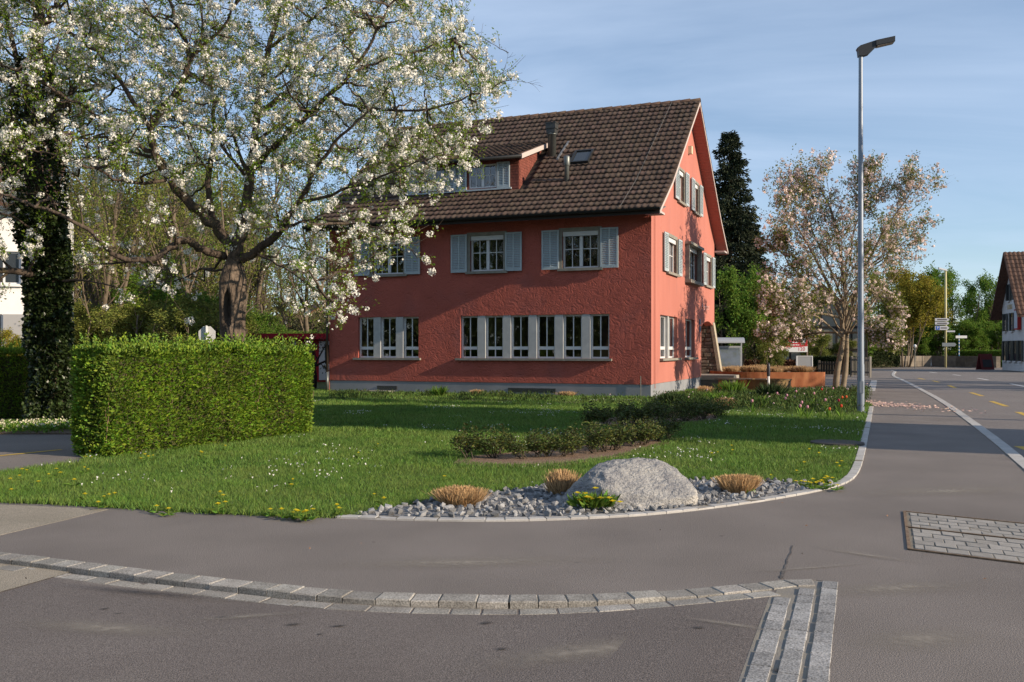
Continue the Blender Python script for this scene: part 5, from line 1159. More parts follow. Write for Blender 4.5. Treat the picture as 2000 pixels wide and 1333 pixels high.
hd.add(V, [[i, (i+1) % nP, nP+(i+1) % nP, nP+i] for i in range(nP)], tr_+[[a+nP, b+nP, c+nP] for a, b, c in tr_]); hd.build('head_joint', m_head, lamp)
def slab(x0, z0, x1, z1, th, y, m, nm): Geo().hexa(np.array([[x0,-y,z0],[x1,-y,z1],[x1,y,z1],[x0,y,z0],[x0,-y,z0+th],[x1,-y,z1+th],[x1,y,z1+th],[x0,y,z0+th]], float)).build(nm, m, lamp)
slab(.35, zb+.335, .80, zb+.415, .13, .13, m_head, 'head'); slab(.38, zb+.30+.02, .78, zb+.40, .012, .11, mat('lamp_lens', (0.26, 0.21, 0.17), rough=.25), 'lens')
lamp.rotation_euler = (0, 0, -.15)

# ------------------------------------------------------------------ bed along the house and round the lamp
BEDP = [G(*p)[:2] for p in [(640,786),(760,782),(900,786),(1100,789),(1220,792),(1290,797),(1400,803),(1450,806),(1560,812),(1672,812),(1690,790),(1698,765),(1640,768),(1560,771),(1480,774),(1400,775),(1366,778),(1272,781),(1000,774),(645,768)]]
struct(Geo().prism([tuple(p) for p in BEDP], 0.0, .03).build('flower_bed_soil', mat('bed_soil', (0.055, 0.042, 0.03), col2=(0.09, 0.07, 0.05), scale=9, bump=.8, bscale=30, bdist=.03, coords='World')))
rb = np.random.default_rng(71); bpn = scatter(np.array(BEDP), 9000, rb); q = bpn-HC[:2]; bpn = bpn[~(((q@HX[:2]) < .02) & ((q@HY[:2]) > -.03))]
den = np.array([mnoise.noise(Vector((x*.8, y*.8, 2))) for x, y in bpn])+np.where(bpn[:, 0] > 4.6, .45, -.12)
bpn = bpn[den+rb.random(len(bpn))*.5 > .28]; k = 7; C = np.repeat(np.c_[bpn, np.full(len(bpn), .03)], k, 0); hmax = np.repeat(np.where(bpn[:, 0] > 4.6, .26, .15), k); C[:, 2] += rb.random(len(C))*hmax*.8; C[:, :2] += rb.normal(size=(len(C), 2))*.07
leaf_geo(C, .10, rb, aspect=.28, dirs=np.tile([0, 0, .9], (len(C), 1))).build('bed_greenery', mat('bed_leaf', (0.060, 0.095, 0.022), island=.55, hue=.04, trans=.25))
stuff(bpy.data.objects['bed_greenery'], 'low green leaves filling the flower bed along the red house', 'plants')
# small pale and pink flowers in the bed
m_pf = mat('pink_white_petals', (0.62, 0.45, 0.45), island=.3, hue=.03); fp = bpn[rb.random(len(bpn)) < .05]; fp = fp[(fp[:, 0] > 3)]
g = blossoms(np.c_[fp, .14+.2*rb.random(len(fp))], rb, (.015, .028), 8, .03); stuff(g.build('small_bed_flowers', m_pf), 'tiny pink and white flowers among the bed leaves', 'flowers')
# tulips
TUL = [((1605,762), (.62,.02,.02)), ((1645,778), (.68,.13,.03)), ((1653,777), (.68,.13,.03)), ((1638,784), (.30,.01,.04)), ((1620,801), (.62,.10,.03)), ((1555,766), (.62,.30,.36)), ((1537,774), (.60,.26,.36)), ((1627,760), (.62,.34,.40)), ((1469,785), (.60,.25,.34)), ((1563,795), (.62,.26,.34)), ((1577,797), (.62,.3,.36)), ((1566,788), (.60,.26,.36)), ((1534,780), (.45,.22,.42)), ((1643,795), (.62,.06,.02)), ((1612,783), (.55,.3,.4)), ((1590,770), (.62,.36,.4)), ((1518,770), (.60,.36,.42))]
tn = {(.62,.02,.02): 'red', (.68,.13,.03): 'orange', (.30,.01,.04): 'dark crimson', (.62,.10,.03): 'fallen orange', (.62,.06,.02): 'scarlet'}
rtu = np.random.default_rng(81)
for i, ((px, py), c) in enumerate(TUL):
    d = F*(EYE-.32)/(py-CY); d = min(max(d, 21.5), 31.5); q = P(px, py, d); zt2 = max(.22, q[2]); nm_ = tn.get(c, 'pale pink')
    o = thing('tulip', f'{nm_} tulip standing in the flower bed beside the lamp post' if nm_ != 'pale pink' else 'pale pink tulip among the bed leaves beside the lamp post', 'tulip', (q[0], q[1], .03), rtu.random()*6, 'tulips in the flower bed')
    mt = mat(f'petal_{nm_}', c, rough=.5, trans=.25); mz = zt2-.03
    Geo().lathe([(.004, mz-.015), (.022, mz-.008), (.030, mz+.016), (.026, mz+.045), (.014, mz+.06)], 9).build('bloom', mt, o, True)
    g = Geo().tube([(0, 0, 0), (.01, 0, mz*.5), (0, 0, mz-.015)], .005, 5); leaf_geo(np.array([[0, 0, .01]]*4), .24, rtu, aspect=.22, dirs=np.array([[.5,0,1],[-.5,.2,1],[0,.5,1],[.1,-.5,1]])*3., g=g, fold=.05); g.build('stalk', m_green, o)
# iris-like leaf fans and grassy clumps
def clump_thing(px, py, n, hgt, R, label, name='grassy_clump', m=m_green, cat='plant', seed=0, zz=.03):
    q = G(px, py, zz); rng = np.random.default_rng(seed+int(px)); C = np.zeros((n, 3)); C[:, :2] = rng.normal(size=(n, 2))*R*.3; a = rng.random(n)*6.28
    o = thing(name, label, cat, (q[0], q[1], zz), 0, 'clumps in the flower bed'); leaf_geo(C, hgt, rng, aspect=.09, dirs=np.stack([np.cos(a)*R/hgt*1.3, np.sin(a)*R/hgt*1.3, np.ones(n)], 1)*2, fold=.06).build('leaves', m, o, False, 'stuff'); return o
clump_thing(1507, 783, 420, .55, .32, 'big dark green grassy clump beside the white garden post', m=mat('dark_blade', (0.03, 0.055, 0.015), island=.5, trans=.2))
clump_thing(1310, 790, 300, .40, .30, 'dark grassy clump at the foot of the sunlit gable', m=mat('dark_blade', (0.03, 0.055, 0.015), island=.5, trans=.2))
clump_thing(1432, 775, 320, .55, .30, 'bright green leafy clump before the porch slab')
clump_thing(1487, 797, 60, .34, .16, 'small fan of upright iris leaves near the lawn')
clump_thing(1345, 783, 160, .30, .26, 'feathery green clump between the straw tufts below the gable')
clump_thing(1585, 800, 130, .28, .22, 'green tulip foliage clump beside the lamp post')
clump_thing(858, 775, 160, .38, .22, 'green grassy clump against the plinth between the two window rows')
clump_thing(1400, 790, 300, .42, .34, 'broad green clump behind the round straw tuft')
# fallen magnolia petals
pp_ = np.array([G(*p)[:2] for p in [(1690,800),(1704,775),(1755,780),(1880,800),(1780,808),(1712,806)]]); rp2 = np.random.default_rng(91); c = pp_[0]+(pp_[1]-pp_[0])*.4
n = 900; t = rp2.random(n)**4; side = G(1860, 801)[:2]; p = c+(side-c)*t[:, None]+rp2.normal(size=(n, 2))*np.array([.45, 1.3])*(.55+.5*t[:, None]); s = .03+.03*rp2.random(n); an = rp2.random(n)*6.28; ca, sa_ = np.cos(an), np.sin(an)
V = np.stack([np.c_[p[:, 0]+s*ca, p[:, 1]+s*sa_, np.full(n, .03)], np.c_[p[:, 0]-s*.5*sa_, p[:, 1]+s*.5*ca, np.full(n, .012)], np.c_[p[:, 0]-s*ca, p[:, 1]-s*sa_, np.full(n, .03)], np.c_[p[:, 0]+s*.5*sa_, p[:, 1]-s*.5*ca, np.full(n, .012)]], 1).reshape(-1, 3)
stuff(Geo().add(V, np.arange(4*n).reshape(-1, 4)).build('fallen_petals', mat('fallen_petal', (0.52, 0.36, 0.30), island=.35, hue=.02)), 'fallen pink magnolia petals scattered on the pavement', 'petals')
# litter: leaf scraps on the asphalt
n = 60; p = np.stack([rp2.uniform(-4, 6, n), rp2.uniform(4.5, 14, n)], 1); p = p[~inside(LAWN, p[:, 0], p[:, 1])]
g = Geo(); leaf_geo(np.c_[p, np.where(p[:, 1] < 6.3, -.035, .01)], .028, rp2, aspect=.6, dirs=np.c_[rp2.normal(size=(len(p), 2))*2, np.zeros(len(p))], g=g); stuff(g.build('leaf_scraps', mat('dry_leaf_scrap', (0.20, 0.11, 0.06), island=.7)), 'tiny dry leaf scraps lying on the asphalt', 'leaves')
# ------------------------------------------------------------------ right-hand garden and square
# magnolia
md = 35.2; mt_ = Tree(8); mb = P(1640, 683, md)*[1, 1, 0]
def mlimb(px, dz, r0, r1, kids, maxlev=4, k2=6):
    pts = smooth_line(np.array([P(x, y, md+d) for (x, y), d in zip(px, dz)]), 2); rad = np.linspace(r0, r1, len(pts)); mt_.paths.append((pts, rad, 1))
    mt_.spawn(pts, rad, np.linalg.norm(np.diff(pts, axis=0), axis=1).sum()*.62, 1, maxlev, [0, kids+3, k2+2, 5], spread=.8, grav=0, up=.45, wob=.22, ratio=(.38, .72), start=.3)
mlimb([(1632,768),(1634,730),(1642,690),(1648,655),(1640,600),(1610,540),(1580,480),(1555,440)], [0,0,.1,.2,.1,-.2,-.4,-.5], .13, .02, 14)
mlimb([(1645,768),(1652,720),(1654,670),(1652,620),(1650,560),(1640,480),(1625,410),(1605,375)], [0,.1,.2,.3,.5,.6,.8,.9], .11, .02, 14)
mlimb([(1650,640),(1675,560),(1700,500),(1740,430),(1775,385)], [.2,0,-.3,-.5,-.6], .08, .015, 13)
mlimb([(1648,600),(1690,560),(1720,580),(1742,620)], [.3,.6,.9,1.1], .05, .012, 9)
mlimb([(1640,620),(1590,610),(1545,620),(1510,640)], [.1,-.5,-1,-1.3], .06, .012, 10)
mlimb([(1645,650),(1600,650),(1570,655),(1550,662)], [.1,.6,1.2,1.6], .05, .012, 8)
mlimb([(1650,650),(1690,650),(1720,650),(1735,655)], [.1,-.5,-1,-1.3], .05, .012, 8)
mlimb([(1640,600),(1590,560),(1540,520),(1525,480)], [0,.4,.8,1.0], .05, .012, 9)
mlimb([(1660,520),(1665,450),(1690,400),(1700,360)], [.1,.3,.3,.4], .045, .012, 10)
mlimb([(1645,660),(1600,620),(1560,600),(1520,590)], [.1,-.6,-1.1,-1.4], .05, .012, 10)
mlimb([(1650,600),(1620,520),(1580,440),(1560,400)], [.3,.7,1.1,1.3], .05, .012, 10)
mlimb([(1652,600),(1690,530),(1735,500),(1770,470)], [.3,.8,1.2,1.5], .05, .012, 10)
magn = thing('magnolia_tree', 'pink magnolia tree in bloom with twin trunks behind the lamp post', 'tree', tuple(mb))
rebase(mt_.wood((8, 8, 5, 3, 3)), mb).build('branches', mat('magnolia_bark', (0.17, 0.13, 0.09), col2=(0.24, 0.19, 0.13), scale=4, bump=.4, bscale=20), magn, True)
rm_ = np.random.default_rng(14); C, D = mt_.points(2.0, .10); rebase(clump_leaves(C, 2.8, .12, .085, rm_, aspect=.5, up=0), mb).build('foliage', m_olive, magn, False, 'stuff')
C, D = mt_.points(.62, .10); rebase(blossoms(C, rm_, (.035, .085), 12, .075), mb).build('blossoms', m_magn, magn, False, 'stuff')

# spruce: whorled drooping boughs
def spruce(base, H, R, seed, name, label, side=0):
    rng = np.random.default_rng(seed); o = thing(name, label, 'tree', tuple(base)); g = Geo().tube([(0, 0, 0), (0, 0, H*.5), (0, 0, H*.965)], [.28, .18, .03], 8); g.build('trunk', m_greybark, o)
    C = []; D = []; z = 1.5
    while z < H-.15:
        t = z/H; rr_ = R*(1-t)**.62*(.85+.3*rng.random())+.12; k = int(7+6*(1-t))
        for q in range(k):
            a = rng.random()*6.28; L = rr_*(.7+.5*rng.random()); n = int(60*L)+14; s = rng.random(n)**.7; droop = -.35*L*s**1.6+.22*L*s**4
            base_ = np.stack([np.cos(a)*L*s, np.sin(a)*L*s, z+droop+.15*(1-t)*L], 1); wdt = .18*L*(1-.6*s)+.06
            base_ += np.stack([-np.sin(a)*wdt*rng.normal(size=n), np.cos(a)*wdt*rng.normal(size=n), -np.abs(rng.normal(size=n))*.16], 1); C.append(base_); D.append(np.tile([np.cos(a)*.5, np.sin(a)*.5, -.35], (n, 1)))
        z += .26+.18*rng.random()
    leaf_geo(np.vstack(C), .26, rng, aspect=.34, dirs=np.vstack(D)).build('boughs', m_spruce, o, False, 'stuff'); return o
spruce(np.r_[P(1425, 683, 60)[:2], 0], 15.9, 2.6, 3, 'spruce_tree', 'tall dark spruce rising behind the gable of the red house')
spruce(np.r_[P(1470, 683, 62)[:2], 0], 10.2, 1.9, 5, 'spruce_tree', 'shorter dark spruce beside the tall one behind the red house')

# leafy trees and shrubs: prototypes with shared meshes
def leafy(seed, H, R, m_leaf, dens, lsize, trunk_r=.12, stems=1, bark=m_greybark, per=3.2, kids=(7, 6, 5), upt=.45, crown0=.3):
    t = Tree(seed); rng = t.rng
    for s in range(stems):
        a = rng.random()*6.28; lean = .0 if stems == 1 else .22+.2*rng.random(); p = (0, 0, 0) if stems == 1 else (math.cos(a)*.15*R, math.sin(a)*.15*R, 0)
        t.branch(p, (math.cos(a)*lean, math.sin(a)*lean, 1), H*.82*(1 if s == 0 else .6+.4*rng.random()), trunk_r/(1 if stems == 1 else 1.3), 0, 3, list(kids), spread=.8*R/H*2.2, up=upt, wob=.12, ratio=(.32, .58), nseg=7, start=crown0)
    C, D = t.points(dens, .12); return t.wood((7, 5, 4, 3)).mesh('trunk_and_branches', bark, True), clump_leaves(C, per, .2, lsize, rng, aspect=.55).mesh('crown', m_leaf)
def plant(proto, name, label, cat, pos, s=1, rz=0, group=None):
    o = thing(name, label, cat, (pos[0], pos[1], -.05), rz, group); o.scale = (s, s, s) if not hasattr(s, '__len__') else s
    place(proto[0], 'trunk', o); c = place(proto[1], 'crown', o); c['kind'] = 'stuff'; return o
rq = np.random.default_rng(15)
gA = leafy(1, 7, 3.2, m_green, 5.5, .17, .12, 5); gB = leafy(2, 9, 3.6, m_green, 4.2, .18, .16, 3); yA = leafy(3, 7, 2.8, m_ygreen, 4.5, .16, .1, 5); oA = leafy(4, 6, 3, m_olive, 3.5, .15, .1, 5)
def at(px, d): return P(px, 683, d)[:2]
plant(gA, 'green_shrub_tree', 'dense fresh green tree against the rear corner of the red house', 'tree', at(1430, 54), (.82, .82, .86), .4)
plant(gA, 'green_shrub_tree', 'fresh green tree behind the glass notice case', 'tree', at(1470, 60), (.8, .8, .72), 2.1)
plant(oA, 'budding_shrub', 'straw-green budding shrub left of the red banner', 'shrub', at(1495, 53), .58, .3)
plant(oA, 'budding_shrub', 'low budding shrub half covering the red banner', 'shrub', at(1512, 51), .34, 1.3)
plant(oA, 'budding_shrub', 'budding shrub behind the grey information panel', 'shrub', at(1590, 64), .5, 2.4)
plant(yA, 'yellow_green_tree', 'golden yellow-green tree beyond the road bend behind the magnolia', 'tree', at(1765, 88), 1.25, .2)
plant(yA, 'yellow_green_tree', 'yellow-green tree behind the globe lamp', 'tree', at(1805, 92), 1.05, 1.9)
plant(oA, 'budding_tree', 'thin budding tree beside the golden tree', 'tree', at(1735, 96), (1.5, 1.5, 1.7), 1)
for i, (px, d, s, lab) in enumerate([(1835,96,(1.0,1.0,1.12),'tall light green tree right behind the sign post'), (1872,98,(1.0,1.0,1.1),'light green tree next to the tall one behind the sign post'), (1905,100,(1.0,1.0,1.05),'light green tree behind the white direction arm'), (1940,98,(.9,.9,.9),'light green tree by the corner of the white inn')]):
    plant(gB, 'light_green_tree', lab, 'tree', at(px, d), s, i*1.7, 'trees beyond the road bend')
for i, (px, d, s) in enumerate([(1855,92,(.95,.95,.62)), (1890,93,(.95,.95,.6)), (1925,93,(.9,.9,.6)), (1820,92,(.85,.85,.5)), (1955,95,(.9,.9,.6))]):
    plant(gA, 'green_shrub', 'rounded green shrub beyond the road behind the low wall', 'shrub', at(px, d), s, i*1.3, 'shrubs behind the low wall')
for i, (px, d, s) in enumerate([(1700,92,(.9,.9,.5)), (1725,90,(.8,.8,.42)), (1660,84,(.9,.9,.5)), (1620,80,(.9,.9,.45)), (1690,110,(1.2,1.2,1.0)), (1640,105,(1.2,1.2,1.0)), (1585,110,(1.3,1.3,1.0)), (1760,115,(1.3,1.3,.9)), (1980,120,(1.4,1.4,1.0)), (2040,125,(1.4,1.4,1.0)), (2120,120,(1.4,1.4,1.0))]):
    plant(oA if i % 2 else gA, 'shrub', 'brown-green shrub in the shade beyond the square', 'shrub', at(px, d), s, i*1.1, 'shrubs beyond the square')
dkh = mat('dark_hedge_leaf', (0.028, 0.045, 0.012), island=.5, trans=.2)
# corten steel planter with straw tufts
m_cor = mat('corten_steel', (0.36, 0.135, 0.055), col2=(0.26, 0.085, 0.035), scale=2.5, bump=.15, bscale=30, rough=.8, stretch=(1, 1, .35), col3=(0.42, 0.18, 0.08), scale3=3)
q = G(1525, 757); cor = thing('corten_planter', 'long rusty steel planter with straw tufts in front of the notice case', 'planter', (q[0], q[1], 0))
outl = [(-1.75, .9), (-1.6, .35), (-1.0, .12), (0, 0), (1.0, -.05), (1.75, .0), (1.95, .12), (1.97, .6), (1.7, 3.2), (.6, 4.6), (-1.2, 4.8), (-2.6, 4.2), (-2.7, 2.4)]
outl = smooth_line(np.array(outl+outl[:1]), 2)[:-1]; cc = outl.mean(0); inn = cc+(outl-cc)*.985; nO = len(outl); Hc = .64
V = np.vstack([np.c_[outl, np.zeros(nO)], np.c_[outl, np.full(nO, Hc)], np.c_[inn, np.full(nO, Hc)], np.c_[inn, np.full(nO, .3)]]); Q = [[r*nO+i, r*nO+(i+1) % nO, (r+1)*nO+(i+1) % nO, (r+1)*nO+i] for r in range(3) for i in range(nO)]
Geo().add(V, Q).build('steel_wall', m_cor, cor); Geo().prism([tuple(p) for p in inn], .3, Hc-.05).build('soil', m_bark, cor)
tb, tcor = tuft_meshes(.42, .34, 420, 33, .12); rt2 = np.random.default_rng(17); tp_ = scatter(inn, 400, rt2); sel = []
for p in tp_:
    if all(np.linalg.norm(p-s) > .78 for s in sel) and np.linalg.norm(p-cc) > 0 and inside(cc+(inn-cc)*.84, p[:1], p[1:])[0]: sel.append(p)
for i, p in enumerate(sel):
    o = thing('planter_tuft', 'straw grass tuft growing in the rusty steel planter', 'grass tuft', (q[0]+p[0], q[1]+p[1], Hc-.06), rt2.random()*6, 'straw tufts in the steel planter'); s = .8+.4*rt2.random(); o.scale = (s, s, s*.9)
    place(tb, 'blades', o); place(tcor, 'root_clump', o)
# low round steel drum and its bench
q = G(1507, 765); dr_ = thing('steel_drum_planter', 'low round rusty steel drum with a flat rim before the long planter', 'planter', (q[0], q[1]+.4, 0))
Geo().lathe([(.82, 0), (.82, .42), (.86, .42), (.86, .46), (.70, .46), (.70, .3), (0, .3)], 36).build('drum', mat('olive_rust_steel', (0.20, 0.135, 0.05), col2=(0.14, 0.085, 0.04), scale=3, rough=.7), dr_, False)
Geo().tube([(.35, -.88, .02), (.62, -.75, .42)], .02, 6).build('brace', m_gutter, dr_)
q = G(1447, 762); bn = thing('timber_bench', 'long low timber bench between porch slab and steel drum', 'bench', (q[0], q[1], 0), HA)
m_btim = mat('weathered_timber', (0.24, 0.19, 0.14), col2=(0.17, 0.13, 0.10), scale=6, stretch=(.3, 4, 4))
for k in range(3): Geo().box((-1.0, -.2+k*.15, .40), (1.0, -.065+k*.15, .46)).build('seat_plank', m_btim, bn)
for x in (-.8, .8): Geo().box((x-.06, -.17, 0), (x+.06, .2, .395)).build('leg', m_cor, bn)
# white garden post
q = G(1501, 768); gp_ = thing('garden_post', 'slim white post with a dark rounded cap in the flower bed', 'post', (q[0], q[1], 0)); Geo().tube([(0, 0, 0), (0, 0, .62)], .045, 10).build('white_pole', m_whitef, gp_, True); Geo().lathe([(.055, .62), (.065, .66), (.065, .98), (.045, 1.08), (0, 1.12)], 12).build('cap', mat('dark_cap', (0.05, 0.05, 0.06), rough=.4), gp_, True)
# notice case with a curved roof
def w2(px, d): return P(px, 683, d)
d = 49.0; x0, x1 = w2(1400, d)[0], w2(1448, d)[0]; nc = thing('notice_case', 'grey metal notice case with curved roof and glazed panel behind the planter', 'notice case', ((x0+x1)/2, d, 0)); hw = (x1-x0)/2
m_alu = mat('brushed_aluminium', (0.42, 0.43, 0.44), rough=.4, metal=.5)
for s in (-1, 1): Geo().box((s*hw-.03, -.03, 0), (s*hw+.03, .03, 2.1)).build('post', m_alu, nc)
g = Geo(); aa = np.linspace(0, math.pi*.5, 8); top_ = [(-.42+.0, 1.93)]+[(-.12-.30*math.cos(t), 1.95+.27*math.sin(t)) for t in aa]+[(.35, 2.22)]
V = [(x, y, z) for x in (-hw-.08, hw+.08) for y, z in top_]; n = len(top_); g.add(V, [[i, i+1, n+i+1, n+i] for i in range(n-1)]); g.build('curved_roof', m_alu, nc, True)
Geo().box((-hw+.03, -.05, .72), (hw-.03, .05, 1.78)).build('case_box', m_alu, nc)
Geo().box((-hw+.12, -.06, .80), (hw-.08, -.052, 1.55)).build('notice_sheet', mat('pale_map_print', (0.34, 0.36, 0.46), col2=(0.46, 0.48, 0.56), scale=2.5, col3=(0.36, 0.38, 0.34), scale3=4), nc)
Geo().add([(-hw+.08, -.075, .76), (hw-.05, -.075, .76), (hw-.05, -.075, 1.7), (-hw+.08, -.075, 1.7)], [[0, 1, 2, 3]]).build('glass', m_glass, nc)
# grey information panel
d = 47.5; x0, x1 = w2(1557, d)[0], w2(1585, d)[0]; ip = thing('information_panel', 'small grey information panel with white frame beside the planter', 'sign', ((x0+x1)/2, d, 0)); hw = (x1-x0)/2
Geo().box((-hw, -.03, .55), (hw, .03, 1.25)).build('panel', mat('grey_panel', (0.26, 0.27, 0.28), rough=.4), ip)
for a, b in (((hw, -.05, 0), (hw+.05, .05, 1.28)), ((-hw-.05, -.05, 0), (-hw, .05, 1.28)), ((-hw, -.05, 1.25), (hw, .05, 1.28))): Geo().box(a, b).build('frame', m_whitef, ip)
# red banner
d = 56.0; a = P(1504, 656, d); b = P(1577, 688, d); bn = thing('red_banner', 'red and white advertising banner on posts behind the shrubs', 'banner', ((a[0]+b[0])/2, d, 0)); hw = (b[0]-a[0])/2; zt, zb2 = a[2], b[2]; hh = zt-zb2
m_red = mat('banner_red', (0.42, 0.02, 0.03), rough=.5)
Geo().box((-hw, -.01, zb2), (hw, .01, zt)).build('sheet', m_red, bn)
Geo().hexa(np.array([[-hw,-.016,zb2],[hw,-.016,zb2],[hw,-.011,zb2],[-hw,-.011,zb2],[-hw,-.016,zb2+.10],[hw,-.016,zb2+.34],[hw,-.011,zb2+.34],[-hw,-.011,zb2+.10]])).build('white_stripe', m_whitef, bn)
Geo().add([(hw-.22+.15*math.cos(t), -.014, zt-.30+.15*math.sin(t)) for t in np.arange(20)*.314], None, [[0, i, i+1] for i in range(1, 19)]).build('round_emblem', mat('emblem_blue_white', (0.32, 0.42, 0.58), col2=(0.6, 0.6, 0.62), scale=5), bn)
te = place(text_mesh('120', .30, m_red), 'lettering', bn, (hw-.36, -.02, zb2+.17), (math.pi/2, 0, 0))
rl2 = np.random.default_rng(4)
for k in range(4):
    x = -hw+.55+rl2.random()*.3; xe = hw-.65+rl2.random()*.1
    while x < xe:
        l = .05+.12*rl2.random(); Geo().box((x, -.015, zt-.28-k*.15), (x+l, -.011, zt-.22-k*.15)).build('print_line', m_whitef, bn); x += l+.035
for s in (-1, 1): Geo().box((s*hw-.04, .012, 0), (s*hw+.04, .09, zt+.05)).build('post', m_btim, bn)
# wooden fence by the pavement
def fence(pa, pb, h, name, label, m, step=.16):
    pa, pb = np.array(pa), np.array(pb); L = np.linalg.norm(pb-pa); o = thing(name, label, 'fence', (*pa, 0), math.atan2(*(pb-pa)[::-1]))
    for k in range(int(L/step)+1): Geo().box((k*step, -.02, .08), (k*step+step*.62, .0, h)).build('slat', m, o)
    for z in (.25, h-.2): Geo().box((0, .002, z), (L, .05, z+.09)).build('rail', m, o)
    for x in (0, L): Geo().box((x-.06, -.05, 0), (x+.06, .07, h+.06)).build('post', m, o)
m_fw = mat('grey_fence_wood', (0.22, 0.20, 0.17), col2=(0.15, 0.14, 0.12), scale=5, stretch=(4, 4, .4), orand=.2)
fence(at(1663, 56), at(1699, 54), 1.15, 'slat_fence', 'weathered slat fence end beside the far pavement', m_fw)
fence(at(1655, 57), at(1600, 60), .85, 'rail_fence', 'low dark slat fence behind the magnolia trunks', mat('dark_fence_wood', (0.07, 0.06, 0.05), orand=.2), .3)
# timber-framed house behind the magnolia
def simple_house(pos, rz, W, L, He, Hr, m_wall, m_roof, name, label, beams=None, over=.5):
    o = thing(name, label, 'house', (*pos, 0), rz); g = Geo()
    g.add([(0,0,0),(W,0,0),(W,0,He),(W/2,0,Hr),(0,0,He)], None, [[0,1,2],[0,2,4],[4,2,3]]); g.add([(0,L,0),(W,L,0),(W,L,He),(W/2,L,Hr),(0,L,He)], None, [[0,1,2],[0,2,4],[4,2,3]])
    g.add([(0,0,0),(0,L,0),(0,L,He),(0,0,He),(W,0,0),(W,L,0),(W,L,He),(W,0,He)], [[0,1,2,3],[4,5,6,7]]); g.build('wall', m_wall, o)
    sl = (Hr-He)/(W/2); r = Geo()
    for s in (-1, 1):
        xa = W/2; xb = W/2+s*(W/2+over); za = Hr+.12; zb3 = Hr+.12-sl*(W/2+over)
        r.hexa(np.array([[xa,-over,za-.15],[xb,-over,zb3-.15],[xb,L+over,zb3-.15],[xa,L+over,za-.15],[xa,-over,za],[xb,-over,zb3],[xb,L+over,zb3],[xa,L+over,za]]))
    r.build('roof', m_roof, o)
    return o
m_rt = mat('far_roof_tile', (0.11, 0.06, 0.042), col2=(0.075, 0.042, 0.03), scale=6, bump=.8, bscale=3.5, bdist=.1)
th = simple_house(at(1515, 82), -.25, 7.5, 9, 3.6, 7.2, mat('beige_plaster', (0.24, 0.22, 0.17)), m_rt, 'timbered_house', 'old timber-framed house with grey plaster behind the magnolia')
for x in (.0, 1.2, 2.4, 3.7, 5.0, 6.2, 7.4): Geo().box((x-.08, -.05, 0), (x+.08, -.002, 3.6)).build('beam', mat('dark_beam', (0.03, 0.024, 0.02)), th)
for z in (1.5, 3.4): Geo().box((0, -.08, z), (7.5, -.052, z+.18)).build('cross_beam', mat('dark_beam', (0.03, 0.024, 0.02)), th)
Geo().box((3.6, -.11, 3.6), (3.8, -.002, 6.6)).build('king_post', mat('dark_beam', (0.03, 0.024, 0.02)), th)
# white inn at the right edge
A_ = np.array([38.3, 74.0]); B_ = np.array([36.75, 67.8]); W = float(np.linalg.norm(B_-A_)); L, He, Hr = 14.0, 4.8, 8.75
m_iw = mat('white_plaster', (0.58, 0.58, 0.57), col2=(0.50, 0.50, 0.49), scale=1.2)
inn_ = simple_house(A_, math.atan2(*(B_-A_)[::-1]), W, L, He, Hr, m_iw, m_rt, 'white_inn', 'white house with dark shutters and brown tiled roof beyond the main road', over=.7)
m_dsh = mat('dark_green_shutter', (0.025, 0.035, 0.035), rough=.5); m_dwin = mat('dark_pane', (0.03, 0.035, 0.04), rough=.1, spec=.6)
for x, z, h_, w_ in [(2.0,5.3,1.25,.55),(3.7,5.3,1.25,.55),(1.0,3.0,1.35,.6),(2.9,3.0,1.35,.6),(.9,.75,1.5,.7),(2.3,.75,1.5,.7),(3.8,.75,1.5,.7),(5.2,.75,1.5,.7)]:
    wo_ = Geo().box((x-w_/2, -.03, z), (x+w_/2, -.002, z+h_)).build('window', m_dwin, inn_); Geo().box((x-w_/2-.05, -.12, z-.1), (x+w_/2+.05, -.002, z-.001)).build('sill', m_iw, wo_)
    for s in (-1, 1): Geo().box((x+s*(w_/2+.22)-.2, -.08, z), (x+s*(w_/2+.22)+.2, -.035, z+h_)).build('shutter', m_dsh, inn_)
Geo().box((4.4, -.25, 3.05), (5.4, -.02, 4.55)).build('red_framed_board', mat('sign_red', (0.32, 0.03, 0.03)), inn_); Geo().box((4.5, -.27, 3.15), (5.3, -.252, 4.45)).build('board_face', mat('pale_board_face', (0.42, 0.47, 0.52)), inn_)
Geo().box((1.6, -.03, 4.66), (2.9, -.002, 5.0)).build('painted_crest', mat('ochre_crest', (0.30, 0.22, 0.10), col2=(0.5, 0.45, 0.35), scale=8), inn_)
rt3 = Geo(); sl = (Hr-He)/(W/2); rr3 = np.random.default_rng(6); xa = W/2; nrow = 15
for r in range(nrow):
    x0_ = W/2+(W/2+.7)*r/nrow; x1_ = W/2+(W/2+.7)*(r+1.1)/nrow; za = Hr+.14-sl*(x0_-W/2); zb4 = Hr+.20-sl*(x1_-W/2)
    for c in range(24):
        y = -.7+c*.3; rt3.add([(x0_,y+.01,za),(x0_,y+.15,za+.05),(x0_,y+.29,za),(x1_,y+.29,zb4),(x1_,y+.15,zb4+.05),(x1_,y+.01,zb4)], [[0,1,4,5],[1,2,3,4]])
rt3.build('roof_tiles', mat('inn_tile', (0.105, 0.06, 0.042), island=.3), inn_, False, 'stuff')
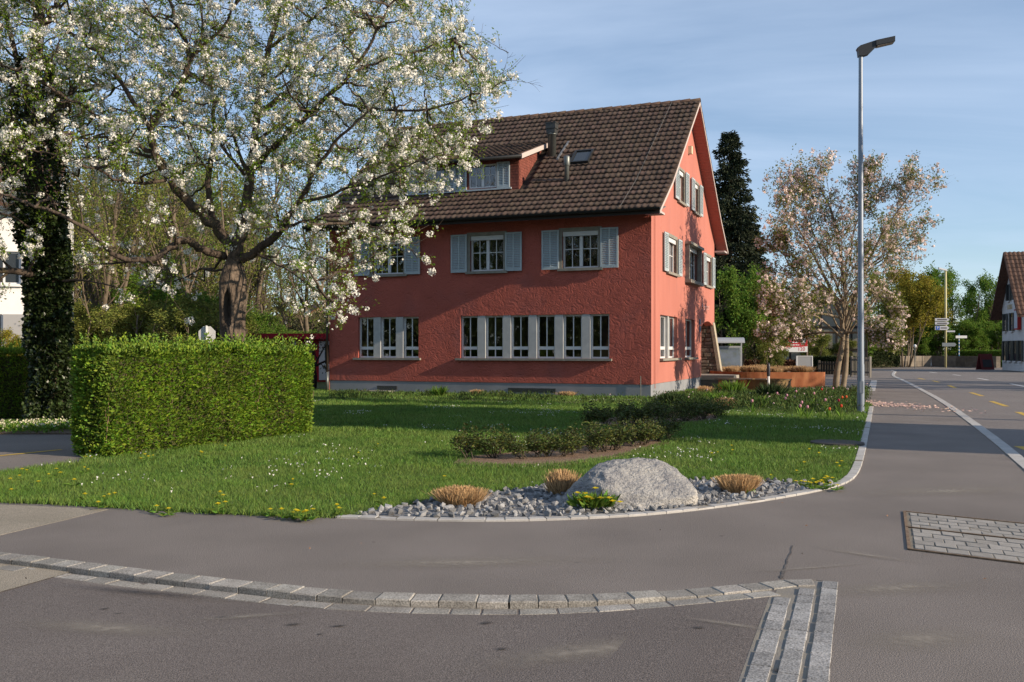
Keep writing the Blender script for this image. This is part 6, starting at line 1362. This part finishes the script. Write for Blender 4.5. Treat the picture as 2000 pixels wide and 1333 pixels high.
# low stone wall and dark hedge beyond the road
lw = np.array([at(1755, 88), at(1810, 90), at(1880, 88), at(1950, 83)]); wl = thing('low_stone_wall', 'low stone wall under the trees beyond the road bend', 'wall', (*lw[0], 0)); lr = resample(lw-lw[0], 1.1); rw = np.random.default_rng(9)
for i in range(len(lr)-1):
    a, b = lr[i], lr[i+1]; d_ = (b-a)/np.linalg.norm(b-a); n_ = np.array([-d_[1], d_[0]])*.2
    for k in range(2): Geo().prism([tuple(a-n_+d_*.01), tuple(b-n_-d_*.01), tuple(b+n_), tuple(a+n_)], k*.5, k*.5+.49).build('stone', mat('wall_stone', (0.20, 0.17, 0.13), col2=(0.14, 0.12, 0.10), scale=3, orand=.3, bump=.5, bscale=10), wl)
def hedge2(a, b, wdt, h, n, label, m, seed):
    a, b = np.array(a), np.array(b); d_ = (b-a)/np.linalg.norm(b-a); n_ = np.array([-d_[1], d_[0]])*wdt; rng = np.random.default_rng(seed); o = thing('dark_hedge', label, 'hedge', (*a, 0))
    Geo().prism([(0, 0), tuple(b-a), tuple(b-a+n_), tuple(n_)], 0, h*.86).build('core', m_hedge_in, o); t = rng.random(n); s = rng.random(n); z = h*rng.random(n)**.7; f = rng.random(n) < .6; s = np.where(f, -.05*rng.random(n), s); z = np.where(f, z, h*(.86+.14*rng.random(n)))
    leaf_geo(np.c_[(b-a)*t[:, None]+n_*s[:, None], z], .14, rng, aspect=.6).build('foliage', m, o, False, 'stuff')
hedge2(at(1690, 84), at(1757, 86), 1.2, 1.35, 5000, 'dark clipped hedge across the far end of the pavement', dkh, 3)
hedge2(at(1590, 62), at(1662, 60), 1.0, 1.1, 4000, 'dark low hedge behind the magnolia trunks', dkh, 4)
hedge2(at(1445, 58), at(1560, 58), 1.0, .9, 5000, 'reddish-brown low hedge behind the steel planter', mat('copper_hedge_leaf', (0.10, 0.045, 0.025), island=.4), 5)
hedge2(at(1870, 90), at(1960, 86), 1.5, 1.5, 6000, 'sunlit green hedge strip above the low wall near the white house', m_green, 7)
# far sign posts, lamp, bollard, board
m_cream = mat('cream_post', (0.52, 0.47, 0.25), rough=.5)
def arrow(parent, x0, x1, z0, z1, tip, m, y=-.06):
    h_ = (z1-z0)/2; n = 5; pr_ = [(x0, z0), (x1-(h_ if tip > 0 else 0), z0), (x1 if tip > 0 else x1, z0+h_ if tip > 0 else z0+h_), (x1-(h_ if tip > 0 else 0), z1), (x0, z1)]
    V = [(x, y, z) for x, z in pr_]+[(x, y+.03, z) for x, z in pr_]; return Geo().add(V, [[i, (i+1) % n, n+(i+1) % n, n+i] for i in range(n)], [[0,1,2],[0,2,4],[2,3,4],[5,6,7],[5,7,9],[7,8,9]]).build('sign_arm', m, parent)
d = 84.0; q = P(1847, 683, d); sp_ = thing('sign_post', 'tall cream lamp post carrying white arrow signs and a blue parking sign', 'sign post', (q[0], q[1], 0)); zz_ = lambda y: EYE-(y-CY)/F*d; xx = lambda x: (x-1847)/F*d
Geo().tube([(0, 0, 0), (0, 0, zz_(528))], .09, 10).build('post', m_cream, sp_, True); Geo().hexa(np.array([[xx(1833),-.12,zz_(526)],[.1,-.12,zz_(530)],[.1,.12,zz_(530)],[xx(1833),.12,zz_(526)],[xx(1833),-.12,zz_(523)],[.1,-.12,zz_(527)],[.1,.12,zz_(527)],[xx(1833),.12,zz_(523)]])).build('lamp_head', m_whitef, sp_)
m_sgn = mat('pale_sign', (0.40, 0.42, 0.46), rough=.5); m_blk = mat('sign_black', (0.03, 0.03, 0.035))
for y0, y1 in ((622, 627.5), (629, 634.5), (637, 645)):
    a_ = arrow(sp_, xx(1825), xx(1853), zz_(y1), zz_(y0), 1, m_sgn, -.13); Geo().box((xx(1829 if y0 < 636 else 1836), -.136, zz_((y0+y1)/2)-.05), (xx(1848), -.131, zz_((y0+y1)/2)+.04)).build('print_line', m_blk, a_)
pb = Geo().box((xx(1826.5), -.14, zz_(644.5)), (xx(1834), -.131, zz_(637.5))).build('parking_panel', mat('parking_blue', (0.02, 0.09, 0.38)), sp_); place(text_mesh('P', .30, m_whitef), 'lettering', sp_, ((xx(1826.5)+xx(1834))/2, -.145, zz_(641)), (math.pi/2, 0, 0))
Geo().box((xx(1848), -.04, zz_(649)), (xx(1865), -.01, zz_(646))).build('street_plate', m_sgn, sp_); arrow(sp_, xx(1839), xx(1867), zz_(677), zz_(670), 1, mat('grey_sign_back', (0.16, 0.19, 0.21)), -.13)
d = 88.0; q = P(1873, 683, d); s2 = thing('direction_post', 'thin blue and white striped post with one white direction arm', 'sign post', (q[0], q[1], 0)); zz_ = lambda y: EYE-(y-CY)/F*d; xx = lambda x: (x-1873)/F*d
for k in range(14):
    za, zb5 = zz_(652+3.4*k), zz_(655.4+3.4*k); Geo().tube([(0, 0, zb5), (0, 0, za)], .05, 8).build('post_band', m_whitef if k % 2 else mat('band_blue', (0.05, 0.18, 0.36)), s2)
Geo().tube([(0, 0, 0), (0, 0, zz_(699.6))], .048, 8).build('post_foot', m_metal, s2)
arrow(s2, xx(1866), xx(1888), zz_(661), zz_(656), 0, m_whitef, -.08)
d = 80.0; q = P(1787, 683, d); gl = thing('globe_lamp', 'small white globe lamp on a thin post before the low wall', 'lamp', (q[0], q[1], 0)); Geo().tube([(0, 0, 0), (0, 0, 1.75)], .04, 8).build('post', m_metal, gl); Geo().lathe([(0.001, 1.72), (.1, 1.76), (.14, 1.88), (.1, 2.0), (.001, 2.04)], 12).build('globe', m_whitef, gl, True)
q = G(1817, 716); wb = thing('white_bollard', 'squat white concrete bollard at the edge of the far road', 'bollard', (q[0], q[1], 0)); Geo().lathe([(.26, 0), (.24, .1), (.16, .85), (.12, .98), (0.001, 1.0)], 4).build('shaft', m_whitef, wb); Geo().lathe([(.32, 0), (.32, .08), (.27, .08)], 4).build('foot', m_pier, wb)
q = G(1924, 722.5); ab = thing('menu_board', 'dark red framed menu board standing before the white house', 'board', (q[0], q[1], 0), .2)
for s in (-1, 1): Geo().hexa(np.array([[-.55,s*.35-.03,0],[.55,s*.35-.03,0],[.55,s*.35+.03,0],[-.55,s*.35+.03,0],[-.55,s*.04-.03,1.25],[.55,s*.04-.03,1.25],[.55,s*.04+.03,1.25],[-.55,s*.04+.03,1.25]])).build('leaf_frame', mat('dark_red_wood', (0.12, 0.02, 0.02)), ab)
Geo().hexa(np.array([[-.4,-.345,.2],[.4,-.345,.2],[.4,-.335,.2],[-.4,-.335,.2],[-.4,-.10,1.1],[.4,-.10,1.1],[.4,-.09,1.1],[-.4,-.09,1.1]])).build('slate', m_blk, ab)

# ------------------------------------------------------------------ left background
# white house at the left edge
wh = thing('white_house', 'bright white house with grey shutters behind the ivy-clad tree', 'house', (-18.9, 38.0, 0), 0.30)
m_ww = mat('white_render', (0.80, 0.79, 0.76), col2=(0.74, 0.73, 0.70), scale=1.5)
hs = [(-2.2,-1.4,1.2,3.0), (-4.6,-3.8,1.2,3.0), (-1.95,-.75,4.2,5.5), (-4.9,-3.7,4.2,5.5)]
strips([-9, 0], 0, lambda u: 7.6, hs, MF, .2).build('front_wall', m_ww, wh); Geo().add([(0,0,0),(0,9,0),(0,9,7.6),(0,4.5,11),(0,0,7.6)], None, [[0,1,2],[0,2,4],[2,3,4]]).build('side_wall', m_ww, wh)
Geo().hexa(np.array([[-9.5,-.7,7.2],[.6,-.7,7.2],[.6,4.6,11.2],[-9.5,4.6,11.2],[-9.5,-.7,7.4],[.6,-.7,7.4],[.6,4.6,11.4],[-9.5,4.6,11.4]])).build('roof', m_rt, wh)
m_gsh = mat('pale_grey_shutter', (0.33, 0.33, 0.33), rough=.6)
for i, (a, b, c, e) in enumerate(hs):
    w_ = Geo(); w_.box((a, .12, c), (a+.07, .17, e)).box((b-.07, .12, c), (b, .17, e)).box((a+.07, .12, e-.07), (b-.07, .17, e)).box((a+.07, .12, c), (b-.07, .17, c+.07)).box(((a+b)/2-.04, .12, c+.07), ((a+b)/2+.04, .17, e-.07)); wo_ = w_.build('window', m_whitef, wh)
    Geo().add([(a, .15, c), (b, .15, c), (b, .15, e), (a, .15, e)], [[0, 1, 2, 3]]).build('pane', m_dwin, wo_); Geo().box((a-.1, -.12, c-.1), (b+.1, .1, c-.001)).build('sill', m_ww, wo_)
    for u in (a-.85, b+.05): Geo().box((u, -.07, c), (u+.8, -.02, e)).build('shutter', m_gsh, wh)
# low red building
d = 47.0; a = at(405, d); rbld = thing('red_hall', 'low dark red timber hall half hidden by the clipped hedge', 'building', (*a, 0), -.08); Lr = 8.2; m_rw = mat('red_boards', (0.45, 0.022, 0.03), col2=(0.36, 0.018, 0.026), scale=3, stretch=(6, 1, .3))
Geo().box((0, 0, 0), (Lr, 5, 2.1)).build('wall', m_rw, rbld); Geo().box((-.2, -.4, 2.1), (Lr+.2, 5.2, 2.38)).build('roof_fascia', mat('dark_red_fascia', (0.36, 0.018, 0.032)), rbld)
xd = P(628, 683, d)[0]-a[0]
dr2 = Geo().box((xd-.0, -.06, .1), (xd+.95, -.002, 2.0)).build('door', m_whitef, rbld); Geo().box((xd+.3, -.075, .9), (xd+.75, -.061, 1.8)).build('door_pane', m_dwin, dr2); Geo().box((xd-1.35, -.06, .2), (xd-1.15, -.002, 2.0)).build('white_post', m_whitef, rbld); Geo().box((xd-.75, -.03, 1.2), (xd-.3, -.002, 1.6)).build('notice', m_whitef, rbld)
# far roof between the trees
simple_house(at(545, 95), .5, 9, 12, 3.2, 6.2, mat('ochre_wall', (0.25, 0.19, 0.12)), mat('orange_brown_roof', (0.20, 0.08, 0.045), col2=(0.14, 0.06, 0.035), scale=4), 'far_cottage', 'distant cottage with an orange-brown roof seen between the trees')
# back of a road sign
d = 27.0; q = P(403, 683, d); rsn = thing('road_sign', 'pale grey back of a round road sign on a post beyond the hedge', 'road sign', (q[0], q[1], 0)); Geo().tube([(0, 0, 0), (0, 0, 2.28)], .03, 8).build('post', m_whitef, rsn)
n = 8; V = [(.26*math.cos(t), .05, 2.02+.26*math.sin(t)) for t in (np.arange(n)+.5)*2*math.pi/n]; V += [(x, .065, z) for x, y, z in V]; Geo().add(V, [[i, (i+1) % n, n+(i+1) % n, n+i] for i in range(n)], [[0, i, i+1] for i in range(1, n-1)]+[[n, n+i+1, n+i] for i in range(1, n-1)]).build('disc', m_whitef, rsn)
Geo().tube([(.12, .1, 1.82), (.62, .3, 1.62)], .03, 6).build('side_arm', m_btim, rsn)
# dark clipped garden tree near the house end
ck = Tree(6); 
for k in range(6):
    a_ = k*1.05; ck.branch((0, 0, .9), (math.cos(a_), math.sin(a_), .45+.3*ck.rng.random()), 1.25, .06, 1, 3, [0, 4, 4], spread=.9, wob=.3, ratio=(.4, .6), nseg=4)
ck.paths.append((np.array([(0, 0, 0), (.05, 0, .5), (0, 0, 1.0)]), np.array([.14, .11, .09]), 0)); C, _ = ck.points(3, .06); q = at(612, 38.5)
ctr = thing('pruned_garden_tree', 'dark pruned tree with flat spreading boughs left of the red house', 'tree', (*q, 0)); ck.wood((8, 6, 4, 3)).build('trunk', mat('black_bark', (0.025, 0.02, 0.018)), ctr); clump_leaves(C, 3, .12, .10, ck.rng, aspect=.4).build('crown', m_spruce, ctr, False, 'stuff')
# woodland behind the cherry: bare and budding trees
def bare(seed, H, kids, stems=1, dens=1.2, m_leaf=m_olive, per=2.8, ls=.12):
    t = Tree(seed); rng = t.rng
    for s in range(stems):
        a_ = rng.random()*6.28; ln = .06 if stems == 1 else .18+.15*rng.random()
        t.branch((math.cos(a_)*.2*(stems > 1), math.sin(a_)*.2*(stems > 1), 0), (math.cos(a_)*ln, math.sin(a_)*ln, 1), H*.9*(.75+.3*rng.random()), .16/(1 if stems == 1 else 1.7), 0, 3, kids, spread=.62, up=.55, wob=.13, ratio=(.25, .5), nseg=8, start=.22)
    C, D = t.points(dens, .1); return t.wood((7, 4, 3, 3)).mesh('trunk', m_greybark, True), clump_leaves(C, per, .2, ls, rng, aspect=.55).mesh('crown', m_leaf)
W1 = bare(31, 14, [15, 9, 5], 1, 1.0); W2 = bare(32, 12, [11, 8, 5], 4, 1.1); W3 = bare(33, 13, [15, 9, 5], 1, 1.5, m_green); U1 = bare(34, 5.5, [9, 6, 4], 6, 3.4, m_green, 2.6, .13); U2 = bare(35, 4.5, [9, 6, 4], 7, 2.6, m_olive, 2.6, .12)
WL = [(135,66,W1),(170,70,W3),(215,68,W2),(250,72,W1),(300,70,W3),(335,74,W2),(385,70,W1),(430,74,W2),(455,68,W3),(485,72,W2),(110,62,W2),(160,58,W1),(225,54,W1),(280,53,W2),(355,54,W1),(410,60,W3),(120,46,W1),(150,52,W2),(185,44,W2),(205,57,W1),(240,50,W3),(265,60,W1),(290,47,W1),(318,55,W2),(345,62,W1),(372,49,W3),(395,57,W1),(415,52,W2),(440,64,W1),(470,55,W1),(500,62,W3),(520,70,W1),(568,66,W1),(600,60,W3),(630,66,W2),(655,60,W1),(690,66,W1),(30,60,W1),(80,56,W3),(-40,55,W2)]
names = {id(W1): ('bare_woodland_tree', 'tall slender woodland tree with bare budding twigs behind the cherry'), id(W2): ('forked_woodland_tree', 'many-stemmed woodland tree with pale bare trunks behind the cherry'), id(W3): ('greening_woodland_tree', 'tall woodland tree just coming into green leaf behind the cherry')}
for i, (px, d, pr_) in enumerate(WL):
    n_, lb = names[id(pr_)]; s = 1.1+.35*rq.random(); plant(pr_, n_, lb, 'tree', at(px, d), (s, s, s*(.8+.2*rq.random())*(.82 if px > 540 else 1)), rq.random()*6, n_.replace('_', ' ')+'s')
for i, (px, d) in enumerate([(105,40),(140,44),(175,48),(205,42),(240,45),(275,42),(300,48),(335,44),(365,48),(395,44),(425,46),(330,38),(380,52),(455,58),(490,60),(520,56),(560,58),(595,62),(630,58),(150,60),(230,62),(310,64),(400,66),(60,50)]):
    pr_ = (U1, U2)[i % 2 if px > 230 else 1]; s = .7+.35*rq.random(); plant(pr_, 'undergrowth_shrub', 'green undergrowth shrub at the woodland edge' if pr_ is U1 else 'brownish budding shrub at the woodland edge', 'shrub', at(px, d), (s*1.2, s*1.2, s*(.8 if px < 500 else .6)), rq.random()*6, 'green undergrowth' if pr_ is U1 else 'brownish undergrowth')
# bushes in front of the white house
plant(U2, 'garden_shrub', 'rust-tinged garden shrub at the foot of the white house', 'shrub', at(25, 36.5), .42, 1)
ff = plant(yA, 'forsythia_bush', 'small yellow forsythia bush by the white house window', 'shrub', at(-4, 35.5), .33, 2)
# the far wood, one mass
rf = np.random.default_rng(44); n = 60000; X = rf.uniform(-75, -12, n); Y = 88+rf.normal(size=n)*5; Z = np.abs(rf.random(n))**1.5*np.array([(16.5 if x < -23.5 else 6.0)+3.0*mnoise.noise(Vector((x*.14, 0, 0)))+2*mnoise.noise(Vector((x*.6, 3, 0))) for x in X])
stuff(leaf_geo(np.c_[X, Y, Z], .5, rf, aspect=.4).build('far_woodland', mat('far_wood_leaf', (0.085, 0.085, 0.035), island=.45, hue=.03, trans=.2)), 'distant brown-green woodland behind the bare trees', 'woodland')
n = 9000; X = rf.uniform(14, 95, n); Y = 122+rf.normal(size=n)*5; Z = rf.random(n)*np.array([5+1.5*mnoise.noise(Vector((x*.1, 4, 0))) for x in X])
stuff(leaf_geo(np.c_[X, Y, Z], .7, rf, aspect=.6).build('far_tree_belt', mat('far_belt_leaf', (0.06, 0.085, 0.025), island=.45, hue=.03, trans=.2)), 'distant green belt of trees beyond the road bend', 'woodland')
# white flowers under the ivy tree
n = 2600; t = rf.random(n); p = np.array(at(-30, 18.6))+(np.array(at(155, 18.7))-np.array(at(-30, 18.6)))*t[:, None]+rf.normal(size=(n, 2))*np.array([.2, .45]); g = Geo(); leaf_geo(np.c_[p, .02+.12*rf.random(n)], .07, rf, aspect=.5, dirs=np.tile([0, 0, .6], (n, 1)), g=g); stuff(g.build('verge_greenery', m_green), 'strip of low green plants under the ivy-clad tree', 'plants')
stuff(blossoms(np.c_[p[::9], .12+.08*rf.random(len(p[::9]))], rf, (.012, .022), 7, .024).build('verge_flowers', mat('cream_petal', (0.66, 0.62, 0.45))), 'pale flowers in the strip under the ivy-clad tree', 'flowers')
struct(Geo().prism([tuple(at(-200, 17.9)), tuple(at(158, 17.8)), tuple(at(160, 21.5)), tuple(at(-200, 21.5))], .0, .03).build('planting_strip', m_earth))
# ------------------------------------------------------------------ across the main road, outside the picture: what throws the shade
def off(o_, a_): return np.array([0.436, 0.9])*o_+np.array([0.9, -0.436])*a_
nh_ = thing('neighbour_house', 'house across the main road whose shade falls over the lawn', 'house', (0, 0, 0))
c = off(19.2, 11.0); nh_.location = (c[0], c[1], 0); nh_.rotation_euler = (0, 0, math.atan2(-0.436, 0.9))
Geo().box((0, -2.9, -.1), (9, 2.9, 9.6)).build('wall', m_iw, nh_)
g = Geo(); g.hexa(np.array([[-.6,-3.4,9.4],[9.6,-3.4,9.4],[9.6,0,12.3],[-.6,0,12.3],[-.6,-3.4,9.6],[9.6,-3.4,9.6],[9.6,0,12.5],[-.6,0,12.5]])); g.hexa(np.array([[-.6,3.4,9.4],[9.6,3.4,9.4],[9.6,0,12.3],[-.6,0,12.3],[-.6,3.4,9.6],[9.6,3.4,9.6],[9.6,0,12.5],[-.6,0,12.5]])); g.build('roof', m_rt, nh_)
Geo().add([(0,-2.9,9.6),(0,2.9,9.6),(0,0,12.2),(9,-2.9,9.6),(9,2.9,9.6),(9,0,12.2)], None, [[0,1,2],[3,4,5]]).build('gable', m_iw, nh_)
gT = leafy(7, 14, 3.4, m_green, 5.0, .2, .2, 1, crown0=.6)
for pr_, o_, a_, s, lb in ((gT, 25.2, 11.5, 1.0, 'tall street tree with a high crown beside the neighbouring house'), (gB, 46.5, 17, 1.1, 'leafy street tree across the road from the magnolia'), (gB, 53, 18, 1.2, 'leafy street tree farther along the main road')):
    c = off(o_, a_); plant(pr_, 'street_tree', lb, 'tree', c, s, o_)
# trees on the far side of the side road, behind the viewer: they show in the window panes
n = 14000; X = rf.uniform(-110, 45, n); Y = -34+rf.normal(size=n)*2.5; Z = rf.random(n)*np.array([12+3*mnoise.noise(Vector((x*.12, 9, 0))) for x in X])
stuff(leaf_geo(np.c_[X, Y, Z], .9, rf, aspect=.6).build('opposite_tree_belt', MATS['far_belt_leaf']), 'belt of trees on the opposite side of the side road', 'woodland')
n = 11000; Y = rf.uniform(-30, 17, n); X = -36+rf.normal(size=n)*1.8-np.where(Y > 8, (Y-8)*.6, 0); Z = rf.random(n)*np.array([11+3*mnoise.noise(Vector((y*.2, 2, 0))) for y in Y])
stuff(leaf_geo(np.c_[X, Y, Z], .75, rf, aspect=.6).build('side_road_tree_belt', MATS['far_belt_leaf']), 'belt of trees beside the side road beyond the parking place', 'woodland')
